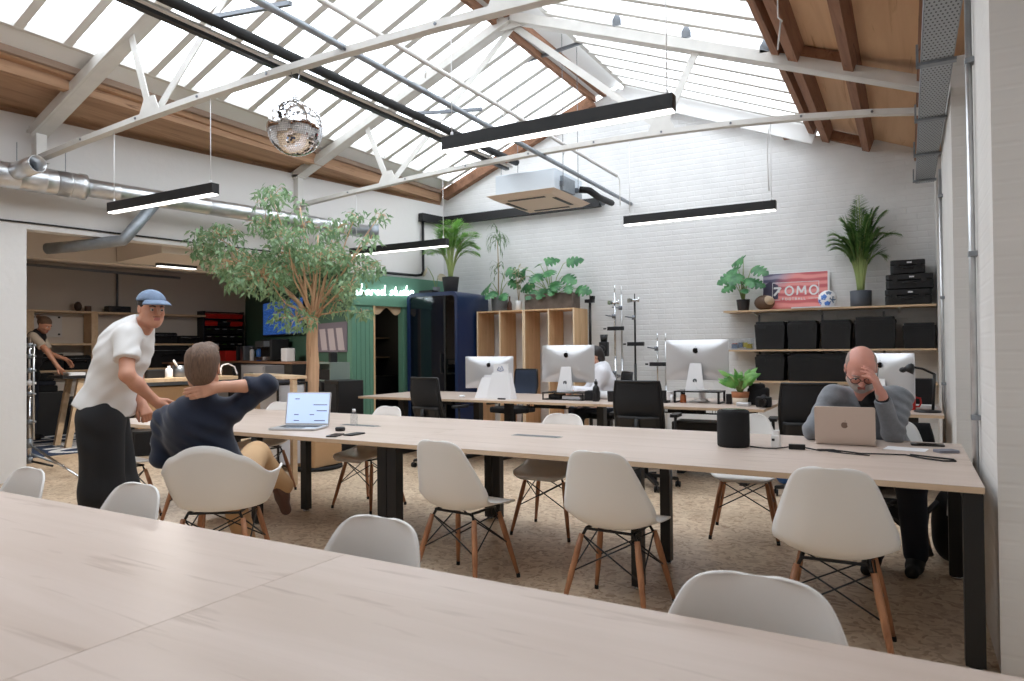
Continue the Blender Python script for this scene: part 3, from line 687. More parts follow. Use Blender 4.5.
def leg_set(t, mat, zt=.388, tx=.145, ty=.115, bx=.218, by=.205, brace=True):
    tops, feet = {}, {}
    for sx in (-1, 1):
        for sy in (-1, 1):
            a = Vector((sx*tx, sy*ty-.01, zt)); b = Vector((sx*bx, sy*by-.01, .012)); tops[sx, sy] = a; feet[sx, sy] = b
            mb = MB(); d = b-a
            mb.tube([a+d*.02, a+d*.25, a+d*.55, a+d*.97], [.0135, .0165, .0155, .0105], 10); lg = mb.build('leg', mat, t)
            mb = MB(); mb.tube([a+d*.965, b, b-Vector((0,0,.012))], [.0108, .0112, .0112], 10); mb.build('foot_glide', M['rubber'], lg)
    # black steel cradle under the seat
    mb = MB()
    for sx in (-1, 1): mb.tube([tops[sx,-1]+Vector((0,0,-.02)), tops[sx,-1]+Vector((-sx*.02, .01, .022)), tops[sx,1]+Vector((-sx*.02, -.01, .022)), tops[sx,1]+Vector((0,0,-.02))], .008, 6)
    for sy in (-1, 1): mb.tube([tops[-1,sy]+Vector((.02,0,.022)), tops[1,sy]+Vector((-.02,0,.022))], .008, 6)
    mb.build('seat_cradle', M['black_metal'], t)
    if brace:
        for (p, q) in (((-1,-1),(1,-1)), ((-1,1),(1,1)), ((-1,-1),(-1,1)), ((1,-1),(1,1))):
            mb = MB()
            for u, v in ((p, q), (q, p)):
                lo = tops[u]+(feet[u]-tops[u])*.50; mb.tube([lo, tops[v]+Vector((0,0,-.01))], .0042, 6)
            mb.build('wire_brace', M['black_metal'], t)
def side_chair(lab, loc, rz, mat):
    t = thing('side_chair', lab, 'chair', loc, rz, 'moulded side chairs at the tables')
    o = side_shell().build('seat_shell', M['shell'], t, solid=.008)
    leg_set(t, mat); return t
c0 = side_chair('white shell chair facing the long table, left of the middle, on dowel legs', (-2.19, 3.31, 0), math.radians(-4), M['leg_wood'])
dup(c0, (-1.28, 3.32, 0), math.radians(-2), 'white shell chair facing the long table, the one nearest the black speaker')
dup(c0, (-.285, 3.31, 0), math.radians(2), 'white shell chair in front of the grey-sweatered man and his open laptop')
dup(c0, (-4.60, 3.40, 0), math.radians(6), 'shell chair at the long table, hidden behind the man in navy but for a leg')
dup(c0, (-5.44, 3.28, 0), math.radians(-6), 'shell chair at the table end, mostly hidden behind the standing man in white')
dup(c0, (-2.24, 4.47, 0), PI+.05, 'white shell chair on the far side of the long table, before the plywood shelving')
dup(c0, (-3.95, 4.48, 0), PI-.06, 'white shell chair on the far side of the long table, right of the tree trunk')
dup(c0, (-5.25, 4.48, 0), PI+.06, 'white shell chair on the far side of the long table, behind the open laptop')
dup(c0, (-1.00, 5.02, 0), PI+.12, 'white shell chair pulled out behind the black speaker on the table')
dup(c0, (-.14, 4.94, 0), PI-.12, 'shell chair the man in the grey sweater sits on')
FG = 'white shell chairs tucked under the foreground table'
dup(c0, (-3.23, 1.29, 0), PI-.05, 'white shell chair tucked under the foreground table, at the far left edge', FG)
dup(c0, (-2.47, 1.29, 0), PI-.03, 'white shell chair tucked under the foreground table, before the standing man', FG)
dup(c0, (-1.335, 1.30, 0), PI-.02, 'white shell chair tucked under the foreground table, right of the armchair', FG)
dup(c0, (-.275, 1.27, 0), PI+.05, 'white shell chair tucked under the foreground table, nearest the camera', FG)

# armchair of the man in navy
ARM = []
def arm_chair(lab, loc, rz):
    t = thing('armchair', lab, 'chair', loc, rz)
    mb = MB(); nu, nv = 30, 61
    # a tub: s runs round the rim from the left front corner over the back to the right one, r from the seat centre to the rim
    def rim(s):                                # s in -1..1
        a = s*math.radians(148)
        x = math.sin(a)*.315; y = -.29*math.cos(a)
        if y > 0: y *= 1.02
        b = abs(s)
        # rim height: high at the back, arm, falling to the front edge
        if b < .22: z = .80-.06*(b/.22)**2
        elif b < .50: k = (b-.22)/.28; k = k*k*(3-2*k); z = .74-.115*k
        elif b < .74: z = .625+.02*((b-.5)/.24)
        else: k = (b-.74)/.26; k = k*k*(3-2*k); z = .645-.215*k
        if b > .45: x *= 1+.04*min(1, (b-.45)/.2)
        return Vector((x, y, z))
    def P(u, v):
        s = 2*v-1; q = rim(s); r = u
        c = Vector((0, .03, .425))
        rad = min(1, r*1.25); rad = rad if r < .6 else .75+(r-.6)/.4*.25
        f = max(0, (r-.52)/.48); h = f**1.7 if f > 0 else 0
        x = c.x+(q.x-c.x)*(rad*.98 if r < 1 else 1); y = c.y+(q.y-c.y)*rad
        z = .425+.012*r*r*(0 if r < .5 else 1)+(q.z-.435)*h
        return Vector((x, y, z))
    mb.grid(P, nu, nv)
    # front apron closes the opening
    o = mb.build('seat_shell', M['shell'], t, solid=.008)
    mb = MB(); a, b = rim(-1), rim(1)
    def F(u, v):
        s = 2*v-1; e = rim(-1) if s < 0 else rim(1); k = abs(s)
        p = Vector((0, .235, .405)).lerp(Vector((e.x, e.y, e.z-.005)), k)
        c = Vector((e.x*k*.0, .03, .425)); return c.lerp(p, u) if u > 0 else c
    mb.grid(F, 12, 21); mb.build('seat_front', M['shell'], t, solid=.008)
    leg_set(t, M['leg_wood'], tx=.16, ty=.13, bx=.235, by=.225)
    return t
arm_chair('white moulded armchair the man in navy leans back in', (-3.44, 2.66, 0), math.radians(33))

# ------------------------------------------------------------------ black task chairs
def task_chair(lab, loc, rz, group='black mesh task chairs', h=1.0, mat='mesh_fabric'):
    t = thing('task_chair', lab, 'office chair', loc, rz, group)
    mb = MB()
    def B(u, v):
        x = (v-.5); z = .56+u*(h-.56); w_ = .44+.03*math.sin(PI*u) - .03*u
        y = -.20-.10*u+.03*math.cos(2*PI*u)*.5 + .10*(x*x)*1.6; return Vector((x*w_, y, z))
    mb.grid(B, 14, 11); bk = mb.build('backrest', M[mat], t, solid=.012)
    mb = MB(); e = [B(i/14, 0) for i in range(15)] + [B(1, j/10) for j in range(1, 11)] + [B(1-i/14, 1) for i in range(1, 15)] + [B(0, 1-j/10) for j in range(1, 10)]
    mb.tube(e+[e[0]], .013, 6, False); mb.build('back_frame', M['black_plastic'], bk)
    mb = MB()
    mb.grid(lambda u, v: B(.02+u*.32, .06+.88*v)+Vector((0, -.045+.02*u, -.03)), 6, 9); mb.build('lumbar_panel', M['black_plastic'], bk, solid=.02)
    mb = MB(); mb.rbox((0, .04, .475), (.50, .50, .075), .09, seg=4); mb.build('seat', M['black_soft'], t, bevel=.015)
    mb = MB(); mb.tube([(0, -.05, .44), (0, -.26, .45), (0, -.285, .55), (0, -.265, .66)], .024, 8); mb.build('back_support', M['black_plastic'], t)
    for sx in (-1, 1):
        mb = MB(); mb.tube([(sx*.22, .02, .44), (sx*.285, .02, .45), (sx*.29, .0, .66)], .014, 8); mb.rbox((sx*.29, .02, .68), (.07, .24, .028), .03); mb.build('armrest', M['black_plastic'], t)
    mb = MB(); mb.cyl((0,0,.11), (0,0,.27), .028, seg=12); mb.cyl((0,0,.27), (0,0,.44), .018, seg=10); mb.box((0,0,.435), (.2,.24,.04)); mb.build('gas_stem', M['black_metal'], t)
    mb = MB()
    for k in range(5):
        a = 2*PI*k/5+.3; mb.beam((.02*math.cos(a), .02*math.sin(a), .115), (.30*math.cos(a), .30*math.sin(a), .075), .04, .028)
    mb.cyl((0,0,.08), (0,0,.13), .04, seg=12)
    bs = mb.build('star_base', M['black_plastic'], t)
    for k in range(5):
        a = 2*PI*k/5+.3; x, y = .30*math.cos(a), .30*math.sin(a)
        mb = MB()
        mb.cyl((x-.022, y, .028), (x-.006, y, .028), .028, seg=14); mb.cyl((x+.006, y, .028), (x+.022, y, .028), .028, seg=14); mb.cyl((x-.01,y,.03), (x+.01,y,.03), .012, seg=8); mb.cyl((x, y, .03), (x, y, .08), .009, seg=8)
        mb.build('castor', M['black_plastic'], bs)
    return t
k0 = task_chair('black mesh task chair left of the first computer, beside the green doorway', (-4.60, 6.43, 0), math.radians(-10))
dup(k0, (-2.18, 6.36, 0), math.radians(3), 'black mesh task chair between the middle and right-hand computers')
dup(k0, (-.74, 6.40, 0), math.radians(6), 'black mesh task chair behind the man in the grey sweater')
task_chair('dark blue task chair standing behind the left-hand computer', (-4.78, 8.45, 0), math.radians(165), 'blue task chairs', 1.02, 'mesh_navy')

# ------------------------------------------------------------------ work desks along the back
def desk(x0, x1, y0, y1, lab, z=.735):
    t = thing('work_desk', lab, 'desk', ((x0+x1)/2, (y0+y1)/2, 0), 0, 'oak-topped work desks')
    mb = MB(); mb.bb(x0+.003, x1-.003, y0, y1, z-.026, z-.001); mb.build('desktop', M['oak_edge'], t, world=True)
    mb = MB(); mb.bb(x0+.004, x1-.004, y0+.001, y1-.001, z-.002, z); mb.build('desk_veneer', M['oak_top'], t, world=True)
    ym = (y0+y1)/2
    for x in (x0+.22, x1-.22):
        mb = MB(); mb.bb(x-.04, x+.04, ym-.05, ym+.05, .03, z-.06); mb.bb(x-.035, x+.035, y0+.12, y1-.12, 0, .035); mb.bb(x-.025, x+.025, y0+.15, y1-.15, z-.06, z-.026); mb.build('leg_frame', M['black_metal'], t, world=True)
    mb = MB(); mb.bb(x0+.2, x1-.2, ym-.03, ym+.03, z-.075, z-.035); mb.build('crossbar', M['black_metal'], t, world=True)
    mb = MB()
    for k in range(5): mb.tube([(x0+.3, ym+.1+k*.03, z-.13), (x1-.3, ym+.1+k*.03, z-.13)], .003, 5)
    for k in range(7): x = x0+.3+(x1-x0-.6)*k/6; mb.tube([(x, ym+.09, z-.028), (x, ym+.1, z-.13), (x, ym+.22, z-.13), (x, ym+.23, z-.028)], .003, 5)
    tr = mb.build('cable_basket', M['black_metal'], t, world=True)
    mb = MB(); mb.bb(x0+.5, x0+.9, ym+.115, ym+.165, z-.125, z-.08); mb.build('socket_strip', M['black_plastic'], tr, world=True)
    return t
DY0, DY1 = 6.66, 7.92
desk(-6.03, -4.42, DY0, DY1, 'oak-topped work desk at the left, running up to the green doorway')
desk(-4.42, -2.78, DY0, DY1, 'oak-topped work desk in the middle, under the first two computers')
desk(-2.78, -1.15, DY0, DY1, 'oak-topped work desk under the right-hand computer and potted plant')
desk(-.95, .25, DY0, DY1, 'oak-topped work desk at the right wall with the red mug')
M['desk_z'] = .735
# ------------------------------------------------------------------ computers and desk clutter
DZT = .735
def apple_mark(mb, M4, s):
    """bitten fruit mark with its leaf, in the local XZ plane"""
    pts = []
    n = 26
    for k in range(n):
        a = PI/2 + 2*PI*k/n; r = 1 - .10*math.exp(-((k if k < n/2 else k-n)/2.0)**2)*1.6 - .06*math.exp(-((k-n/2)/1.6)**2)
        x, z = r*math.cos(a)*.92, r*math.sin(a)
        pts.append((x, z))
    # bite on the right-hand side
    out = []
    for x, z in pts:
        d = math.hypot(x-1.12, z-.12)
        if d < .46 and d > 1e-6: x, z = 1.12+(x-1.12)/d*.46 if x > .6 else x, .12+(z-.12)/d*.46
        out.append((x*s, z*s))
    def put(poly, th):
        m_ = len(poly); c = (sum(p[0] for p in poly)/m_, sum(p[1] for p in poly)/m_)
        vs = [M4 @ Vector((p[0], -th, p[1])) for p in poly] + [M4 @ Vector((c[0], -th, c[1]))]
        mb._add(vs, [(i, (i+1) % m_, m_) for i in range(m_)], False)
    put(out, .0)
    put([(.02*s, 1.06*s), (.10*s, 1.32*s), (.34*s, 1.52*s), (.30*s, 1.28*s)], 0)
def imac(lab, loc, rz, w_=.65, lift=0):
    t = thing('desktop_computer', lab, 'computer', loc, rz, 'all-in-one computers seen from behind')
    k = w_/.65; H = .42*k; zb = .108*k
    mb = MB()
    def back(u, v):
        x = (v-.5)*w_; z = zb+u*H; e = max(abs(2*v-1), abs(2*u-1)); return Vector((x, -.045*(1-e**2.2)-.004, z))
    mb.grid(back, 13, 17); mb.quad((-w_/2, .006, zb), (w_/2, .006, zb), (w_/2, .006, zb+H), (-w_/2, .006, zb+H))
    ed = [(-w_/2, zb), (w_/2, zb), (w_/2, zb+H), (-w_/2, zb+H)]
    for i in range(4):
        a, b = ed[i], ed[(i+1) % 4]; mb.quad((a[0], -.004, a[1]), (b[0], -.004, b[1]), (b[0], .006, b[1]), (a[0], .006, a[1]))
    cs = mb.build('casing', M['alu'], t)
    mb = MB(); mb.quad((-w_/2+.004, .0075, zb+.075*k), (w_/2-.004, .0075, zb+.075*k), (w_/2-.004, .0075, zb+H-.004), (-w_/2+.004, .0075, zb+H-.004)); mb.build('screen', M['black_gloss'], t, fixn=False)
    mb = MB(); apple_mark(mb, Matrix.Translation((0, -.0505, zb+H*.735)), .030*k); mb.build('maker_mark', M['black_gloss'], cs)
    mb = MB()
    mb.hexa([(-.098*k, -.10*k, .008), (.098*k, -.10*k, .008), (.098*k, -.092*k, .0), (-.098*k, -.092*k, .0)], [(-.058*k, -.052, zb+H*.42), (.058*k, -.052, zb+H*.42), (.058*k, -.044, zb+H*.42), (-.058*k, -.044, zb+H*.42)])
    mb.hexa([(-.098*k, -.10*k, 0), (.098*k, -.10*k, 0), (.098*k, .09*k, 0), (-.098*k, .09*k, 0)], [(-.098*k, -.10*k, .009), (.098*k, -.10*k, .009), (.098*k, .09*k, .006), (-.098*k, .09*k, .006)])
    st = mb.build('stand', M['alu_light'], t)
    mb = MB(); a = Vector((0, -.082*k, zb*.98)); nrm = Vector((0, -1, -.15)).normalized(); mb.cyl(a-nrm*.004, a+nrm*.006, .022*k, seg=16); mb.build('cable_hole', M['grey_metal'], st)
    mb = MB(); mb.tube([a+nrm*.004, a+Vector((.02,-.05,-.03)), a+Vector((.05,-.09,-.085)), a+Vector((.09,-.02,-.098))], .004, 6); mb.build('power_cable', M['white_paint'], t)
    return t
M['alu_light'] = plain('pale_aluminium', (232,232,234), .35, .25)
M['black_gloss'] = plain('black_gloss', (12,12,14), .12)
imac('silver desktop computer seen from behind, left of three, white bags beside it', (-4.48, 7.30, DZT), math.radians(20), .60)
imac('silver desktop computer seen from behind, hiding the woman in the white hoodie', (-3.37, 7.20, DZT+.085), 0, .65)
imac('silver desktop computer seen from behind on a black riser, right of the task chair', (-1.92, 7.26, DZT+.125), 0, .65)
imac('silver desktop computer partly hidden behind the head of the man in grey', (-.20, 7.25, DZT), math.radians(-38), .62)
# black frame riser of the right-hand computer
t = thing('monitor_riser', 'black open-framed riser under the right-hand computer', 'monitor stand', (-1.87, 7.26, DZT))
mb = MB(); mb.bb(-2.13, -1.66, 7.13, 7.40, DZT+.112, DZT+.125); mb.build('shelf', M['black_metal'], t, world=True)
for x in (-2.12, -1.672):
    mb = MB()
    for y in (7.14, 7.39): mb.bb(x-.01, x+.01, y-.01, y+.01, DZT, DZT+.112)
    mb.bb(x-.01, x+.01, 7.13, 7.40, DZT, DZT+.014); mb.build('leg_frame', M['black_metal'], t, world=True)
def bottle(name, lab, cat, loc, prof, mat, cap=None, capmat=None, group=None):
    if cap is None:
        o = MB().lathe(prof, seg=16).build(name, mat, loc=loc); return tag(o, lab, cat, group)
    t = thing(name, lab, cat, loc, 0, group)
    MB().lathe(prof, seg=16).build('body', mat, t); MB().lathe(cap, seg=14).build('cap', capmat or M['black_plastic'], t); return t
bottle('pill_bottle', 'small amber bottle under the black computer riser', 'bottle', (-2.05, 7.2, DZT), [(.032,0),(.033,.004),(.033,.07),(.02,.085),(.018,.09)], plain('amber', (170,92,48), .3), [(.021,.088),(.021,.105),(0,.105)], M['black_plastic'])
mb = MB()
pts = [(-2.0, 7.25, DZT+.012)]
for k in range(24): a = k*.55; pts.append((-1.88+.10*math.cos(a)*(1-k*.02), 7.24+.05*math.sin(a), DZT+.012+.0015*k))
mb.tube(pts, .006, 6); tag(mb.build('coiled_cable', M['white_paint'], world=True), 'coiled white cable under the black computer riser', 'cable')
mb = MB(); mb.rbox((0,0,.05), (.055,.055,.10), .01); tag(mb.build('speaker_box', M['black_plastic'], loc=(-1.585, 7.22, DZT), bevel=.004), 'small black box between the riser and the terracotta pot', 'speaker')
t = thing('tape_dispenser', 'small black stand with a white roll left of the black riser', 'tape holder', (-2.22, 7.12, DZT))
mb = MB(); mb.rbox((0,0,.012), (.09,.12,.024), .015); mb.rbox((-.01,0,.075), (.045,.05,.105), .01); mb.build('body', M['black_plastic'], t, bevel=.004)
mb = MB(); mb.cyl((.06,.02,.045), (.085,.02,.045), .04, seg=18); mb.build('roll', M['paper'], t)
for (x, y, r, h, lb) in ((-2.24, 7.36, .04, .10, 'white paper cup behind the black tape stand'), (-1.93, 7.50, .038, .10, 'white paper cup behind the right-hand computer')):
    o = MB().lathe([(r*.75,0),(r*.78,.003),(r,h),(r*1.05,h+.004),(r*.96,h+.006),(r*.7,.01),(0,.008)], seg=18).build('paper_cup', M['paper'], loc=(x, y, DZT)); tag(o, lb, 'cup', 'paper cups')
# things under the middle computer
t = thing('desk_tray', 'black desk tray under the middle computer holding papers', 'tray', (-3.36, 7.18, DZT))
mb = MB(); mb.bb(-.25, .25, -.16, .16, 0, .010); mb.bb(-.25, .25, -.16, .16, .075, .085)
for x in (-.245, .245):
    for y in (-.15, .15): mb.bb(x-.006, x+.006, y-.006, y+.006, .01, .076)
mb.build('shelf_frame', M['black_metal'], t)
mb = MB(); mb.rbox((-.12, -.04, .035), (.16,.14,.048), .012); mb.build('black_case', M['black_plastic'], t, bevel=.004)
mb = MB(); mb.bb(-.02, .20, -.12, .1, .011, .045); mb.build('paper_stack', M['paper'], t)
mb = MB(); mb.rbox((0,0,.055), (.15,.12,.11), .02); tag(mb.build('camera_pouch', M['black_soft'], loc=(-3.03, 7.10, DZT), bevel=.015), 'small black padded pouch right of the middle computer', 'pouch')
mb = MB(); mb.cyl((-.13,0,.0), (.13,0,0), .045, seg=18); tag(mb.build('paper_roll', M['paper'], loc=(-2.93, 7.34, DZT+.046)), 'white paper roll behind the black pouch', 'paper roll')
bottle('spray_bottle', 'black bottle with a narrow neck beside the woman in the hoodie', 'bottle', (-2.945, 7.0, DZT), [(.034,0),(.036,.005),(.036,.14),(.03,.158),(.016,.175),(.015,.19)], M['black_plastic'], [(.019,.188),(.019,.215),(.008,.222),(.007,.24),(0,.24)], M['black_plastic'])
o = MB().lathe([(.036,0),(.038,.004),(.044,.105),(.044,.112),(.039,.112),(.034,.012),(0,.01)], seg=18).build('cup', M['black_plastic'], loc=(-2.79, 7.05, DZT)); tag(o, 'black cup right of the narrow-necked black bottle', 'cup')
# white paper bags by the left-hand computer
t = thing('paper_bag', 'tall white tapered paper bag in front of the left-hand computer', 'bag', (-4.12, 6.98, DZT))
mb = MB(); mb.hexa([(-.165,-.07,0),(.165,-.07,0),(.165,.07,0),(-.165,.07,0)], [(-.11,-.03,.30),(.12,-.03,.30),(.12,.03,.30),(-.11,.03,.30)]); mb.build('body', M['paper'], t)
mb = MB(); mb.box((.0,-.01,.34), (.19,.02,.13)); cdr = mb.build('card', M['paper'], t)
mb = MB(); mb.tube([(-.04,-.022,.33), (-.02,-.022,.37), (0,-.022,.34), (.02,-.022,.38), (.04,-.022,.33), (0,-.022,.32), (-.04,-.022,.33)], .006, 5); mb.build('printed_mark', plain('pale_print', (150,158,186), .7), cdr)
mb = MB(); mb.hexa([(-.09,-.03,0),(.09,-.03,0),(.09,.03,0),(-.09,.03,0)], [(-.02,.03,.24),(.12,.03,.24),(.12,.05,.24),(-.02,.05,.24)])
tag(mb.build('leaning_folder', M['paper'], loc=(-4.38, 6.97, DZT)), 'white folder leaning on the stand of the left-hand computer', 'folder')
o = MB().ball((0,0,.014), (.03,.055,.016), 14).build('computer_mouse', M['paper'], loc=(-4.68, 6.99, DZT)); tag(o, 'white mouse lying left of the white folder', 'mouse')
mb = MB(); mb.rbox((0,0,.008), (.10,.03,.016), .012); tag(mb.build('card_reader', M['black_plastic'], loc=(-4.05, 6.86, DZT)), 'small black gadget in front of the tall paper bag', 'gadget')
# right-hand desk: red mug, lamp, papers, camera bag
t = thing('mug', 'red mug on the right-hand desk beside the black lamp', 'mug', (.0, 7.16, DZT))
MB().lathe([(.045,0),(.05,.004),(.05,.135),(.046,.137),(.044,.01),(0,.008)], seg=20).build('body', M['red'], t)
MB().tube([(.048,0,.11),(.085,0,.105),(.09,0,.06),(.075,0,.03),(.048,0,.028)], .008, 8).build('handle', M['red'], t)
t = thing('desk_lamp', 'black jointed desk lamp on the right-hand desk, its head turned left', 'lamp', (.135, 6.95, DZT))
MB().lathe([(.10,0),(.105,.006),(.10,.016),(.02,.022),(0,.022)], seg=22).build('base', M['black_metal'], t)
mb = MB(); mb.cyl((.04,0,.02), (.055,0,.33), .012, seg=10); mb.build('upright', M['black_metal'], t)
mb = MB(); mb.tube([(.055,0,.325), (-.03,.0,.37), (-.10,0,.385)], .010, 8); mb.build('arm', M['black_metal'], t)
mb = MB(); mb.lathe([(.012,.05),(.03,.03),(.05,-.03),(.044,-.03),(.0,.02)], (-.13,0,.37), 16, Matrix.Rotation(.5, 3, 'Y')); mb.build('lamp_shade', M['black_metal'], t)
mb = MB(); mb.ball((-.18,0.02,.36), (.03,.03,.025), 10); mb.build('lamp_knob', M['black_metal'], t)
mb = MB(); mb.box((0,0,.008), (.26,.19,.016), .1); mb.box((.02,.01,.022), (.2,.15,.012), -.15)
tag(mb.build('paper_pile', M['paper'], loc=(.08, 7.40, DZT)), 'loose white papers behind the red mug', 'papers')
mb = MB(); mb.rbox((0,0,.13), (.20,.14,.26), .03); tag(mb.build('storage_crate', M['black_plastic'], loc=(.10, 7.66, DZT), bevel=.01), 'black box at the back of the right-hand desk by the wall', 'box')
t = thing('camera', 'black camera lying on its bag at the end of the right-hand computer desk', 'camera', (-1.20, 6.93, DZT))
mb = MB(); mb.rbox((0,0,.05), (.14,.06,.095), .012, axis='Y'); mb.box((0,-.002,.105), (.05,.05,.025), top=.7); mb.build('body', M['black_plastic'], t, bevel=.004)
mb = MB(); mb.cyl((0,-.03,.05), (0,-.11,.05), .036, seg=18); mb.cyl((0,-.11,.05), (0,-.125,.05), .039, seg=18); mb.build('lens', M['black_metal'], t)
mb = MB(); mb.cyl((0,-.126,.05), (0,-.1265,.05), .03, seg=18); mb.build('lens_glass', M['black_gloss'], t)
mb = MB(); mb.rbox((0,0,.085), (.20,.16,.17), .05); mb.rbox((-.01,-.02,.18), (.15,.12,.06), .04)
tag(mb.build('camera_bag', M['black_soft'], loc=(-1.30, 7.22, DZT), bevel=.02), 'soft black camera bag beside the terracotta plant pot', 'bag')
mb = MB(); mb.rbox((0,0,.018), (.13,.10,.036), .02); tag(mb.build('white_gadget', M['alu'], loc=(-1.40, 7.0, DZT), bevel=.008), 'pale grey gadget lying before the camera bag', 'gadget')
# white box and dark machine under the desks
t = thing('computer_tower', 'dark box standing on the floor under the right-hand computer desk', 'computer', (-1.85, 7.3, 0))
mb = MB(); mb.rbox((0,0,.31), (.62,.34,.46), .02); mb.build('body', M['black_plastic'], t, bevel=.01); mb = MB(); mb.bb(-.27,-.2,-.12,.12,0,.085); mb.bb(.2,.27,-.12,.12,0,.085); mb.build('feet', M['black_metal'], t)
mb = MB(); mb.rbox((0,0,.22), (.26,.2,.44), .02); tag(mb.build('cardboard_box', M['cardboard'], loc=(.04, 7.72, 0)), 'brown cardboard box on the floor under the right-hand desk', 'box')
mb = MB(); mb.rbox((0,0,.17), (.5,.3,.34), .06); tag(mb.build('black_case', M['black_soft'], loc=(-3.30, 7.3, 0), bevel=.03), 'black soft case on the floor under the middle desk', 'case')
mb = MB(); mb.ball((0,0,.12), (.085,.1,.12), 12); tag(mb.build('water_jug', M['blue'], loc=(-1.05, 7.05, 0)), 'blue container on the floor at the end of the desk', 'container')

# ------------------------------------------------------------------ on the long table
TZt = .7402
def laptop(lab, loc, rz, w_, d_, lid, mat, screen=True):
    """hinge along local x at y = 0, keyboard towards -y; lid leans from upright by angle lid"""
    t = thing('laptop', lab, 'laptop', loc, rz)
    mb = MB(); mb.rbox((0,-d_/2,.009), (w_,d_,.012), .012); mb.build('base', mat, t, bevel=.002)
    mb = MB(); mb.rbox((0,-d_*.38,.0155), (w_*.82,d_*.42,.001), .004); mb.build('keyboard', M['black_plastic'], t)
    mb = MB(); mb.rbox((0,-d_*.80,.0155), (w_*.42,d_*.30,.0006), .006); mb.build('trackpad', M['grey_metal'], t)
    R = Matrix.Rotation(-lid, 3, 'X')
    mb = MB(); mb.rbox(R @ Vector((0,.0,d_/2)) + Vector((0,.003,.014)), (w_,.007,d_), .012, axis='Y', mat=R); ld = mb.build('lid', mat, t, bevel=.0015)
    mb = MB(); s = [(-w_*.47,d_*.05),(w_*.47,d_*.05),(w_*.47,d_*.965),(-w_*.47,d_*.965)]
    mb.quad(*[R @ Vector((x,-.0042,z)) + Vector((0,.003,.014)) for x, z in s]); sc = mb.build('screen', M['screen_blue'] if screen else M['black_gloss'], ld, fixn=False)
    if screen:
        mb = MB()
        for x0, x1, z in ((.12,.43,.60),(.20,.43,.42),(-.30,-.20,.78),(-.30,-.2,.30),(.05,.15,.30),(-.30,-.18,.12),(.16,.40,.12)):
            mb.quad(*[R @ Vector((x*w_,-.0048,z_*d_)) + Vector((0,.003,.014)) for x, z_ in ((x0,z),(x1,z),(x1,z+.025),(x0,z+.025))])
        mb.build('screen_lines', plain('screen_grey', (96,110,140), .5), ld, fixn=False)
    mb = MB(); apple_mark(mb, Matrix.Translation((0,.003,.014)) @ R.to_4x4() @ Matrix.Translation((0,.0038,d_*.5)) @ Matrix.Rotation(PI, 4, 'Z'), .019); mb.build('maker_mark', M['mark_brown'] if not screen else M['grey_metal'], ld)
    return t
M['screen_blue'] = emit('laptop_screen', (188,208,232), .55); M['mark_brown'] = plain('dark_mark', (132,112,100), .3, .4)
laptop('open silver laptop with a lit pale blue screen on the long table', (-3.91, 3.76, TZt), math.radians(20), .355, .245, math.radians(10), M['alu'])
laptop('open warm-grey laptop in front of the man in the grey sweater', (-.322, 4.39, TZt), PI+math.radians(2), .312, .215, math.radians(14), M['gold_alu'], False)
t = thing('smart_speaker', 'black cylindrical speaker standing on the long table', 'speaker', (-.875, 4.08, TZt))
mb = MB(); mb.lathe([(.082,0),(.088,.006),(.089,.02),(.089,.19),(.086,.202),(.078,.207),(0,.207)], seg=32); mb.build('body', plain('speaker_cloth', (17,17,19), .85, bump=.4, bscale=400), t)
mb = MB(); mb.lathe([(.07,.2072),(.072,.209),(0,.2095)], seg=28); mb.build('top_plate', M['black_gloss'], t)
t = thing('plug_adapter', 'white plug adapter standing on the long table right of the black speaker', 'charger', (-.652, 4.13, TZt))
mb = MB(); mb.rbox((0,0,.035), (.05,.05,.07), .01); mb.build('body', M['white_paint'], t, bevel=.004); mb = MB(); mb.rbox((0,0,.083), (.034,.034,.026), .008); mb.build('plug_top', M['white_paint'], t); mb = MB(); mb.rbox((-.012,-.0255,.045), (.016,.002,.014), .004, axis='Y'); mb.build('port', M['black_plastic'], t)
mb = MB(); mb.tube([(-.78, 4.06, TZt+.006), (-.70, 4.03, TZt+.006), (-.64, 4.04, TZt+.006), (-.60, 4.08, TZt+.010), (-.575, 4.09, TZt+.013)], .004, 6); mb.rbox((-.54, 4.10, TZt+.014), (.085,.035,.026), .008, .15); mb.tube([(-.50, 4.10, TZt+.012), (-.42, 4.06, TZt+.006), (-.33, 4.10, TZt+.006), (-.22, 4.04, TZt+.006), (-.16, 4.06, TZt+.006), (-.02, 4.09, TZt+.006), (.06, 4.00, TZt+.006), (.14, 3.95, TZt+.006), (.19, 3.97, TZt+.006), (.185, 4.02, TZt+.006), (.10, 4.06, TZt+.006), (-.0, 4.11, TZt+.006)], .0042, 6)
tag(mb.build('power_cable', M['rubber'], world=True), 'black power cable with an inline block snaking across the long table', 'cable')
mb = MB(); mb.tube([(-.44, 4.12, TZt+.004), (-.36, 4.15, TZt+.004), (-.32, 4.09, TZt+.004), (-.38, 4.07, TZt+.004), (-.30, 4.03, TZt+.004), (-.18, 4.00, TZt+.004)], .003, 6)
tag(mb.build('thin_cable', M['rubber'], world=True), 'thin second black cable looped before the warm-grey laptop', 'cable')
def slab(name, lab, cat, p, d, rz, mat, r=.012, group=None):
    mb = MB(); mb.rbox((0,0,d[2]/2), d, r, rz); return tag(mb.build(name, mat, loc=p, bevel=.002), lab, cat, group)
slab('phone', 'black phone lying near the right end of the long table', 'phone', (.085, 4.57, TZt), (.165,.075,.010), .06, M['black_gloss'])
slab('wallet', 'grey wallet on the long table in front of the black phone', 'wallet', (.165, 4.32, TZt), (.105,.075,.014), .5, plain('grey_leather', (120,120,130), .6))
slab('notepad', 'white sheet of paper beside the warm-grey laptop', 'paper', (-.02, 4.36, TZt), (.20,.14,.002), -.15, M['paper'], .002)
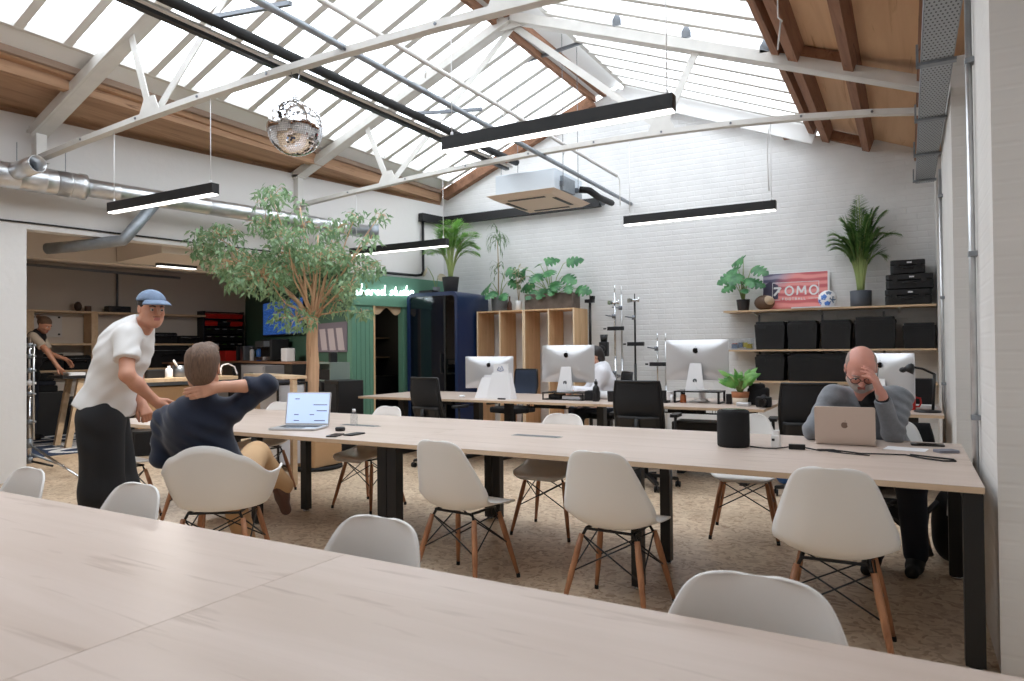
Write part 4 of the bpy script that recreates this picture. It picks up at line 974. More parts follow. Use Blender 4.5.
o = MB().lathe([(.030,0),(.034,.004),(.035,.02),(.03,.027),(0,.028)], seg=18).build('earbud_case', M['black_plastic'], loc=(-3.49, 3.67, TZt)); tag(o, 'small round black case beside the open silver laptop', 'case')
slab('phone', 'black phone on the long table right of the open silver laptop, nearer one', 'phone', (-3.315, 3.44, TZt), (.075,.15,.009), .35, M['black_gloss'])
slab('phone', 'black phone partly under the nearer one by the silver laptop', 'phone', (-3.245, 3.545, TZt), (.075,.15,.009), .05, M['black_plastic'])
t = thing('water_bottle', 'small clear bottle standing behind the round black case', 'bottle', (-3.645, 3.98, TZt))
MB().lathe([(.026,0),(.028,.004),(.028,.075),(.012,.10),(.011,.108)], seg=16).build('body', M['clear_plastic'], t); MB().lathe([(.013,.106),(.013,.125),(0,.125)], seg=12).build('cap', M['white_paint'], t)
for x, lb in ((-3.60, 'flush silver socket strip in the long table by the clear bottle'), (-2.10, 'flush silver socket strip in the long table, mid-length')):
    t = thing('socket_strip', lb, 'socket', (x, 4.0, TZt), 0, 'flush socket strips')
    mb = MB(); mb.bb(-.17, .17, -.035, .035, 0, .003); mb.build('frame', M['alu'], t); mb = MB(); mb.bb(-.16, .16, -.026, .026, .003, .0045); mb.build('flap', M['grey_metal'], t)
# ------------------------------------------------------------------ lettering from strokes
GLY = {'F': [[(0,0),(0,1),(.62,1)],[(0,.52),(.5,.52)]], 'O': [[(.42+.42*math.cos(2*PI*k/20), .5+.5*math.sin(2*PI*k/20)) for k in range(21)]], 'M': [[(0,0),(.08,1),(.45,.25),(.82,1),(.9,0)]],
 'T': [[(0,1),(.7,1)],[(.35,1),(.35,0)]], 'B': [[(0,0),(0,1),(.4,1),(.55,.88),(.55,.64),(.4,.52),(0,.52)],[(.4,.52),(.62,.4),(.62,.12),(.45,0),(0,0)]], 'A': [[(0,0),(.38,1),(.76,0)],[(.14,.35),(.62,.35)]], 'L': [[(0,1),(0,0),(.55,0)]]}
GW = {'F': .62, 'O': .84, 'M': .9, 'T': .7, 'B': .62, 'A': .76, 'L': .55}
def stroke_text(mb, txt, put, h, wgt, gap=.3):
    """put(x, z) -> world point pair builder; strokes are thin bars"""
    x = 0
    for ch in txt:
        for st in GLY[ch]:
            for a, b in zip(st[:-1], st[1:]): put(mb, ((x+a[0])*h, a[1]*h), ((x+b[0])*h, b[1]*h), wgt)
        x += GW[ch]+gap
    return (x-gap)*h

# ------------------------------------------------------------------ wall shelves over the right-hand desk
SZ = (1.79, 1.275, .872)
for i, (z, x0, lb) in enumerate(((SZ[0], -2.12, 'topmost pale wooden shelf on the brick wall, holding plants and the poster'), (SZ[1], -2.08, 'middle pale wooden shelf on the brick wall, under the row of four black crates'), (SZ[2], -1.82, 'lowest pale wooden shelf on the brick wall, under the wide black crate'))):
    t = thing('wall_shelf', lb, 'shelf', ((x0+.29)/2, 9.6, z), 0, 'wooden wall shelves')
    mb = MB(); mb.bb(x0, .29, 9.38, YB-.002, z-.022, z); mb.build('board', M['ply_light_x'], t, world=True)
    for x in (-1.76, -.967, -.09):
        mb = MB(); mb.prism([(YB-.004, z-.022), (9.45, z-.022), (9.45, z-.03), (YB-.03, z-.06), (YB-.004, z-.08)], x-.012, x+.012, 'X'); mb.build('bracket', M['white_steel'], t, world=True)
for x in (-1.74, -.96, -.26):
    mb = MB(); mb.bb(x-.012, x+.012, YB-.016, YB-.001, .75, 1.74); tag(mb.build('shelf_upright', M['grey_metal'], world=True), 'grey slotted upright carrying the wooden wall shelves', 'upright', 'slotted shelf uprights')
def crate(lab, x0, x1, z, h, y=9.42, d=.34, group='black lidded crates on the wall shelves', mat='black_plastic'):
    w_ = x1-x0; t = thing('storage_crate', lab, 'crate', ((x0+x1)/2, y+d/2, z), 0, group)
    mb = MB(); mb.hexa([(-w_/2+.02,-d/2+.015,0),(w_/2-.02,-d/2+.015,0),(w_/2-.02,d/2-.015,0),(-w_/2+.02,d/2-.015,0)], [(-w_/2+.004,-d/2+.004,h*.82),(w_/2-.004,-d/2+.004,h*.82),(w_/2-.004,d/2-.004,h*.82),(-w_/2+.004,d/2-.004,h*.82)])
    mb.build('body', M[mat], t, bevel=.006)
    mb = MB(); mb.rbox((0,0,h*.86), (w_,d,h*.09), .02); mb.rbox((0,0,h*.95), (w_*.92,d*.9,h*.10), .02); mb.build('lid', M[mat], t, bevel=.004)
    for s in (-1, 1):
        mb = MB(); mb.box((s*w_*.25, -d/2-.003, h*.80), (w_*.22, .012, h*.14)); mb.build('latch', M[mat], t)
    return t
zc = SZ[1]+.001
crate('black lidded crate on the middle shelf, leftmost of the row of four', -1.74, -1.36, zc, .36)
crate('black lidded crate on the middle shelf, second of the row of four', -1.345, -.98, zc, .36)
crate('black lidded crate on the middle shelf, third of the row of four', -.955, -.60, zc, .36)
crate('black lidded crate on the middle shelf, fourth and widest of the row of four', -.575, -.12, zc, .385)
crate('low black crate on the middle shelf, alone by the right-hand pier', -.06, .285, zc, .30)
zc = SZ[2]+.001
crate('black lidded crate on the lowest shelf, left end, over the plant', -1.74, -1.37, zc, .34)
crate('wide black crate on the lowest shelf, left of the head of the man in grey', -1.345, -.62, zc, .35)
# clear boxes of bits at the left ends
for z, lb, x0 in ((SZ[1]+.001, 'clear box of coloured bits at the left end of the middle shelf', -2.06), (SZ[2]+.001, 'clear box of bits at the left end of the lowest shelf', -1.81)):
    w_ = .28 if x0 < -2 else .06
    t = thing('clear_box', lb, 'box', (x0+w_/2, 9.52, z), 0, 'clear boxes on the wall shelves')
    mb = MB(); mb.rbox((0,0,.07), (w_,.24,.14), .012); mb.build('body', M['clear_plastic'], t); mb = MB(); mb.rbox((0,0,.146), (w_*1.03,.25,.012), .012); mb.build('lid', M['clear_plastic'], t)
    if w_ > .1:
        for k, (x, y, c) in enumerate(((-.08,-.05,'blue_grey'),(-.02,.03,'blue_grey'),(.05,-.03,'yellow'),(.09,.04,'yellow'),(-.09,.05,'red'),(.0,-.07,'blue_grey'))):
            mb = MB(); mb.box((x,y,.045+.01*(k % 3)), (.07,.05,.06), k); mb.build('content', M[c], t)
# three black flight cases, stacked
def hard_case(lab, x0, x1, z, h):
    w_ = x1-x0; d = .34; t = thing('hard_case', lab, 'case', ((x0+x1)/2, 9.57, z), 0, 'stack of black hard cases')
    mb = MB(); mb.rbox((0,0,h*.30), (w_,d,h*.56), .035); mb.build('base', M['black_plastic'], t, bevel=.008)
    mb = MB(); mb.rbox((0,0,h*.80), (w_,d,h*.38), .035); mb.build('lid', M['black_plastic'], t, bevel=.008)
    for s in (-1, 1):
        mb = MB(); mb.box((s*w_*.30, -d/2-.006, h*.58), (w_*.12,.016,h*.36)); mb.build('latch', M['black_plastic'], t, bevel=.003)
    mb = MB(); mb.tube([(-w_*.13,-d/2,h*.42), (-w_*.12,-d/2-.03,h*.42), (w_*.12,-d/2-.03,h*.42), (w_*.13,-d/2,h*.42)], .010, 8); mb.build('handle', M['black_plastic'], t)
    mb = MB(); mb.box((w_*.05,-d/2-.002,h*.80), (.05,.004,.018)); mb.build('label_tag', M['paper'], t)
hard_case('black hard case at the bottom of the stack of three on the top shelf', -.235, .245, SZ[0]+.001, .185)
hard_case('black hard case in the middle of the stack of three on the top shelf', -.225, .265, SZ[0]+.188, .175)
hard_case('smallest black hard case, topmost of the stack on the top shelf', -.175, .185, SZ[0]+.366, .165)
# poster
m, N, L, B = new_mat('poster_print')
tc = N.new('ShaderNodeTexCoord'); sp = N.new('ShaderNodeSeparateXYZ'); L.new(tc.outputs['Object'], sp.inputs[0])
wv = N.new('ShaderNodeTexWave'); wv.inputs['Scale'].default_value = 3.2; wv.inputs['Distortion'].default_value = 5; wv.inputs['Detail'].default_value = 1.5; wv.bands_direction = 'Z'; wv.inputs['Detail Scale'].default_value = .8
L.new(tc.outputs['Object'], wv.inputs['Vector'])
r1 = N.new('ShaderNodeValToRGB'); e = r1.color_ramp.elements; e[0].position = .15; e[0].color = srgb(196,92,98); e[1].position = .8; e[1].color = srgb(232,150,146); L.new(wv.outputs['Fac'], r1.inputs['Fac'])
r2 = N.new('ShaderNodeValToRGB'); e = r2.color_ramp.elements; e[0].position = .2; e[0].color = srgb(92,88,116); e[1].position = .8; e[1].color = srgb(166,158,178); L.new(wv.outputs['Fac'], r2.inputs['Fac'])
ad = N.new('ShaderNodeMath'); ad.operation = 'MULTIPLY_ADD'; ad.inputs[1].default_value = -.8; L.new(sp.outputs['Z'], ad.inputs[0]); L.new(sp.outputs['X'], ad.inputs[2])
r3 = N.new('ShaderNodeValToRGB'); e = r3.color_ramp.elements; e[0].position = .42; e[0].color = (0,0,0,1); e[1].position = .62; e[1].color = (1,1,1,1)
a2 = N.new('ShaderNodeMath'); a2.operation = 'MULTIPLY_ADD'; a2.inputs[1].default_value = .9; a2.inputs[2].default_value = .94; L.new(ad.outputs[0], a2.inputs[0]); L.new(a2.outputs[0], r3.inputs['Fac'])
mx = N.new('ShaderNodeMix'); mx.data_type = 'RGBA'; L.new(r3.outputs['Color'], mx.inputs['Factor']); L.new(r2.outputs['Color'], mx.inputs[6]); L.new(r1.outputs['Color'], mx.inputs[7]); L.new(mx.outputs[2], B.inputs['Base Color']); B.inputs['Roughness'].default_value = .35
PW, PH = .80, .50
t = thing('poster_board', 'pink and purple poster board with white lettering leaning on the brick wall', 'poster', (-1.275, 9.70, SZ[0]+.001)); t.rotation_euler = (math.radians(-6), 0, 0)
mb = MB(); mb.box((0,.012,PH/2), (PW+.02,.018,PH)); mb.build('board', M['paper'], t)
mb = MB(); mb.quad((-PW/2,0,.004),(PW/2-.012,0,.004),(PW/2-.012,0,PH-.012),(-PW/2,0,PH-.012)); mb.build('print', m, t, fixn=False)
mb = MB(); mb.prism([(-PW/2+.004,.004+.14),(-PW/2+.19,.15),(-PW/2+.19,.33),(-PW/2+.09,.39),(-PW/2+.004,.33)], -.0015, -.0005, 'Y'); mb.build('dark_patch', plain('poster_dark', (66,62,88), .5), t)
def pput(mb, a, b, w_):
    mb.beam((a[0],-.003,a[1]), (b[0],-.003,b[1]), .002, w_, (0,0,1) if abs(a[0]-b[0]) > abs(a[1]-b[1]) else (1,0,0))
def at_put(ox, oz):
    return lambda mb, a, b, w_: pput(mb, (ox+a[0], oz+a[1]), (ox+b[0], oz+b[1]), w_)
mb = MB(); ox = -.205; oz = .195; h = .115
# slanted F without its stem, then O M O
pput(mb, (ox-.06,oz+.10), (ox+.025,oz+.10), .026); pput(mb, (ox+.03,oz+.105), (ox-.055,oz+.0), .026); pput(mb, (ox-.02,oz+.05), (ox+.015,oz+.05), .02)
stroke_text(mb, 'OMO', at_put(ox+.085, oz), h, .022, .42)
mb.build('lettering', M['paper'], t)
mb = MB(); stroke_text(mb, 'FOOTBALL', at_put(-.155, .130), .030, .006, .55); mb.build('lettering', M['paper'], t)
mb = MB()
for a, b in (((-.28,.135),(-.28,.365)), ((-.28,.365),(.285,.365)), ((.285,.365),(.285,.145)), ((-.28,.135),(-.18,.135)), ((.285,.145),(.16,.145))): pput(mb, a, b, .006)
mb.build('frame_line', M['paper'], t)
# football and a brown-and-cream ball
t = thing('football', 'white football with blue patches at the right corner of the poster', 'ball', (-.875, 9.56, SZ[0]+.001))
MB().ball((0,0,.112), .11, 24).build('ball', M['paper'], t)
for k, (a, b, r) in enumerate(((-1.9,.2,.045),(-.9,-.15,.05),(-2.6,-.35,.045),(-1.3,.75,.04),(-1.5,-.6,.04))):
    c = Vector((math.cos(a)*math.cos(b), math.sin(a)*math.cos(b), math.sin(b))); mb = MB(); u = c.orthogonal().normalized(); v = c.cross(u)
    ps = []
    for i in range(5):
        q = c*.11+u*r*math.cos(2*PI*i/5)+v*r*math.sin(2*PI*i/5); ps.append(q.normalized()*.1115+Vector((0,0,.112)))
    mid = c.normalized()*.113+Vector((0,0,.112)); mb._add(ps+[mid], [(i,(i+1) % 5,5) for i in range(5)], True); mb.build('patch', M['blue'] if k % 2 == 0 else M['blue_grey'], t)
t = thing('old_ball', 'brown and cream ball at the left corner of the poster', 'ball', (-1.63, 9.56, SZ[0]+.001))
MB().ball((0,0,.098), (.13,.1,.1), 20).build('ball', plain('brown_leather', (98,74,58), .6), t)
mb = MB(); mb.ball((.05,-.03,.115), (.078,.075,.07), 14); mb.build('panel', plain('cream_leather', (190,168,142), .6), t)
mb = MB(); mb.box((0,0,.008), (.56,.20,.014), .05); tag(mb.build('white_board', M['paper'], loc=(-1.0, 9.46, SZ[0]+.001)), 'flat white board lying on the top shelf under the football', 'board')

# ------------------------------------------------------------------ plywood shelving at the back wall
def ply_unit(lab, x0, x1):
    y0, y1, z1, th = 9.28, 9.775, 1.91, .022; t = thing('plywood_shelving', lab, 'shelving', ((x0+x1)/2, (y0+y1)/2, 0), 0, 'open plywood shelving units')
    xm = (x0+x1)/2
    for x in (x0+th/2, xm, x1-th/2):
        mb = MB(); mb.bb(x-th/2, x+th/2, y0, y1, 0, z1-th); mb.build('upright_panel', M['ply_light'], t, world=True)
        mb = MB(); mb.bb(x-th/2, x+th/2, y0-.002, y0, 0, z1); mb.build('edge_strip', M['ply_edge'], t, world=True)
    mb = MB(); mb.bb(x0, x1, y0, y1, z1-th, z1); mb.build('top_panel', M['ply_light'], t, world=True)
    mb = MB(); mb.bb(x0+th, xm-th/2, y0, y1, .10, .12); mb.bb(xm+th/2, x1-th, y0, y1, .10, .12); mb.build('bottom_shelf', M['ply_light'], t, world=True)
    return t
M['ply_edge'] = plain('plywood_edge', (232,208,176), .6)
ply_unit('open plywood shelving unit against the brick wall, left half, by the phone booth', -5.92, -5.08)
ply_unit('open plywood shelving unit against the brick wall, right half, under the wooden planter', -5.076, -4.236)
for x, z0, h, lb in ((-5.30, .125, .9, 'dark folded stand leaning inside the left plywood bay'), (-4.75, .125, .95, 'dark folded stand leaning inside the right plywood bay'), (-5.66, .125, .85, 'grey folded stand leaning in the outermost plywood bay')):
    mb = MB(); mb.cyl((x, 9.6, z0+.003), (x+.03, 9.69, z0+h), .014, seg=8); mb.cyl((x+.05, 9.58, z0+.003), (x+.05, 9.69, z0+h*.9), .012, seg=8); mb.box((x+.03, 9.64, z0+h*.6), (.09,.05,.05)); mb.box((x+.02, 9.66, z0+h*.95), (.07,.05,.06)); tag(mb.build('folded_stand', M['black_metal'] if z0+h < 1.0 else M['grey_metal'], world=True), lb, 'stand', 'folded stands in the plywood shelving')

# ------------------------------------------------------------------ navy phone booth
BX0, BX1, BY0, BY1, BH = -6.93, -5.965, 8.8, 9.7, 2.21
t = thing('phone_booth', 'navy blue phone booth with a dark glass front beside the plywood shelving', 'booth', ((BX0+BX1)/2, (BY0+BY1)/2, 0))
mb = MB()
def boothring(x0, x1, z0, z1, r, n=6):
    ps = []
    for k, (cx, cz) in enumerate(((x1-r, z1-r), (x0+r, z1-r))):
        for j in range(n+1):
            a = PI/2*k + PI/2*j/n; ps.append((cx+r*math.cos(a), cz+r*math.sin(a)))
    return ps + [(x0, z0), (x1, z0)]
o_ = boothring(BX0, BX1, .03, BH, .10); i_ = boothring(BX0+.05, BX1-.05, .08, BH-.06, .06); n = len(o_)
vs = [(x, y, z) for y in (BY0, BY1) for x, z in o_] + [(x, y, z) for y in (BY0, BY1-.05) for x, z in i_]
fs = [(k, (k+1) % n, n+(k+1) % n, n+k) for k in range(n)] + [(2*n+k, 2*n+(k+1) % n, 3*n+(k+1) % n, 3*n+k) for k in range(n)] + [(k, (k+1) % n, 2*n+(k+1) % n, 2*n+k) for k in range(n)] + [tuple(n+k for k in range(n)), tuple(3*n+k for k in range(n))]
mb._add(vs, fs, False); mb.build('shell', M['navy'], t, world=True)
mb = MB(); xs = BX0+.70; mb.bb(BX0+.05, xs, BY0+.02, BY0+.035, .08, BH-.06); mb.build('glass_door', M['navy_glass'], t, world=True)
mb = MB(); mb.bb(xs, xs+.035, BY0+.012, BY0+.05, .08, BH-.06); mb.build('door_frame', M['black_plastic'], t, world=True)
mb = MB(); mb.bb(xs+.035, BX1-.05, BY0+.02, BY0+.03, .08, BH-.06); mb.build('side_glass', glass_mat('tinted_glass', (.45,.5,.56), .1), t, world=True)
mb = MB(); mb.bb(xs+.06, BX1-.06, BY1-.12, BY1-.06, .09, BH-.07); mb.build('inner_lining', plain('booth_felt', (110,114,122), .9), t, world=True)
mb = MB(); mb.bb(BX0+.1, BX1-.08, BY0+.35, BY1-.13, 1.0, 1.03); mb.build('inner_desk', M['black_plastic'], t, world=True)
mb = MB(); mb.bb(xs-.05, xs-.03, BY0-.02, BY0+.02, .95, 1.25); mb.build('door_handle', M['black_metal'], t, world=True)
mb = MB()
for x in (BX0+.1, BX1-.1):
    for y in (BY0+.1, BY1-.1): mb.cyl((x,y,0), (x,y,.035), .03, seg=10)
mb.build('feet', M['black_metal'], t, world=True)
# small bits on the booth side: hooks
for z in (1.32, 1.26, 1.20): 
    mb = MB(); mb.box((BX1+.012, BY1-.10, z), (.024,.04,.035)); mb.build('side_clip', M['black_plastic'] if z != 1.26 else M['paper'], t, world=True)

# ------------------------------------------------------------------ neon sign on the green fascia
CUR = {'s': ([(0,.05),(.22,.0),(.34,.18),(.12,.42),(.26,.6),(.4,.5)], .42), 'h': ([(0,0),(.12,.9),(.22,1.3),(.1,1.2),(.08,0),(.2,.5),(.36,.5),(.36,.08),(.5,0)], .5), 'a': ([(.4,.5),(.15,.6),(.0,.25),(.15,0),(.36,.25),(.42,.58),(.40,.1),(.55,0)], .55), 'r': ([(0,0),(.08,.6),(.18,.48),(.36,.58),(.38,.45)], .4), 'e': ([(0,.25),(.32,.32),(.28,.6),(.08,.5),(.05,.15),(.22,0),(.42,.12)], .42), 'd': ([(.38,.5),(.14,.6),(0,.25),(.15,0),(.36,.25),(.5,1.3),(.42,.1),(.56,0)], .56), 't': ([(.05,.1),(.2,1.1),(.14,.1),(.28,0)], .28), 'u': ([(0,.58),(.03,.12),(.18,0),(.36,.2),(.4,.58),(.4,.08),(.54,0)], .54), 'i': ([(0,.0),(.06,.58),(.06,.08),(.2,0)], .2), 'o': ([(.2,.58),(.02,.35),(.1,.02),(.32,.05),(.38,.4),(.2,.58),(.42,.5)], .4)}
t = thing('neon_sign', 'white glowing neon script on the green fascia above the dark doorway', 'neon sign', wl(8.4, .08, 2.14))
na, nb = (7.86, 2.145), (9.02, 2.205)
x = 0; words = 'shared studio'; tot = sum(CUR[c][1]+.05 if c != ' ' else .35 for c in words)
k = (nb[0]-na[0])/tot
for wd in words.split(' '):
    pts = []
    for c in wd:
        g, w_ = CUR[c]
        for gx, gz in g:
            s = (x+gx)/tot; pts.append(wl(na[0]+(x+gx)*k, .085, na[1]+(nb[1]-na[1])*s+gz*.115))
        x += w_+.05
    x += .35
    sm = []
    for i in range(len(pts)-1):
        p0, p1, p2, p3 = pts[max(i-1,0)], pts[i], pts[i+1], pts[min(i+2,len(pts)-1)]
        for j in range(4):
            f = j/4; sm.append(.5*((2*p1)+(p2-p0)*f+(2*p0-5*p1+4*p2-p3)*f*f+(3*p1-p0-3*p2+p3)*f**3))
    sm.append(pts[-1]); mb = MB(); mb.tube(sm, .007, 6); mb.build('tube_lettering', M['neon'], t, world=True)
mb = MB(); mb.cyl(wl(8.0, .05, 2.14), wl(8.0, .085, 2.14), .01, seg=8); mb.cyl(wl(8.9, .05, 2.22), wl(8.9, .085, 2.22), .01, seg=8); mb.build('standoffs', M['grey_metal'], t, world=True)
# wavy pale pelmet in the doorway and what stands inside
mb = MB(); pts = [(8.262, 2.0)] + [(8.262+.566*i/24, 1.925+.055*math.cos(2*PI*(i/24-.5)*1.5)) for i in range(25)][::1] + [(8.828, 2.0)]
a = [wl(t_, -.02, z) for t_, z in pts]; b = [wl(t_, -.035, z) for t_, z in pts]; n = len(a)
mb._add(a+b, [(i,(i+1) % n,n+(i+1) % n,n+i) for i in range(n)]+[tuple(range(n)), tuple(n+i for i in range(n))], False)
tag(mb.build('door_pelmet', M['ply_light_x'], world=True), 'pale wavy-edged wooden pelmet across the top of the dark doorway', 'pelmet')
t = thing('kitchen_shelving', 'dark shelves with mugs and glasses seen through the green doorway', 'shelving', wl(8.5, -1.3, 0))
mb = MB(); wseg(mb, 8.15, 9.6, 0, .86, -1.46, -1.0); mb.build('counter', M['black_plastic'], t, world=True)
for z in (1.18, 1.52): mb = MB(); wseg(mb, 8.15, 9.6, z, z+.025, -1.46, -1.2); mb.build('shelf_board', plain('dark_shelf', (96,80,66), .6), t, world=True)
k = 0
for z, hh in ((1.206, .10), (1.546, .09)):
    for j in range(5):
        q = wl(8.62+j*.16, -1.32, z); o = MB().lathe([(.03,0),(.036,.004),(.042,hh),(.036,hh),(.03,.01),(0,.008)], seg=14).build('mug', M[('paper','grey_metal','stone_cream')[(j+k) % 3]], loc=q); tag(o, 'mug on a dark shelf inside the green doorway', 'mug', 'mugs inside the doorway')
    k += 1
t = thing('hanging_bulb', 'small warm bulb hanging inside the dark green doorway', 'bulb', wl(8.78, -.95, 1.70))
MB().ball((0,0,0), .03, 12).build('bulb', emit('warm_bulb', (255,214,150), 6), t); mb = MB(); mb.cyl((0,0,.03), (0,0,1.11), .004, seg=6); mb.cyl((0,0,.025), (0,0,.07), .016, seg=10); mb.build('flex', M['black_plastic'], t)
ld = bpy.data.lights.new('kiosk_bulb', 'POINT'); ld.energy = 5; ld.color = (1, .84, .62); ld.shadow_soft_size = .04; lo = bpy.data.objects.new('kiosk_bulb', ld); COL.objects.link(lo); lo.parent = t; lo.location = (0,0,-.06)
t = thing('coffee_machine', 'black machine with a pale label on the counter inside the green doorway', 'coffee machine', wl(9.0, -1.2, .861), math.radians(-9.6))
mb = MB(); mb.rbox((0,0,.15), (.30,.32,.30), .03); mb.build('body', M['black_plastic'], t, bevel=.01); mb = MB(); mb.box((-.02,-.162,.12), (.12,.004,.12)); mb.build('label_plate', M['grey_metal'], t)

# ------------------------------------------------------------------ light stands against the brick wall
def grip_stand(lab, x, h, col, arms, w_=.026, y=9.62):
    t = thing('light_stand', lab, 'light stand', (x, y, 0), 0, 'light stands along the brick wall')
    mb = MB(); mb.cyl((0,0,.10), (0,0,h*.55), w_*.8, seg=10); mb.cyl((0,0,h*.55), (0,0,h), w_*.6, seg=10); mb.cyl((0,0,h), (0,0,h+.12), .008, seg=8); mb.build('pole', M[col], t)
    for k in range(3):
        a = 2*PI*k/3+.4; mb = MB(); mb.tube([(0,0,.12), (.07*math.cos(a),.07*math.sin(a),.06), (.16*math.cos(a),.14*math.sin(a),.012)], .011, 6); mb.build('leg', M[col], t)
    for z, kind in arms:
        mb = MB()
        if kind == 'head': mb.cyl((-.05,-.02,z), (.07,-.02,z), .022, seg=10); mb.box((-.07,-.02,z), (.05,.05,.06)); mb.cyl((.07,-.03,z-.03), (.07,-.03,z+.04), .012, seg=8); mb.build('grip_head', M['chrome'], t)
        elif kind == 'block': mb.box((.02,-.03,z), (.24,.06,.055)); mb.cyl((-.13,-.03,z), (-.17,-.03,z), .012, seg=8); mb.build('clamp', M['black_plastic'], t)
        elif kind == 'knuckle': mb.cyl((0,-.05,z-.03), (0,-.05,z+.03), .028, seg=10); mb.cyl((-.02,-.02,z), (-.14,-.02,z+.02), .010, seg=8); mb.build('knuckle', M['grey_metal'], t)
        elif kind == 'top': mb.box((0,-.01,z), (.13,.08,.05)); mb.box((.05,-.01,z+.05), (.05,.06,.05)); mb.build('mount', M['black_plastic'], t)
    return t
grip_stand('black light stand in front of the end of the plywood shelving', -4.13, 2.0, 'black_metal', [(2.02,'top')], .034)
grip_stand('tallest chrome light stand on the brick wall, with a black clamp', -3.735, 2.12, 'chrome', [(1.98,'head'),(1.78,'knuckle'),(1.60,'block'),(.95,'knuckle')], .026)
grip_stand('second chrome light stand close beside the tallest one', -3.655, 2.10, 'galv', [(1.9,'knuckle'),(.9,'head')], .022, 9.68)
grip_stand('black light stand with a chrome head, right of the chrome pair', -3.43, 1.98, 'black_metal', [(2.0,'head'),(1.37,'block'),(1.75,'knuckle')], .024)
grip_stand('short chrome light stand beside the right-hand computer', -3.10, 1.40, 'chrome', [(1.08,'block'),(1.3,'knuckle')], .02)
grip_stand('thin chrome light stand at the left edge of the right-hand computer', -3.0, 1.40, 'galv', [], .016, 9.68)
t = thing('studio_light', 'black studio light on a small stand behind the woman in the hoodie', 'studio light', (-3.66, 9.0, 0))
mb = MB(); mb.cyl((0,0,.05), (0,0,1.2), .014, seg=8); mb.build('pole', M['black_metal'], t)
mb = MB(); mb.rbox((0,0,1.30), (.12,.12,.20), .03); mb.cyl((0,-.06,1.3), (0,-.12,1.3), .05, seg=14); mb.build('lamp_head', M['black_plastic'], t, bevel=.01)
mb = MB(); mb.cyl((0,0,1.40), (0,0,1.50), .045, .055, seg=12); mb.build('top_knob', M['black_plastic'], t)
for k in range(3):
    a = 2*PI*k/3; mb = MB(); mb.tube([(0,0,.4), (.22*math.cos(a),.22*math.sin(a),.01)], .009, 6); mb.build('leg', M['black_metal'], t)
mb = MB(); mb.rbox((0,0,.42), (.12,.1,.84), .02); mb.rbox((.14,-.02,.6), (.2,.06,.05), .01); mb.rbox((.24,0,.62), (.06,.08,.34), .015)
tag(mb.build('stand_rack', M['black_metal'], loc=(-3.75, 9.35, 0), bevel=.006), 'black rack foot beneath the chrome light stands', 'rack')
# ------------------------------------------------------------------ plants
def leaf_mat(name, rgb, rgb2, tr=.35):
    m, N, L, B = new_mat(name)
    tc = N.new('ShaderNodeTexCoord'); n = N.new('ShaderNodeTexNoise'); n.inputs['Scale'].default_value = 9; L.new(tc.outputs['Object'], n.inputs['Vector'])
    r = N.new('ShaderNodeValToRGB'); e = r.color_ramp.elements; e[0].position = .35; e[0].color = srgb(*rgb); e[1].position = .65; e[1].color = srgb(*rgb2)
    L.new(n.outputs['Fac'], r.inputs['Fac']); L.new(r.outputs['Color'], B.inputs['Base Color']); B.inputs['Roughness'].default_value = .38
    t = N.new('ShaderNodeBsdfTranslucent'); L.new(r.outputs['Color'], t.inputs['Color']); x = N.new('ShaderNodeMixShader'); x.inputs[0].default_value = tr
    L.new(B.outputs[0], x.inputs[1]); L.new(t.outputs[0], x.inputs[2]); L.new(x.outputs[0], N['Material Output'].inputs['Surface'])
    return m
M['leaf_fig'] = leaf_mat('fig_leaf', (108,142,102), (162,188,148)); M['leaf_palm'] = leaf_mat('palm_leaf', (70,112,62), (126,160,92)); M['leaf_monstera'] = leaf_mat('monstera_leaf', (40,98,58), (86,146,88), .25); M['leaf_light'] = leaf_mat('light_leaf', (84,150,70), (140,190,104)); M['leaf_pale'] = leaf_mat('dry_leaf', (190,176,146), (216,204,180)); M['leaf_palm2'] = leaf_mat('bright_palm_leaf', (96,150,72), (150,196,104)); M['leaf_green2'] = leaf_mat('spiky_leaf', (78,106,70), (130,152,112))
M['bark'] = wood('tree_bark', (222,184,150), (188,146,114), (156,116,90), 'Z', 1.2, .8); M['stem'] = plain('plant_stem', (142,158,96), .6); M['cane'] = plain('plant_cane', (166,146,116), .7)
def leaf_quad(mb, p, d, n, l, w_):
    """small folded leaf: 4 triangles round a midrib"""
    d = d.normalized(); s = d.cross(n)
    s = s.normalized() if s.length > 1e-5 else d.orthogonal(); n2 = s.cross(d)
    a = p; b = p+d*l; c = p+d*l*.45
    mb._add([a, c+s*w_/2+n2*w_*.18, b-n2*l*.10, c-s*w_/2+n2*w_*.18, c], [(0,4,1),(1,4,2),(2,4,3),(3,4,0)], False)
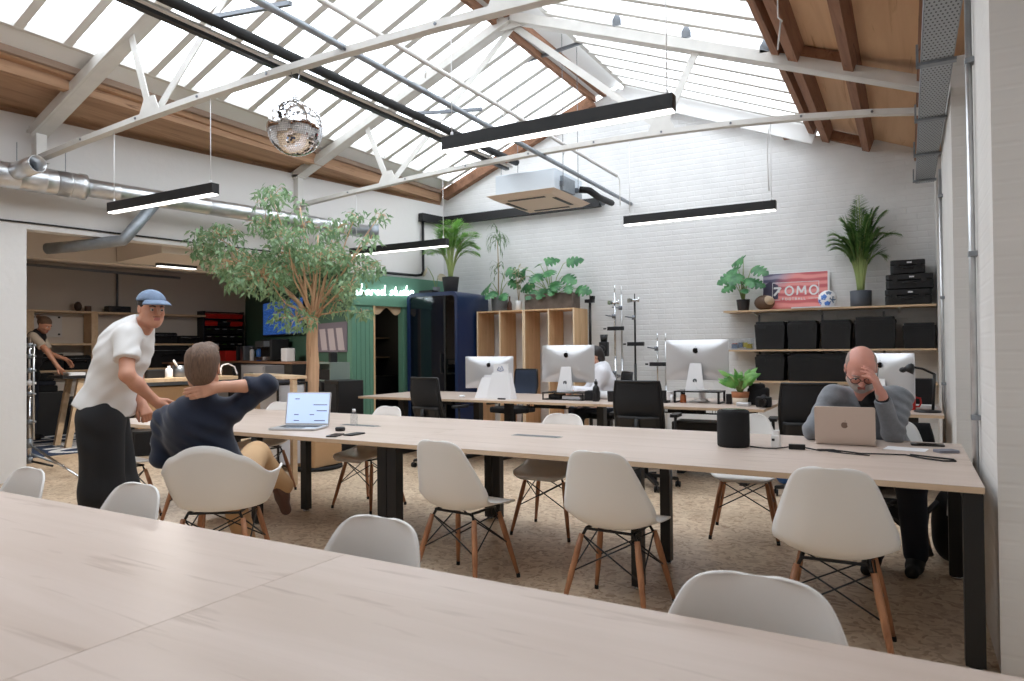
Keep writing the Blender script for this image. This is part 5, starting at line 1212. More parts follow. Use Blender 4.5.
# the fig tree
TX0 = Vector((-5.80, 5.70, 0))
def TP(px, py, dd=0): return atd(px, py, 7.83+dd)
t = thing('fig_tree', 'tall indoor fig tree with a pale bare trunk standing behind the long table', 'tree', TX0)
trunk = [TX0+Vector((0,0,.36)), TP(313,420), TP(311.5,390), TP(313,365), TP(312,345), TP(312.5,328), TP(313,318)]
mb = MB(); mb.tube(trunk, [.085,.08,.078,.07,.064,.06,.058], 12); mb.build('trunk', M['bark'], t, world=True)
R2 = random.Random(3)
BL = [(272,196,20,15,120,-.5),(266,223,24,14,150,-.1),(285,250,26,14,160,.2),(217,237,30,15,260,.25),(205,250,18,9,90,.3),(240,262,38,17,360,0),(262,276,34,20,340,-.3),(292,268,32,22,330,.3),(321,256,32,17,270,-.2),(346,262,30,16,230,.2),(368,268,18,13,110,0),(334,229,22,12,120,.4),(356,215,12,7,40,.3),(381,214,12,9,28,.1),(286,236,22,13,130,-.4),(304,222,13,9,60,.3),(370,240,12,9,45,-.2),(338,300,22,16,140,.2),(296,318,26,14,150,-.2),(362,313,14,6,40,.1),(281,302,14,11,55,.1),(316,288,24,16,150,.4),(300,206,8,12,22,.2),(235,282,16,9,60,-.2),(350,285,18,14,90,-.35)]
mb = MB(); br = MB()
fork = trunk[-1]
mains = {}
for k, (px, py, rx, ry, n, dd) in enumerate(BL):
    c = TP(px, py, dd)
    # a limb from the fork to each clump
    m1 = fork.lerp(c, .45)+Vector((R2.uniform(-.08,.08), R2.uniform(-.1,.1), -.06+.10*R2.random()))
    if px < 250: m1 = TP(272, 276, .0)
    s0 = fork+Vector((R2.uniform(-.03,.03), R2.uniform(-.03,.03), -.03))
    br.tube([s0, s0.lerp(m1,.5)+Vector((0,0,.03)), m1, m1.lerp(c,.55)+Vector((0,0,.03)), c], [.020 if n > 140 else .013, .015 if n > 140 else .010, .009, .006, .003], 6)
    for j in range(int(n*1.12)):
        while True:
            a, b, e_ = R2.uniform(-1,1), R2.uniform(-1,1), R2.uniform(-1,1)
            if a*a+b*b+e_*e_ < 1: break
        q = TP(px+a*rx, py+b*ry, dd+e_*.42)
        d = Vector((R2.uniform(-1,1), R2.uniform(-1,1), R2.uniform(-1.3,.05))); nn = Vector((R2.uniform(-.7,.7), R2.uniform(-.7,.7), 1))
        leaf_quad(mb, q, d, nn, R2.uniform(.07,.115), R2.uniform(.028,.044))
        if j % 9 == 0: br.tube([c.lerp(q,.25), c.lerp(q,.65)+Vector((0,0,.02)), q], [.005,.0035,.002], 4, False)
for px, py, x2, y2 in ((306,300,301,250),(314,295,318,235),(320,300,332,240),(318,312,300,265)):
    br.tube([fork, TP(px, py), TP((px+x2)/2+1, (py+y2)/2), TP(x2, y2)], [.028,.021,.014,.006], 7)
br.tube([fork-Vector((0,0,.12)), TP(299,303), TP(284,289), TP(268,278), TP(240,264)], [.034,.027,.021,.016,.007], 8)
br.build('branches', M['bark'], t, world=True); mb.build('leaves', M['leaf_fig'], t, world=True, fixn=False)
mb = MB(); mb.rbox((0,0,.19), (.42,.42,.30), .02); mb.build('planter_box', M['cardboard'], t, bevel=.005)
mb = MB(); mb.box((0,0,.345), (.38,.38,.03)); mb.build('soil', M['soil'], t)
mb = MB(); mb.lathe([(.28,0),(.30,.006),(.30,.04),(.27,.04),(.26,.03),(0,.03)], seg=28); mb.build('saucer', M['rubber'], t)

def pot(t, prof, mat, soil_r, soil_z):
    o = MB().lathe(prof, seg=22).build('pot', M[mat], t); mb = MB(); mb.lathe([(soil_r, soil_z-.01), (soil_r, soil_z), (0, soil_z+.008)], seg=16); mb.build('soil', M['soil'], t); return o
def palm(t, base, n, L_, seed, lean=1.0, mat='leaf_palm', stem=.25, leaflet=.16, spread=1.0, cut=None, ymax=9):
    R = random.Random(seed); mbs = MB(); mbl = MB()
    for k in range(n):
        a = 2*PI*k/n*2.4+R.uniform(-.4,.4); l = L_*R.uniform(.72,1.08); e = R.uniform(.15,1)*spread
        dx, dy = math.cos(a), math.sin(a)
        if cut: dy *= cut
        b0 = Vector(base)+Vector((dx*.03, dy*.03, 0)); pts = []
        for j in range(13):
            s = j/12; out = e*(.10*s+.62*s**2.2)*l*lean; up = l*(s*(1-.18*e) - .42*e*s**3.2)
            q = b0+Vector((dx*out, dy*out, up)); q.y = min(q.y, ymax); pts.append(q)
        mbs.tube(pts, [.011*(1-.8*j/12)+.0015 for j in range(13)], 5)
        for j in range(int(13*4*(1-stem))):
            s = stem+(1-stem)*j/(13*4*(1-stem)); x = s*12; i = min(int(x), 11); p = pts[i].lerp(pts[i+1], x-i); d = (pts[i+1]-pts[i]).normalized()
            sd = d.cross(Vector((0,0,1))); sd = sd.normalized() if sd.length > 1e-4 else Vector((1,0,0))
            ll = leaflet*(math.sin(PI*min(1,.15+.85*(s-stem)/(1-stem)))*.85+.25)*R.uniform(.85,1.1)
            for sg in (-1, 1):
                dd = (sd*sg*.9+d*.75+Vector((0,0,-.15+R.uniform(-.15,.1)))).normalized(); dd.y = min(dd.y, 0) if p.y > ymax-.14 else dd.y; leaf_quad(mbl, p, dd, Vector((0,0,1)), ll, .018)
    mbs.build('stems', M['stem'], t); mbl.build('fronds', M[mat], t, fixn=False)
def monstera_leaf(mb, base, d, n, L_, W_, cuts=True):
    d = d.normalized(); s = d.cross(n).normalized(); n2 = s.cross(d).normalized(); K = 14; right = []; left = []
    for k in range(K+1):
        f = k/K; w_ = W_*.5*(math.sin(PI*f**.72)**.75)*(1.0 if f > .02 else .3)
        y = -.10+1.10*f if f > .0 else 0.0
        w2 = w_*(.52 if (cuts and k in (4,7,10)) else 1)
        droop = -.22*f*f*L_
        c = base+d*(y*L_)+n2*droop
        right.append(c+s*w2-n2*(w2*.28)); left.append(c-s*w2-n2*(w2*.28))
    mid = [base+d*((max(0,-.02+1.02*k/K))*L_)+n2*(-.22*(k/K)**2*L_) for k in range(K+1)]
    vs = mid+right+left; m_ = K+1
    fs = [(k,k+1,m_+k+1,m_+k) for k in range(K)]+[(k+1,k,2*m_+k,2*m_+k+1) for k in range(K)]
    mb._add(vs, fs, True)
def monstera(t, base, leaves, mat='leaf_monstera', cuts=True, asp=.86):
    """leaves: (dx, dy, dz of the leaf base, heading, tilt, length)"""
    ms = MB(); ml = MB(); base = Vector(base)
    for (dx, dy, dz, hd, tl, L_) in leaves:
        q = base+Vector((dx,dy,dz)); ms.tube([base+Vector((dx*.08,dy*.08,0)), base+Vector((dx*.35,dy*.35,dz*.55)), base+Vector((dx*.8,dy*.8,dz*.95)), q], [.008,.007,.005,.004], 6)
        d = Vector((math.cos(hd)*math.cos(tl), math.sin(hd)*math.cos(tl), math.sin(tl))); n = Vector((-math.cos(hd)*math.sin(tl)+.25, -math.sin(hd)*math.sin(tl)-1.25, math.cos(tl)*.75))
        monstera_leaf(ml, q, d, n, L_, L_*asp, cuts)
    ms.build('stems', M['stem'], t); ml.build('leaves', M[mat], t, fixn=False)

# palm on the top shelf
t = thing('potted_palm', 'potted palm in a round dark grey pot on the top wall shelf', 'plant', (-.50, 9.58, SZ[0]+.001))
pot(t, [(.115,0),(.118,.004),(.122,.20),(.116,.20),(.112,.17)], 'pot_grey', .112, .18)
palm(t, (0,0,.18), 32, 1.36, 5, .52, stem=.42, cut=.30, leaflet=.17, ymax=.10)
# monstera on the shelf
t = thing('potted_monstera', 'small monstera in a black pot at the left end of the top wall shelf', 'plant', (-1.90, 9.56, SZ[0]+.001))
pot(t, [(.068,0),(.07,.003),(.086,.135),(.088,.15),(.08,.15),(.078,.13)], 'pot_black', .078, .13)
monstera(t, (0,0,.13), [(-.05,-.06,.42,2.6,.1,.24),(.02,-.05,.56,2.6,-.1,.26),(-.12,-.05,.36,3.6,-.45,.24),(.10,-.06,.26,-.3,-.3,.22),(.14,-.02,.44,-.5,-.35,.24),(-.02,-.09,.36,-1.9,-.5,.26),(-.10,-.07,.22,3.6,-.4,.19),(.03,-.1,.16,-1.2,-.3,.16),(.06,-.06,.30,-1.0,-.5,.22)])
# plant in terracotta on the desk
t = thing('potted_plant', 'leafy green plant in a terracotta pot on the work desk', 'plant', (-1.455, 7.12, DZT))
MB().lathe([(.060,0),(.064,.004),(.078,.075)], seg=22).build('pot_base', M['stone_cream'], t)
pot(t, [(.0785,.073),(.086,.125),(.088,.13),(.080,.13),(.076,.11)], 'terracotta', .078, .112)
R3 = random.Random(9); lv = []
for k in range(34):
    a = 2*PI*k/34*2.9; r = R3.uniform(.03,.13); lv.append((r*math.cos(a), r*math.sin(a), R3.uniform(.06,.19), a+R3.uniform(-.5,.5), R3.uniform(.3,1.3), R3.uniform(.09,.14)))
monstera(t, (0,0,.112), lv, 'leaf_light', False, .46)
# planter box with a big monstera
t = thing('wooden_planter', 'weathered wooden trough planted with a wide monstera on the plywood shelving', 'planter', (-4.70, 9.50, 1.912))
mb = MB(); mb.bb(-.40,.40,-.14,-.118,0,.235); mb.bb(-.40,.40,.118,.14,0,.235); mb.bb(-.40,-.378,-.118,.118,0,.235); mb.bb(.378,.40,-.118,.118,0,.235); mb.bb(-.378,.378,-.118,.118,0,.02); mb.build('trough', M['concrete'], t)
mb = MB(); mb.bb(-.378,.378,-.118,.118,.02,.20); mb.build('soil', M['soil'], t)
lv = []
R3 = random.Random(12)
for (x, z, hd, tl, l) in ((-.42,.42,2.8,.0,.26),(-.30,.22,3.1,-.5,.26),(-.22,.50,2.2,.2,.26),(-.12,.34,-1.8,-.35,.30),(-.05,.52,.6,.25,.26),(.02,.40,-1.4,-.3,.30),(.10,.22,-1.2,-.5,.28),(.20,.30,-.5,-.35,.30),(.42,.10,-.3,-.2,.28),(.26,.50,.1,.2,.28),(-.25,.10,-2.0,-.5,.25),(-.40,.20,2.9,-.3,.24),(.10,.16,-1.5,-.6,.26),(-.10,.12,-1.7,-.6,.26),(.30,.14,-.9,-.5,.22),(-.48,.34,3.0,-.4,.2)):
    lv.append((x, R3.uniform(-.12,.06), z, hd, tl, l*.95))
monstera(t, (0,-.02,.20), lv)
# grey pot with monstera and a tall dracaena cane
t = thing('potted_dracaena', 'grey stone pot of monstera and a tall thin dracaena on the plywood shelving', 'plant', (-5.60, 9.45, 1.912))
pot(t, [(.115,0),(.12,.005),(.135,.23),(.137,.24),(.126,.24),(.12,.21)], 'pot_stone', .122, .21)
monstera(t, (0,0,.21), [(-.16,-.06,.16,2.9,-.2,.24),(.16,-.05,.42,.1,-.2,.28),(-.02,-.10,.10,-1.8,-.4,.24),(.10,-.1,.06,-.8,-.4,.22),(-.10,-.08,.24,2.6,-.1,.18),(.20,-.03,.26,.3,-.5,.22)])
mb = MB(); mb.tube([(-.02,.0,.20), (-.015,0,.7), (-.03,0,1.15)], [.012,.010,.007], 6); mb.build('cane', M['cane'], t)
mb = MB()
for cz, n, ll in ((1.15, 34, .30), (.62, 14, .22)):
    for k in range(n):
        a = R3.uniform(0,2*PI); up = R3.uniform(-.5,.9); d = Vector((math.cos(a)*.8, math.sin(a)*.45, up)); p = Vector((-.025,0,cz+R3.uniform(-.05,.12)))
        q = p+d.normalized()*ll*.5; leaf_quad(mb, p, d, Vector((0,0,1)), ll*.55, .022); leaf_quad(mb, q, d*.6+Vector((0,0,-.9)), Vector((0,0,1)), ll*.55, .02)
mb.build('leaves', M['leaf_green2'], t, fixn=False)
o = MB().lathe([(.036,0),(.038,.004),(.038,.10),(.03,.13),(.014,.16),(.013,.22),(.016,.225),(0,.225)], seg=16).build('bottle', plain('brown_glass', (92,64,56), .2), loc=(-5.40, 9.42, 1.912)); tag(o, 'slim brown bottle on the plywood shelving by the grey stone pot', 'bottle')
t = thing('vase', 'small white vase of dried stems on the plywood shelving beside the trough', 'vase', (-5.25, 9.44, 1.912))
MB().lathe([(.045,0),(.05,.004),(.052,.14),(.048,.15),(.042,.15),(.04,.12),(0,.12)], seg=18).build('body', M['paper'], t)
ms = MB(); ml = MB()
for k in range(5):
    a = k*1.3; tp = Vector((.05*math.cos(a), .04*math.sin(a), .48+.04*k)); ms.tube([(0,0,.121), tp*.5+Vector((0,0,.06)), tp], .003, 5)
    for j in range(5): leaf_quad(ml, tp, Vector((math.cos(a+j), math.sin(a+j)*.5, .5-.2*j)), Vector((0,0,1)), .14, .03)
ms.build('stems', M['cane'], t); ml.build('leaves', M['leaf_pale'], t, fixn=False)
# palm on the booth
t = thing('potted_palm', 'tall palm in a black tapered pot on top of the navy phone booth', 'plant', (-6.27, 9.07, 2.211))
pot(t, [(.10,0),(.105,.004),(.135,.235),(.135,.245),(.125,.245),(.12,.22)], 'pot_black', .118, .22)
palm(t, (0,0,.22), 18, 1.15, 21, .9, 'leaf_palm2', stem=.48, cut=.45, leaflet=.26)
t = thing('potted_plant', 'small plant with one pale dry leaf on top of the phone booth', 'plant', (-6.64, 9.2, 2.211))
pot(t, [(.05,0),(.055,.004),(.06,.12),(.055,.12),(.05,.10)], 'pot_stone', .052, .105)
monstera(t, (0,0,.10), [(-.16,-.04,.34,2.8,-.4,.22),(.06,-.03,.20,.4,-.3,.16)], 'leaf_pale', False)
mb = MB(); mb.rbox((0,0,.02), (.26,.18,.04), .02); tag(mb.build('tray', M['black_plastic'], loc=(-6.60, 8.93, 2.211), bevel=.004), 'flat black tray at the front edge of the phone booth roof', 'tray')
# ------------------------------------------------------------------ bodies: distance fields turned into one continuous surface
class Field:
    def __init__(s, h): s.h = h; s.pr = []; s.cuts = []; s.wr = None
    def cap(s, a, b, r1, r2=None, k=.02, cut=None): s.pr.append(('c', np.array(a, float), np.array(b, float), r1, r1 if r2 is None else r2, k, cut)); return s
    def chain(s, pts, rs, k=.012):
        for i in range(len(pts)-1): s.cap(pts[i], pts[i+1], rs[i], rs[i+1], k)
        return s
    def ell(s, c, r, ax, k=.02, sub=False): s.pr.append(('s' if sub else 'e', np.array(c, float), np.array(r, float), np.array([list(v) for v in ax], float), k, None)); return s
    def cut(s, p, n): s.cuts.append((np.array(p, float), np.array(Vector(n).normalized(), float))); return s
    def mesh(s):
        h = s.h; lo = np.full(3, 1e9); hi = -lo
        for p in s.pr:
            if p[0] == 'c':
                m = max(p[3], p[4]); lo = np.minimum(lo, np.minimum(p[1], p[2])-m); hi = np.maximum(hi, np.maximum(p[1], p[2])+m)
            elif p[0] == 'e': m = max(p[2]); lo = np.minimum(lo, p[1]-m); hi = np.maximum(hi, p[1]+m)
        lo -= 3*h+.01; hi += 3*h+.01; n = np.ceil((hi-lo)/h).astype(int)+1
        D = np.full(n, .2, np.float32); ax = [lo[i]+h*np.arange(n[i]) for i in range(3)]
        for p in s.pr:
            if p[0] == 'c': m = max(p[3], p[4]); a, b = np.minimum(p[1], p[2])-m, np.maximum(p[1], p[2])+m; k = p[5]
            else: m = max(p[2]); a, b = p[1]-m, p[1]+m; k = p[4]
            mg = k+3*h; i0 = np.maximum(0, np.floor((a-mg-lo)/h).astype(int)); i1 = np.minimum(n, np.ceil((b+mg-lo)/h).astype(int)+1)
            X, Y, Z = np.meshgrid(ax[0][i0[0]:i1[0]], ax[1][i0[1]:i1[1]], ax[2][i0[2]:i1[2]], indexing='ij')
            if p[0] == 'c':
                pa = (X-p[1][0], Y-p[1][1], Z-p[1][2]); ba = p[2]-p[1]; L2 = max(ba@ba, 1e-9)
                t = np.clip((pa[0]*ba[0]+pa[1]*ba[1]+pa[2]*ba[2])/L2, 0, 1)
                d = np.sqrt((pa[0]-ba[0]*t)**2+(pa[1]-ba[1]*t)**2+(pa[2]-ba[2]*t)**2)-(p[3]+(p[4]-p[3])*t)
                if p[6] is not None:
                    for q, nn in p[6]: d = np.maximum(d, (X-q[0])*nn[0]+(Y-q[1])*nn[1]+(Z-q[2])*nn[2])
            else:
                A = p[3]; u = [((X-p[1][0])*A[i][0]+(Y-p[1][1])*A[i][1]+(Z-p[1][2])*A[i][2]) for i in range(3)]; r = p[2]
                k0 = np.sqrt(sum((u[i]/r[i])**2 for i in range(3))); k1 = np.sqrt(sum((u[i]/r[i]**2)**2 for i in range(3)))+1e-6; d = k0*(k0-1)/k1
            sl = tuple(slice(i0[i], i1[i]) for i in range(3)); o = D[sl]
            if p[0] == 's':
                g = np.maximum(k-np.abs(o+d), 0)/k; D[sl] = np.maximum(o, -d)+g*g*k*.25
            else:
                g = np.maximum(k-np.abs(o-d), 0)/k; D[sl] = np.minimum(o, d)-g*g*k*.25
        if s.wr or s.cuts:
            X, Y, Z = np.meshgrid(*ax, indexing='ij')
            if s.wr:
                amp, fr, dr = s.wr; q = X*dr[0]+Y*dr[1]+Z*dr[2]
                D += (amp*np.sin(q*fr+2.2*np.sin(X*9+Z*7)+1.7*np.sin(Y*11-Z*5))*(.55+.45*np.sin(X*13+Y*9-Z*11))).astype(np.float32)
            for q, nn in s.cuts: D = np.maximum(D, (X-q[0])*nn[0]+(Y-q[1])*nn[1]+(Z-q[2])*nn[2])
        return nets(D, lo, h)
def nets(D, lo, h):
    S = D < 0; n = np.array(D.shape)-1
    acc = np.zeros((n[0], n[1], n[2], 3), np.float32); cnt = np.zeros(tuple(n), np.int8)
    act = np.zeros(tuple(n), bool)
    any_ = np.zeros(tuple(n), bool); all_ = np.ones(tuple(n), bool)
    for dx in (0,1):
        for dy in (0,1):
            for dz in (0,1):
                q = S[dx:n[0]+dx, dy:n[1]+dy, dz:n[2]+dz]; any_ |= q; all_ &= q
    act = any_ & ~all_; idx = np.argwhere(act); m = len(idx)
    ci = idx.T; pos = np.zeros((m, 3)); c = np.zeros(m)
    off = [(0,0,0),(1,0,0),(0,1,0),(1,1,0),(0,0,1),(1,0,1),(0,1,1),(1,1,1)]
    V = [D[ci[0]+o[0], ci[1]+o[1], ci[2]+o[2]] for o in off]
    for a in range(8):
        for ax in range(3):
            if off[a][ax] == 0:
                b = a + (1 << ax); da, db = V[a], V[b]; w = (da < 0) != (db < 0); t = np.where(w, da/np.where(np.abs(da-db) < 1e-9, 1e-9, da-db), 0)
                p = np.array(off[a], float)[None, :] + np.zeros((m, 3)); p[:, ax] += t; pos += p*w[:, None]; c += w
    pos = (idx + pos/np.maximum(c, 1)[:, None])*h + lo
    ID = np.full(tuple(n), -1, np.int64); ID[ci[0], ci[1], ci[2]] = np.arange(m); F = []
    for ax in range(3):
        a1, a2 = (ax+1) % 3, (ax+2) % 3
        A = np.moveaxis(S, (ax, a1, a2), (0, 1, 2)); I = np.moveaxis(ID, (ax, a1, a2), (0, 1, 2))
        e = (A[:-1, 1:-1, 1:-1] != A[1:, 1:-1, 1:-1]); w = np.argwhere(e)
        if not len(w): continue
        x, y, z = w[:, 0], w[:, 1]+1, w[:, 2]+1; sg = A[x, y, z]
        q = np.stack([I[x, y-1, z-1], I[x, y, z-1], I[x, y, z], I[x, y-1, z]], 1)
        q[~sg] = q[~sg][:, ::-1]; F.append(q)
    F = np.concatenate(F); F = F[(F >= 0).all(1)]
    # two rounds of smoothing settle the stair-steps
    return pos, F
def field_obj(name, f, mats, parent, pick=None):
    v, q = f.mesh(); me = bpy.data.meshes.new(name); Mi = np.array(parent_world(parent).inverted()); v2 = v@Mi[:3, :3].T+Mi[:3, 3]
    me.from_pydata(v2.tolist(), [], q.tolist())
    mats = mats if isinstance(mats, list) else [mats]
    for m in mats: me.materials.append(m)
    me.polygons.foreach_set('use_smooth', [True]*len(q))
    if pick is not None:
        c = v[q].mean(1); me.polygons.foreach_set('material_index', pick(c).astype(int).tolist())
    me.update(); o = bpy.data.objects.new(name, me); COL.objects.link(o); o.parent = parent
    sm = o.modifiers.new('smooth', 'SMOOTH'); sm.factor = .5; sm.iterations = 2
    return o
def V3(*a): return Vector(a)
def frame(f, u):
    f = Vector(f).normalized(); u = Vector(u); u = (u-f*u.dot(f)).normalized(); s = f.cross(u); return s, f, u     # right, forward, up
def hand(F, w, d, n, curl=(.3,.35,.4,.45), side=1, s=1.0, thumb=.6, spread=.10, cup=1):
    """w wrist, d towards the fingers, n out of the palm; side = +1 thumb on the +cross side"""
    d = Vector(d).normalized(); n = Vector(n); n = (n-d*n.dot(d)).normalized(); x = d.cross(n)*side
    P = lambda a, b, c: w+(x*a+d*b+n*c)*s
    F.cap(P(0,-.02,0), P(.0,.03,0), .024*s, .022*s, .02)
    for a in (-.026,-.009,.009,.026): F.cap(P(a*.6,.022,0), P(a,.088,.002), .0135*s, .0118*s, .012)
    L = ((.026,.040,.024,.020),(.009,.045,.028,.022),(-.009,.042,.026,.021),(-.026,.033,.020,.018))
    for i, (a, l1, l2, l3) in enumerate(L):
        c = curl[i]; ang = 0; p = P(a,.090,.002); sp = a*spread*8; pts = [p]
        for j, l in enumerate((l1, l2, l3)):
            ang += c*(1.0 if j == 0 else 1.25); dd = d*math.cos(ang)+n*math.sin(ang)*cup+x*sp*(.5 if j else 1.0); p = p+dd.normalized()*l*s; pts.append(p)
        F.chain(pts, [.0098*s,.0090*s,.0082*s,.0070*s], .004)
    t0 = P(.022,.020,.006); t1 = t0+(x*.75*thumb+d*.7+n*.35)*.040*s; t2 = t1+(x*.35*thumb+d*.9+n*.35)*.032*s; t3 = t2+(x*.1*thumb+d*.95+n*.25)*.026*s
    F.chain([t0, t1, t2, t3], [.015*s,.0115*s,.0100*s,.0078*s], .008)
def head(F, c, f, u, s=1.0, jaw=1.0):
    r, f, u = frame(f, u); A = (r, f, u); Q = lambda a, b, e: c+(r*a+f*b+u*e)*s
    F.ell(Q(0,-.012,.030), (.076*s,.096*s,.088*s), A, .02); F.ell(Q(0,.018,-.030), (.064*s,.076*s,.088*s), A, .03)
    F.ell(Q(0,.052,-.088), (.040*s*jaw,.034*s,.030*s), A, .03); F.cap(Q(-.045,.01,-.07), Q(0,.058,-.092), .026*s, .022*s, .03); F.cap(Q(.045,.01,-.07), Q(0,.058,-.092), .026*s, .022*s, .03)
    F.cap(Q(-.035,.080,.018), Q(.035,.080,.018), .012*s, .012*s, .02)                              # brow
    for a in (-.031,.031): F.ell(Q(a,.101,-.004), (.017*s,.012*s,.011*s), A, .012, True)             # sockets
    F.cap(Q(0,.092,.006), Q(0,.112,-.032), .008*s, .0125*s, .010); F.cap(Q(-.011,.100,-.036), Q(.011,.100,-.036), .008*s, .008*s, .006)   # nose
    for a in (-.038,.038): F.ell(Q(a,.070,-.032), (.020*s,.018*s,.020*s), A, .02)                    # cheeks
    F.cap(Q(-.019,.087,-.062), Q(.019,.087,-.062), .0065*s, .0065*s, .006); F.cap(Q(-.016,.086,-.073), Q(.016,.086,-.073), .0068*s, .0068*s, .006)   # lips
    for a in (-1, 1): F.ell(Q(a*.077,-.008,-.008), (.010*s,.020*s,.032*s), A, .006); F.ell(Q(a*.084,-.002,-.006), (.006*s,.011*s,.018*s), A, .005, True)
    return Q
def face_parts(t, Q, r, brow='hair_brown', eye=True):
    for a in (-1, 1):
        if eye:
            mb = MB(); mb.ball(Q(a*.031,.082,-.004), .0115, 12); e = mb.build('eye', M['eye_white'], t, world=True)
            mb = MB(); c = Q(a*.031,.083,-.004); g = (Q(a*.031,.2,-.03)-c).normalized(); mb.ball(c+g*.0080, .0056, 10); mb.build('iris', M['eye_dark'], e, world=True)
        mb = MB(); mb.tube([Q(a*.014,.097,.016), Q(a*.032,.095,.021), Q(a*.05,.083,.015)], [.0035,.0045,.0025], 6); mb.build('eyebrow', M[brow], t, world=True)
def torso(F, P, C, N, SL, SR, g=0, w_=1.0, k=.06, d=1.0):
    """pelvis, chest centre, neck base, shoulder joints; g grows everything (clothes)"""
    r = (SR-SL).normalized(); up = (C-P).normalized(); f = up.cross(r).normalized(); r2 = f.cross(up) if False else r
    A = (r, f, up)
    F.ell(P, (.165*w_+g,.120*d+g,.125+g), A, k); F.ell(P.lerp(C,.5), (.150*w_+g,.112*d+g,.16+g), A, k); F.ell(C+f*.0, (.168*w_+g,.122*d+g,.17+g), A, k)
    F.cap(SL+(SR-SL)*.10, SR+(SL-SR)*.10, .058+g, .058+g, k); F.cap(C+up*.10, N, .075+g, .052+g, k)
    return r, f, up
for nm, rgb in (('skin_fair',(206,156,132)),('skin_warm',(204,148,122)),('skin_pink',(212,152,136))):
    m = plain(nm, rgb, .5, noise=.06, nscale=14); m.node_tree.nodes['Principled BSDF'].inputs['Subsurface Weight'].default_value = .12; m.node_tree.nodes['Principled BSDF'].inputs['Subsurface Radius'].default_value = (.02,.008,.004); M[nm] = m
M['lips'] = plain('lips', (176,104,96), .5); M['stubble'] = plain('stubble', (168,120,102), .7); M['beard_grey'] = plain('grey_beard', (176,166,160), .9, noise=.15, nscale=120)
M['eye_white'] = plain('eye_white', (224,218,212), .2); M['eye_dark'] = plain('eye_iris', (48,36,30), .2)
M['hair_brown'] = plain('brown_hair', (104,80,64), .6, noise=.35, nscale=30, stretch=(5,5,.8), bump=.5, bscale=60); M['hair_dark'] = plain('dark_hair', (38,30,28), .5, noise=.3, nscale=40); M['hair_grey'] = plain('short_grey_hair', (158,140,132), .8, noise=.2, nscale=90)
M['tee'] = plain('white_tee', (226,224,222), .85, bump=.1, bscale=200, sheen=.1); M['trouser_black'] = plain('black_trousers', (24,24,27), .85, bump=.15, bscale=200); M['navy_knit'] = plain('navy_jumper', (22,32,54), .9, bump=.2, bscale=260, sheen=.2)
M['chino'] = plain('tan_trousers', (190,154,114), .85, bump=.1, bscale=200); M['grey_knit'] = plain('grey_jumper', (126,130,136), .9, noise=.08, nscale=60, bump=.3, bscale=240, sheen=.2); M['denim_dark'] = plain('dark_denim', (30,34,46), .85); M['denim_cap'] = plain('blue_cap_cloth', (122,140,166), .85, noise=.12, nscale=30, bump=.2, bscale=200)
M['hoodie'] = plain('white_hoodie', (226,226,232), .9, bump=.15, bscale=120); M['vest'] = plain('black_vest', (24,24,28), .8, bump=.2, bscale=40); M['cream_tee'] = plain('cream_tee', (206,192,176), .85); M['shoe_brown'] = plain('brown_leather_shoe', (84,54,44), .45)
R_, U_, F_ = AX[0], V3(0,0,1), AX[2]
Rh = V3(math.cos(YAW), math.sin(YAW), 0); Fh = V3(-math.sin(YAW), math.cos(YAW), 0)
J = atd
def legs(F, g, hips, knees, ankles, r=(.088,.058,.042), k=.03):
    for h_, kn, an in zip(hips, knees, ankles): F.cap(h_, kn, r[0]+g, r[1]+g, k); F.cap(kn, an, r[1]*1.02+g, r[2]+g, k)
def shoe(t, a, d, mat, s=1.0, name='shoe', sole=True):
    F = Field(.006); d = Vector(d).normalized(); up = V3(0,0,1) if abs(d.z) < .9 else V3(0,1,0); up = (up-d*up.dot(d)).normalized()
    F.cap(a-d*.035*s-up*.035, a+d*.15*s-up*.045, .042*s, .036*s, .03); F.cap(a-up*.0, a+d*.05*s-up*.03, .046*s, .045*s, .03); F.cap(a+up*.03, a, .046*s, .046*s, .02)
    F.cut(a-up*.072, -up)
    return field_obj(name, F, M[mat], t)

# ---- man standing at the left, white tee and blue cap
t = thing('person', 'standing man in white t-shirt, blue cap and black trousers, bending towards the man in navy', 'person', V3(J(108,540,4.601).x, J(108,540,4.601).y, 0))
P, C, N = J(103,410,4.301), J(124,352,4.280), J(140,327,4.259); SR, SL = J(127,337,4.098), J(138,337,4.483)
Hc = J(151.5,308.5,4.237); hf = Rh*.76-Fh*.64-U_*.10
hips = [J(101,420,4.205), J(106,420,4.408)]; knees = [J(102,492,4.205), J(119,490,4.408)]; ank = [V3(J(97,560,4.280).x, J(97,560,4.280).y, .10), V3(J(119,560,4.408).x, J(119,560,4.408).y, .10)]
ER, WR = J(127,375,3.991), J(155,401,4.109); EL, WL_ = J(137,383,4.537), J(142,404,4.387)
B_ = Field(.0055); torso(B_, P, C, N, SL, SR, -.012); legs(B_, -.01, hips, knees, ank)
B_.cap(N-U_*.03, Hc-U_*.05-hf*.02, .056, .054, .03)
for S_, E_, W_ in ((SR, ER, WR), (SL, EL, WL_)): B_.cap(S_, E_, .047, .040, .03); B_.cap(E_, E_.lerp(W_,.35), .040, .040, .02); B_.cap(E_.lerp(W_,.35), W_, .040, .026, .02)
hand(B_, WR, J(164,408,4.130)-WR, Fh, (.25,.3,.3,.35), 1); hand(B_, WL_, J(149,418,4.323)-WL_, Fh*.6-Rh*.5, (1.0,1.1,1.1,1.1), -1)
Q = head(B_, Hc, hf, U_, .89); rr, ff, uu = frame(hf, U_)
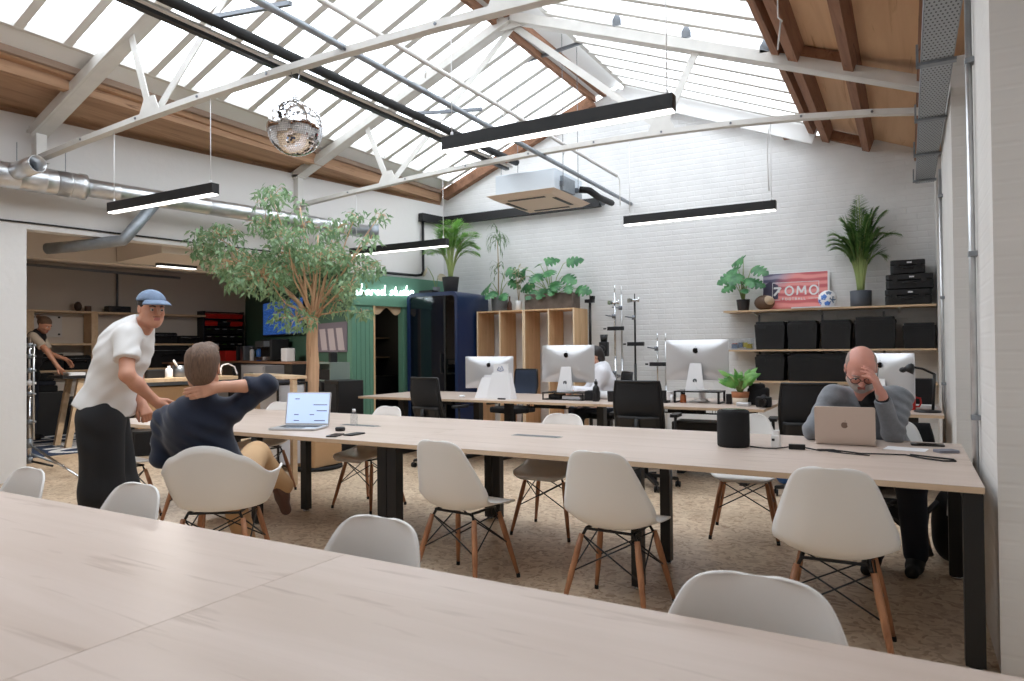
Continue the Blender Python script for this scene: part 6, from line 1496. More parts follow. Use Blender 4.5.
def pick_face(c, Q=Q, Hc=Hc, rr=rr, ff=ff, uu=uu, beard=False, s=1.0):
    d = c-np.array(Hc); a, b, e = d@np.array(rr), d@np.array(ff), d@np.array(uu); out = np.zeros(len(c), int)
    out[(b > .089*s) & (np.abs(a) < .019*s) & (e < -.059*s) & (e > -.077*s)] = 1
    m = (b > .02*s) & (e < -.040*s) & (e > -.125*s) & (np.abs(a) < .075*s) & (out == 0) & ~((e > -.05*s) & (np.abs(a) < .03*s) & (b > .098*s))
    if beard: out[m & (b > .0)] = 2
    else: out[(b > .090*s) & (np.abs(a) < .022*s) & (e < -.049*s) & (e > -.056*s)] = 2
    return out
field_obj('body', B_, [M['skin_warm'], M['lips'], M['stubble']], t, lambda c: pick_face(c, s=.89)); face_parts(t, Q, rr, 'hair_dark')
hd = Field(.006); hd.ell(Q(0,-.016,.026), (.073,.090,.080), (rr,ff,uu), .01); hd.cut(Q(0,.035,0), ff*.95-uu*.1); hd.cut(Q(0,0,-.055), -uu); hd.ell(Q(0,.06,-.05), (.2,.065,.06), (rr,ff,uu), .01, True); field_obj('hair', hd, M['hair_dark'], t)
cp = Field(.006); cp.ell(Q(0,-.010,.040), (.081,.103,.080), (rr,ff,uu), .01); cp.cut(Q(0,0,.052), -uu*.97+ff*.06); co = field_obj('cap', cp, M['denim_cap'], t)
mb = MB()
def brim(u, v):
    a = (v-.5)*1.9; rad = .080+.062*u*math.cos(a*.95); return Q(math.sin(a)*rad*.98, math.cos(a)*rad*1.15+.002, .052-.028*u*u+.010*math.cos(a*1.3))
mb.grid(brim, 7, 17); mb.build('brim', M['denim_cap'], co, world=True, solid=.005); mb = MB(); mb.ball(Q(0,-.012,.124), .007, 8); mb.build('button', M['denim_cap'], co, world=True)
T_ = Field(.008); torso(T_, P-U_*.02, C, N, SL, SR, .024, 1.02, .07, 1.10); T_.ell(P+Rh*.005, (.165,.185,.16), (Rh,Fh,U_), .06)
for S_, E_ in ((SR, ER), (SL, EL)):
    e = S_.lerp(E_, .62); nn = (E_-S_).normalized(); T_.cap(S_, S_.lerp(E_,.85), .066, .076, .04, [(np.array(e), np.array(nn))])
hn = (J(73,400,4.280)-J(128,417,4.280)); hp = J(100,409,4.280); hup = V3(0,0,-1)+Rh*(-.30); T_.cut(hp, hup); T_.ell(Hc-U_*.045+Rh*.0, (.08,.08,.13), (Rh,Fh,U_), .02, True); T_.wr = (.0045, 95, (.55,.35,-.75)); field_obj('t_shirt', T_, M['tee'], t)
L_ = Field(.008); torso(L_, P, C, N, SL, SR, .012, 1.0, .06); legs(L_, .034, hips, knees, [a-U_*.02 for a in ank], (.098,.082,.072), .05); L_.cut(P+U_*.06, U_); L_.cut(V3(0,0,.07), -U_); L_.wr = (.005, 30, (.6,.5,.7)); field_obj('trousers', L_, M['trouser_black'], t)
for a in ank: shoe(t, V3(a.x, a.y, .075), Rh-Fh*.2, 'rubber')

# ---- man in navy, leaning back with a hand on his neck
t = thing('person', 'seated man in navy jumper, seen from behind, hand on the back of his neck', 'person', (-3.42, 2.66, 0))
fw = V3(-.56,.83,0); rt = V3(.83,.56,0)
P = V3(-3.43,2.66,.57)-fw*.02; C = J(196,430,3.870); N = J(203,398,3.825); SL, SR = J(164,420,3.904), J(231,411,3.881); Hc = J(203,367,3.791); hf = V3(-.66,.75,-.05)
ER, WR = J(267,385,3.960), J(220,387,3.763); EL, WL_ = J(161,458,3.893), J(182,462,4.219)
hips = [P-rt*.10-U_*.01, P+rt*.10+U_*.02]; knees = [P+fw*.44-rt*.14+U_*.03, J(256,455,4.478)]; ank = [V3(P.x+fw.x*.52-.05, P.y+fw.y*.52, .10), J(283,486,4.657)]
B_ = Field(.0055); torso(B_, P, C, N, SL, SR, -.015); legs(B_, -.012, hips, knees, ank); B_.cap(N-U_*.02, Hc-U_*.05-hf*.02, .055, .056, .03)
for S_, E_, W_ in ((SR, ER, WR), (SL, EL, WL_)): B_.cap(S_, E_, .045, .040, .03); B_.cap(E_, E_.lerp(W_,.35), .040, .040, .02); B_.cap(E_.lerp(W_,.35), W_, .040, .028, .02)
hand(B_, WR, J(194,393,3.696)-WR, Fh*.9-Rh*.45, (.16,.18,.2,.22), -1, 1.0, .5); hand(B_, WL_, fw, -U_, (.3,.3,.3,.3), -1)
Q = head(B_, Hc, hf, U_, 1.06); rr, ff, uu = frame(hf, U_); field_obj('body', B_, [M['skin_fair'], M['lips'], M['stubble']], t, lambda c, Q=Q, Hc=Hc, rr=rr, ff=ff, uu=uu: pick_face(c, Q, Hc, rr, ff, uu)); face_parts(t, Q, rr)
hd = Field(.005); hd.ell(Q(0,-.014,.034), (.089,.110,.096), (rr,ff,uu), .03); hd.ell(Q(0,-.045,-.035), (.072,.065,.075), (rr,ff,uu), .04); hd.ell(Q(0.01,.05,.10), (.06,.05,.035), (rr,ff,uu), .03); hd.ell(Q(0,.10,-.045), (.2,.125,.085), (rr,ff,uu), .02, True)
for a in (-1,1): hd.ell(Q(a*.085,.0,-.012), (.018,.026,.034), (rr,ff,uu), .01, True)
hd.wr = (.003, 150, (.8,.5,.12)); field_obj('hair', hd, M['hair_brown'], t)
T_ = Field(.008); torso(T_, P, C, N-U_*.015, SL, SR, .016, 1.0, .06, 1.02); T_.cap(N-U_*.01, N+U_*.02, .060, .066, .02)
cutr = [(np.array(ER.lerp(WR,.48)), np.array((WR-ER).normalized()))]
T_.cap(SR, ER, .066, .058, .05); T_.cap(ER, WR, .054, .052, .03, cutr); T_.cap(SL, EL, .062, .054, .05); T_.cap(EL, WL_, .050, .040, .03)
T_.cut(P-U_*.06, -U_); T_.wr = (.005, 85, (.6,.3,.75)); field_obj('jumper', T_, M['navy_knit'], t)
L_ = Field(.008); F2 = L_; F2.ell(P, (.175,.14,.12), (rt,fw,U_), .05); legs(L_, .012, hips, knees, ank, (.092,.068,.055), .04); L_.wr = (.004, 50, (.6,.5,.7)); field_obj('trousers', L_, M['chino'], t)
shoe(t, ank[1]-U_*.01, J(290,512,4.747)-ank[1]+Rh*.02, 'shoe_brown', 1.0); shoe(t, V3(ank[0].x, ank[0].y, .075), fw, 'shoe_brown')

# ---- man in the grey jumper at the right, head in his hand
t = thing('person', 'bald bearded man in grey jumper and glasses, hand on forehead, at the warm-grey laptop', 'person', (-.14, 4.94, 0))
P = V3(-.15,4.96,.55); C = J(868,424,4.36); N = J(867,396,4.22); SR, SL = J(831,397,4.30), J(901,399,4.28)
Hc = J(861,368,4.10); hf = -Rh*.30-Fh*.72-U_*.62; hu = U_-Fh*.35-Rh*.12
EL, WL_ = J(893,434,4.10), J(881,394,3.975); ER, WR = J(813,430,4.22), J(834,441,4.42)
hips = [V3(-.24,4.94,.53), V3(-.05,4.94,.53)]; knees = [V3(-.27,4.50,.54), V3(.0,4.50,.54)]; ank = [V3(-.20,4.60,.10), V3(.02,4.66,.10)]
B_ = Field(.005); torso(B_, P, C, N, SR, SL, -.015); legs(B_, -.012, hips, knees, ank); B_.cap(N-U_*.02, Hc-hu*.06-hf.normalized()*.02, .058, .056, .03)
for S_, E_, W_ in ((SR, ER, WR), (SL, EL, WL_)): B_.cap(S_, E_, .045, .040, .03); B_.cap(E_, E_.lerp(W_,.35), .040, .040, .02); B_.cap(E_.lerp(W_,.35), W_, .040, .028, .02)
hand(B_, WL_, J(869,364,3.93)-WL_, Fh*.62-Rh*.78, (.22,.26,.30,.36), -1, 1.04, .5, .18); hand(B_, WR, V3(-.2,-.9,-.1), -U_, (.3,.3,.3,.3), -1)
Q = head(B_, Hc, hf, hu, 1.06); rr, ff, uu = frame(hf, hu); field_obj('body', B_, [M['skin_pink'], M['lips'], M['beard_grey']], t, lambda c, Q=Q, Hc=Hc, rr=rr, ff=ff, uu=uu: pick_face(c, Q, Hc, rr, ff, uu, True, 1.06)); face_parts(t, Q, rr, 'hair_grey')
hd = Field(.005); hd.ell(Q(0,-.014,.028), (.084,.104,.094), (rr,ff,uu), .01); hd.ell(Q(0,.02,.115), (.068,.15,.075), (rr,ff,uu), .01, True); hd.cut(Q(0,.022,0), ff); hd.cut(Q(0,0,-.06), -uu)
for a in (-1,1): hd.ell(Q(a*.085,.0,-.012), (.02,.028,.036), (rr,ff,uu), .006, True)
field_obj('hair', hd, M['hair_grey'], t)
g = MB()
for a in (-1,1): g.tube([Q(a*.033+.024*math.cos(2*PI*k/18), .106-.006*abs(math.cos(2*PI*k/18)), -.006+.020*math.sin(2*PI*k/18)) for k in range(19)], .0022, 6, False); g.tube([Q(a*.057,.100,-.004), Q(a*.076,.07,.0), Q(a*.086,.0,.004)], .002, 6)
g.tube([Q(-.010,.106,-.002), Q(0,.112,.0), Q(.010,.106,-.002)], .002, 6); g.build('glasses', M['black_metal'], t, world=True)
T_ = Field(.007); torso(T_, P+U_*.02, C, N-U_*.02, SR, SL, .016, 1.0, .06, 1.05); T_.cap(SL, EL, .068, .058, .05); T_.cap(SR, ER, .066, .056, .05); T_.cap(ER, WR, .054, .040, .03)
T_.cap(EL, WL_, .056, .042, .03, [(np.array(WL_.lerp(EL,.12)), np.array((WL_-EL).normalized()))]); T_.ell(N+hf.normalized()*.07+U_*.055, (.05,.055,.085), (Rh,Fh,U_), .01, True); T_.cut(P-U_*.04, -U_); T_.wr = (.005, 90, (.4,.5,.75)); field_obj('jumper', T_, M['grey_knit'], t)
cl = Field(.006); cl.cap(N-U_*.03, N+U_*.018, .066, .064, .02); cl.ell(N-Fh*.06-U_*.01, (.052,.06,.05), (Rh,Fh,U_), .02); cl.cut(N+U_*.028+Fh*.0, U_-Fh*.5*-1); field_obj('collar', cl, M['trouser_black'], t)
w = Field(.005); a = WL_.lerp(EL,.07); b = WL_.lerp(EL,.20); w.cap(a, b, .034, .040, .01, [(np.array(a), -np.array((EL-WL_).normalized())), (np.array(b), np.array((EL-WL_).normalized()))]); field_obj('cuff', w, M['trouser_black'], t)
L_ = Field(.008); L_.ell(P-U_*.01, (.175,.14,.11), (V3(1,0,0),V3(0,1,0),U_), .05); legs(L_, .010, hips, knees, ank, (.092,.068,.055), .04); L_.cut(P+U_*.06, U_); field_obj('trousers', L_, M['denim_dark'], t)
for a in ank: shoe(t, V3(a.x, a.y, .075), V3(-.15,-1,0), 'rubber')

# ---- woman in the white hoodie behind the middle computer
t = thing('person', 'dark-haired person in white hoodie half hidden behind the middle desktop computer', 'person', (-3.35, 8.25, 0))
o0 = V3(-3.33,8.28,0); fd = V3(-.72,-.55,0).normalized(); rt = V3(-fd.y*-1, -fd.x, 0); rt = V3(fd.y, -fd.x, 0)
P = o0+U_*.52; C = o0+U_*.87+fd*.05; N = o0+U_*1.06+fd*.10; SR, SL = N-U_*.05+rt*.165, N-U_*.05-rt*.165; Hc = o0+U_*1.215+fd*.165
ER, EL = SR+V3(0,0,-.25)+fd*.10, SL+V3(0,0,-.25)+fd*.10; WR, WL_ = ER+fd*.24+U_*.03, EL+fd*.24+U_*.03
hips = [P-rt*.1, P+rt*.1]; knees = [h_+fd*.4 for h_ in hips]; ank = [V3(k_.x, k_.y, .09) for k_ in knees]
B_ = Field(.0075); torso(B_, P, C, N, SL, SR, -.02, .9); legs(B_, -.012, hips, knees, ank); B_.cap(N, Hc-U_*.05, .048, .048, .03)
for S_, E_, W_ in ((SR, ER, WR), (SL, EL, WL_)): B_.cap(S_, E_, .038, .034, .03); B_.cap(E_, W_, .034, .024, .02)
hand(B_, WR, fd-U_*.2, -U_, (.3,.3,.3,.3), 1, .95); hand(B_, WL_, fd-U_*.2, -U_, (.3,.3,.3,.3), -1, .95)
hf = fd-U_*.2; Q = head(B_, Hc, hf, U_, .98); rr, ff, uu = frame(hf, U_); field_obj('body', B_, [M['skin_fair'], M['lips'], M['skin_fair']], t, lambda c, Q=Q, Hc=Hc, rr=rr, ff=ff, uu=uu: pick_face(c, Q, Hc, rr, ff, uu)); face_parts(t, Q, rr, 'hair_dark')
hd = Field(.007); hd.ell(Q(0,-.018,.034), (.090,.108,.096), (rr,ff,uu), .03); hd.ell(Q(0,-.07,-.03), (.075,.06,.08), (rr,ff,uu), .04); hd.ell(Q(0,.095,-.05), (.2,.11,.10), (rr,ff,uu), .02, True); field_obj('hair', hd, M['hair_dark'], t)
T_ = Field(.010); torso(T_, P, C, N, SL, SR, .03, .92, .07, 1.1); T_.cap(N-fd*.06, N+fd*.03+U_*.02, .085, .075, .05)
for S_, E_, W_ in ((SR, ER, WR), (SL, EL, WL_)): T_.cap(S_, E_, .068, .064, .05); T_.cap(E_, W_, .060, .046, .04)
T_.ell(Hc, (.085,.085,.12), (rr,ff,uu), .02, True); T_.cut(P-U_*.08, -U_); T_.wr = (.006, 36, (.5,.4,.8)); field_obj('hoodie', T_, M['hoodie'], t)
L_ = Field(.010); L_.ell(P-U_*.02, (.17,.14,.11), (rt,fd,U_), .05); legs(L_, .010, hips, knees, ank, (.09,.066,.052), .04); L_.cut(P+U_*.05, U_); field_obj('trousers', L_, M['denim_dark'], t)
for a in ank: shoe(t, V3(a.x, a.y, .075), fd, 'rubber', .95)
dup(k0, (o0.x-fd.x*.02, o0.y-fd.y*.02, 0), math.atan2(-fd.x, fd.y), 'black mesh task chair the person in the white hoodie sits on')

# ---- person in the storeroom
t = thing('person', 'person in black padded vest, hair tied back, reaching down in the storeroom', 'person', wl(4.6,-3.2,0))
DD = 10.6
o0 = J(33,420,DD); o0.z = 0; fd = (Rh*.93+Fh*.35).normalized(); rt = V3(fd.y, -fd.x, 0)
P = V3(o0.x, o0.y, .98)-fd*.06; C = J(34,347,DD); N = J(38,333,DD); Hc = J(44.5,324.5,DD-.02); SR, SL = N-U_*.05+rt*.19-fd*.02, N-U_*.05-rt*.19
ER, WR = J(46,350,DD-.22), J(58,367,DD-.15); EL, WL_ = SL-U_*.26+fd*.1, SL-U_*.36+fd*.33
hips = [P-rt*.1-U_*.04, P+rt*.1-U_*.04]; knees = [V3(h_.x, h_.y, .52)+fd*.03 for h_ in hips]; ank = [V3(h_.x, h_.y, .10) for h_ in hips]
B_ = Field(.0075); torso(B_, P, C, N, SL, SR, -.012); legs(B_, -.01, hips, knees, ank); B_.cap(N, Hc-U_*.05, .054, .052, .03)
for S_, E_, W_ in ((SR, ER, WR), (SL, EL, WL_)): B_.cap(S_, E_, .045, .040, .03); B_.cap(E_, W_, .040, .028, .02)
hand(B_, WR, fd*.6-U_*.7, -Fh, (.3,.3,.35,.4), 1); hand(B_, WL_, fd*.6-U_*.7, -Fh, (.3,.3,.35,.4), -1)
hf = fd*.8-Fh*.35-U_*.42; Q = head(B_, Hc, hf, U_); rr, ff, uu = frame(hf, U_); field_obj('body', B_, [M['skin_warm'], M['lips'], M['stubble']], t, lambda c, Q=Q, Hc=Hc, rr=rr, ff=ff, uu=uu: pick_face(c, Q, Hc, rr, ff, uu, True)); face_parts(t, Q, rr)
hd = Field(.007); hd.ell(Q(0,-.018,.034), (.086,.106,.092), (rr,ff,uu), .03); hd.cap(Q(0,-.11,.05), Q(0,-.15,.055), .032, .03, .02); hd.ell(Q(0,.10,-.055), (.2,.12,.10), (rr,ff,uu), .02, True); field_obj('hair', hd, M['hair_brown'], t)
T_ = Field(.010); torso(T_, P, C, N, SL, SR, .022, 1.0, .06, 1.05); T_.cut(P-U_*.12, -U_); T_.wr = (.006, 60, (.0,.0,1)); T_.ell(Hc, (.085,.085,.11), (rr,ff,uu), .02, True); field_obj('vest', T_, M['vest'], t)
for S_, E_, nm in ((SR, ER, 'sleeve'), (SL, EL, 'sleeve')):
    s = Field(.009); e = S_.lerp(E_,.75); s.cap(S_, E_, .064, .068, .03, [(np.array(e), np.array((E_-S_).normalized()))]); field_obj(nm, s, M['cream_tee'], t)
L_ = Field(.010); L_.ell(P-U_*.03, (.172,.135,.13), (rt,fd,U_), .05); legs(L_, .012, hips, knees, ank, (.094,.07,.06), .04); L_.cut(P+U_*.06, U_); field_obj('trousers', L_, M['denim_dark'], t)
for a in ank: shoe(t, V3(a.x, a.y, .075), fd, 'rubber')
# ------------------------------------------------------------------ storeroom: shelves, bags, bench
def lw(px, py, d):
    """(t, z) where the sight line meets the plane d metres out of the left wall"""
    r = ray(px, py); k = math.hypot(1, WS); s = (-8.566+d*k)/(r.x-WS*r.y); p = CP+r*s; return p.y+d*WS/k, p.z
RZW = -math.atan(WS)
def sthing(name, lab, cat, px0, px1, d, z, group=None):
    """a thing in the storeroom; returns its empty and its width"""
    t0, t1 = lw(px0, 340, d)[0], lw(px1, 340, d)[0]; p = wl((t0+t1)/2, d, z)
    return thing(name, lab, cat, p, RZW, group), (t1-t0)*WL
SBK = -4.88
def zz(px, py, d): return lw(px, py, d)[1]
ZA, ZB_, ZC = zz(110, 312, -4.5), zz(110, 343.5, -4.5), zz(110, 369, -4.5)
for z, lb in ((ZA, 'long wooden shelf high on the storeroom wall'), (ZB_, 'long wooden shelf in the middle of the storeroom wall'), (ZC, 'long wooden shelf low on the storeroom wall, loaded with black bags')):
    t0, t1 = lw(22, 340, -4.5)[0], lw(206, 340, -4.5)[0]
    mb = MB(); wseg(mb, t0, t1, z-.03, z, SBK, -4.5); tag(mb.build('storeroom_shelf', M['ply_light_x'], world=True), lb, 'shelf', 'storeroom shelves')
for px, lb in ((95, 'wooden shelf upright behind the standing man'), (30, 'wooden shelf upright behind the person in the vest')):
    t0 = lw(px-3, 340, -4.5)[0]; mb = MB(); wseg(mb, t0, t0+.10, ZC+.001, ZB_-.031, SBK+.02, -4.52); wseg(mb, t0, t0+.10, ZB_+.001, ZA-.031, SBK+.02, -4.52); mb.bb(0,0,0,0,0,0) if False else None
    tag(mb.build('shelf_upright', M['ply_light_x'], world=True), lb, 'upright', 'storeroom shelf uprights')
def bag(lab, px0, px1, z, h, group='black bags on the storeroom shelves', d=-4.68, mat='black_soft', name='equipment_bag', cat='bag'):
    t, w_ = sthing(name, lab, cat, px0, px1, d, z, group)
    mb = MB(); mb.rbox((0,0,h/2), (.30,w_*.98,h), .06, seg=3); mb.build('body', M[mat], t, bevel=.03)
    mb = MB(); mb.tube([(.15,-w_*.25,h*.5), (.20,-w_*.2,h*.62), (.20,w_*.2,h*.62), (.15,w_*.25,h*.5)], .012, 6); mb.build('handle', M['black_plastic'], t)
    mb = MB(); mb.tube([(.152,-w_*.44,h*.78), (.152,w_*.44,h*.78)], .006, 5); mb.build('zip', M['grey_metal'], t); return t
zc = ZC+.001
bag('black equipment bag on the low storeroom shelf, by the hand of the vested person', 34, 62, zc, .27); bag('black equipment bag on the low storeroom shelf, left of the standing man', 63, 90, zc, .24)
bag('black equipment bag on the low storeroom shelf, hidden behind the standing man', 104, 140, zc, .27); bag('black equipment bag on the low storeroom shelf, right of the standing man', 148, 187, zc, .40)
zb = ZB_+.001
bag('flat black bag on the middle storeroom shelf, right of the capped head', 147, 175, zb, .20); bag('thin black bag on the middle storeroom shelf, beside the red drawers', 176, 197, zb, .15)
za = ZA+.001
mb = MB(); mb.ball((0,0,.085), (.07,.06,.085), 10); t_, _ = lw(78, 308, -4.68); tag(mb.build('dark_jar', plain('dark_brown', (70,52,44), .5), loc=wl(t_, -4.68, za)), 'small dark brown jar on the top storeroom shelf', 'jar')
mb = MB(); mb.rbox((0,0,.05), (.08,.10,.10), .03); t_, _ = lw(88, 308, -4.68); tag(mb.build('small_box', plain('dark_brown2', (84,64,52), .6), loc=wl(t_, -4.68, za), bevel=.01), 'small brown box beside the dark jar on the top storeroom shelf', 'box')
t, w_ = sthing('case', 'long flat black case on the top storeroom shelf', 'case', 106, 129, -4.68, za)
mb = MB(); mb.rbox((0,0,.055), (.2,w_,.11), .02); mb.build('body', M['black_plastic'], t, bevel=.008); mb = MB(); mb.tube([(.10,-.06,.05),(.13,-.05,.05),(.13,.05,.05),(.10,.06,.05)], .008, 6); mb.build('handle', M['black_plastic'], t)
# whiteboard behind the person in the vest
t0, t1 = lw(30, 320, -4.86)[0], lw(62, 320, -4.86)[0]; z0, z1 = zz(45, 337, -4.86), zz(45, 315, -4.86)
t = thing('whiteboard', 'white sketch board on the storeroom wall behind the tied-back hair', 'board', wl((t0+t1)/2, -4.86, z0))
mb = MB(); wseg(mb, t0, t1, z0, z1, -4.89, -4.86); mb.build('board', plain('board_white', (206,204,204), .5), t, world=True)
for tt in (t0+.03, t1-.06):
    for z in (z0+.03, z1-.05): mb = MB(); wseg(mb, tt, tt+.03, z, z+.03, -4.862, -4.845); mb.build('clip', M['black_plastic'], t, world=True)
# pipes on the storeroom wall
mb = MB(); tv = lw(117, 290, -4.86)[0]; mb.tube([wl(tv, -4.85, ZA+.02), wl(tv, -4.85, zz(117, 274, -4.86))], .018, 8); tag(mb.build('conduit', M['grey_metal'], world=True), 'grey vertical conduit on the storeroom wall above the shelf', 'pipe')
mb = MB(); zp = zz(60, 268, -4.7); mb.tube([wl(lw(24,268,-4.7)[0], -4.7, zp+.02), wl(lw(95,268,-4.7)[0], -4.7, zp), wl(lw(180,268,-4.7)[0], -4.7, zp-.02)], .022, 8); tag(mb.build('pipe', M['galv_dull'], world=True), 'horizontal grey pipe under the storeroom ceiling', 'pipe')
# linear light in the store
t, w_ = sthing('pendant_light', 'short black linear light under the storeroom ceiling', 'pendant light', 157, 196, -1.2, zz(175, 268, -1.2), 'black linear pendant lights')
mb = MB(); mb.bb(-.04,.04,-w_/2,w_/2,.012,.09); mb.build('housing', M['black_metal'], t); mb = MB(); mb.bb(-.034,.034,-w_/2+.01,w_/2-.01,0,.014); mb.build('diffuser', M['light_diff'], t)
ld = bpy.data.lights.new('storeroom_lamp', 'AREA'); ld.shape = 'RECTANGLE'; ld.size = .07; ld.size_y = w_; ld.energy = 58; ld.color = (1, .95, .88); lo = bpy.data.objects.new('storeroom_lamp', ld); COL.objects.link(lo); lo.parent = t; lo.location = (0,0,-.004)
for k in (-1,1): mb = MB(); mb.cyl((0,k*w_*.4,.09), (0,k*w_*.4,2.82-zz(175,268,-1.2)), .004, seg=6); mb.build('suspension_cable', M['grey_metal'], t)
# drawer rack with red and black bins
t0, t1 = lw(205, 320, -4.6)[0], lw(243, 320, -4.6)[0]; z0, z1 = zz(224, 356, -4.6), zz(224, 311.5, -4.6)
t = thing('drawer_rack', 'wall rack of red and black small-parts bins on the storeroom wall', 'rack', wl((t0+t1)/2, -4.75, z0)); tw = t1-t0
mb = MB(); wseg(mb, t0, t1, z0, z1, -4.87, -4.80); wseg(mb, t0-.02, t0, z0, z1, -4.87, -4.6); wseg(mb, t1, t1+.02, z0, z1, -4.87, -4.6); mb.build('frame', M['black_plastic'], t, world=True)
NR = 6; dz = (z1-z0)/NR
for r in range(NR):
    nc = 3 if r >= 4 else 5
    for c in range(nc):
        a = t0+tw*c/nc+.006; b = t0+tw*(c+1)/nc-.006; zb0 = z0+dz*r; red = r >= 4 and not (r == 4 and c == 1)
        mb = MB(); mb.hexa([wl(a,-4.8,zb0+.01), wl(a,-4.63,zb0+.01), wl(b,-4.63,zb0+.01), wl(b,-4.8,zb0+.01)], [wl(a,-4.8,zb0+dz*.85), wl(a,-4.59,zb0+dz*.62), wl(b,-4.59,zb0+dz*.62), wl(b,-4.8,zb0+dz*.85)])
        dr = mb.build('drawer', M['red'] if red else M['black_plastic'], t, world=True)
        if not red: mb = MB(); m_ = (a+b)/2; wseg(mb, m_-.04, m_+.04, zb0+dz*.58, zb0+dz*.64, -4.6, -4.585); mb.build('label_strip', M['paper'] if (r+c) % 3 else M['leaf_light'], dr, world=True)
# bench with wooden top, in front
D1 = -1.5; zt = zz(190, 377.5, D1); t0, t1 = lw(128, 378, D1)[0], lw(238, 378, D1)[0]
t = thing('workbench', 'wood-topped steel workbench behind the two talking men', 'workbench', wl((t0+t1)/2, D1-.3, 0))
mb = MB(); wseg(mb, t0, t1, zt-.05, zt, D1-.65, D1); mb.build('top', M['ply_light_x'], t, world=True)
mb = MB(); wseg(mb, t0, t1, zt-.10, zt-.052, D1-.63, D1-.02); mb.build('steel_edge', M['grey_metal'], t, world=True)
mb = MB(); wseg(mb, t0+.15, t1-.55, .12, zt-.12, D1-.5, D1-.06); mb.build('front_panel', M['cardboard'], t, world=True)
for tt in (t0+.04, t1-.1): mb = MB(); wseg(mb, tt, tt+.06, 0, zt-.10, D1-.1, D1-.04); wseg(mb, tt, tt+.06, 0, .04, D1-.6, D1-.1); wseg(mb, tt, tt+.06, 0, zt-.10, D1-.62, D1-.56); mb.build('leg', M['black_metal'], t, world=True)
def on_bench(px): return wl(lw(px, 378, D1-.3)[0], D1-.3, zt+.001)
bottle('canister', 'white canister with a slanted spout on the wood-topped workbench', 'canister', on_bench(169), [(.05,0),(.052,.005),(.052,.11),(.04,.13),(.02,.14)], M['paper'], [(.022,.138),(.022,.165),(0,.165)], M['paper'])
o = MB().lathe([(.08,0),(.085,.005),(.10,.17),(.09,.17),(.08,.02),(0,.015)], seg=16).build('tool_tub', M['grey_metal'], loc=on_bench(180)); tag(o, 'grey tub of tools on the wood-topped workbench', 'tub')
mb = MB(); mb.tube([(0,0,.02), (.03,-.04,.12), (.05,-.12,.22), (.05,-.14,.25)], [.012,.012,.02,.012], 6); o = mb.build('brush', M['paper'], loc=on_bench(180)+Vector((0,0,.0))); tag(o, 'white handled brush standing in the grey tool tub', 'brush')
mb = MB(); mb.rbox((0,0,.06), (.2,.26,.12), .03, RZW); tag(mb.build('black_box', M['black_plastic'], loc=on_bench(153), bevel=.01), 'low black box on the wood-topped workbench', 'box')
q = on_bench(221); mb = MB(); mb.tube([q, q+Vector((0,0,.12)), q+WU*.03+Vector((0,0,.16)), q+WU*.12+Vector((0,0,.18)), q+WU*.22+Vector((0,0,.13)), q+WU*.26+Vector((0,0,.03)), q+WU*.265+Vector((0,0,-.02+.03))], .012, 8); tag(mb.build('gooseneck', M['paper'], world=True), 'white gooseneck arc standing on the bench right of the head of the man in navy', 'tap')
# low desk at the left with wooden trestle leg
D2 = -2.3; zt2 = zz(70, 376, D2); t0, t1 = lw(63, 378, D2)[0], lw(88, 378, D2)[0]
t = thing('trestle_desk', 'dark desk on wooden trestle legs in the storeroom, left of the standing man', 'desk', wl((t0+t1)/2, D2-.3, 0))
mb = MB(); wseg(mb, t0, t1+.3, zt2-.04, zt2, D2-.6, D2); mb.build('top', M['black_plastic'], t, world=True)
for a_ in (t0+.18, t1+.2):
    for dd in (D2-.08, D2-.5): mb = MB(); mb.beam(wl(a_-.10, dd, 0), wl(a_+.06, dd, zt2-.04), .07, .07, WN); mb.build('leg', M['ply_light_x'], t, world=True)
mb = MB(); mb.rbox((0,0,.02), (.25,.22,.04), .03, RZW); tag(mb.build('white_tray', M['paper'], loc=wl((t0+t1)/2+.08, D2-.3, zt2+.001)), 'white tray on the dark trestle desk', 'tray')
for (px0, px1, d, h, lb, mt) in ((34, 56, -4.5, .62, 'large dark suitcase on the storeroom floor under the person in the vest', 'black_plastic'), (64, 80, -4.35, .60, 'black crate on the storeroom floor behind the trestle desk', 'black_plastic')):
    t, w_ = sthing('suitcase', lb, 'case', px0, px1, d, 0, 'dark cases on the storeroom floor'); mb = MB(); mb.rbox((0,0,h/2+.03), (.32,w_,h-.06), .05); mb.build('body', M[mt], t, bevel=.02); mb = MB(); mb.tube([(.16,-.08,h*.8),(.2,-.07,h*.82),(.2,.07,h*.82),(.16,.08,h*.8)], .01, 6); mb.build('handle', M['grey_metal'], t)
    for k in (-1,1): mb = MB(); mb.cyl((.1,k*w_*.4-.015,.03), (.1,k*w_*.4+.015,.03), .03, seg=10); mb.build('wheel', M['rubber'], t)
for k, (px, h) in enumerate(((40, .10), (46, .07), (50, .12))):
    t_, _ = lw(px, 380, -4.4); mb = MB(); mb.rbox((0,0,h/2), (.3,.34-.05*k,h), .08, RZW); tag(mb.build('folded_cloth', M[('black_soft','denim_dark','black_soft')[k]], loc=wl(lw(44,380,-4.4)[0], -4.4, .70+sum((.10,.07,.12)[:k])+.002*k), bevel=.02), ('black', 'dark blue', 'black')[k]+' folded cloth, '+('bottom', 'middle', 'top')[k]+' of the pile under the low storeroom shelf', 'cloth', 'pile of folded cloths')
mb = MB(); mb.rbox((0,0,.35), (.34,.6,.70), .02, RZW); tag(mb.build('low_cabinet', M['black_plastic'], loc=wl(lw(44,380,-4.4)[0], -4.4, 0), bevel=.01), 'low black cabinet carrying the pile of folded cloths', 'cabinet')
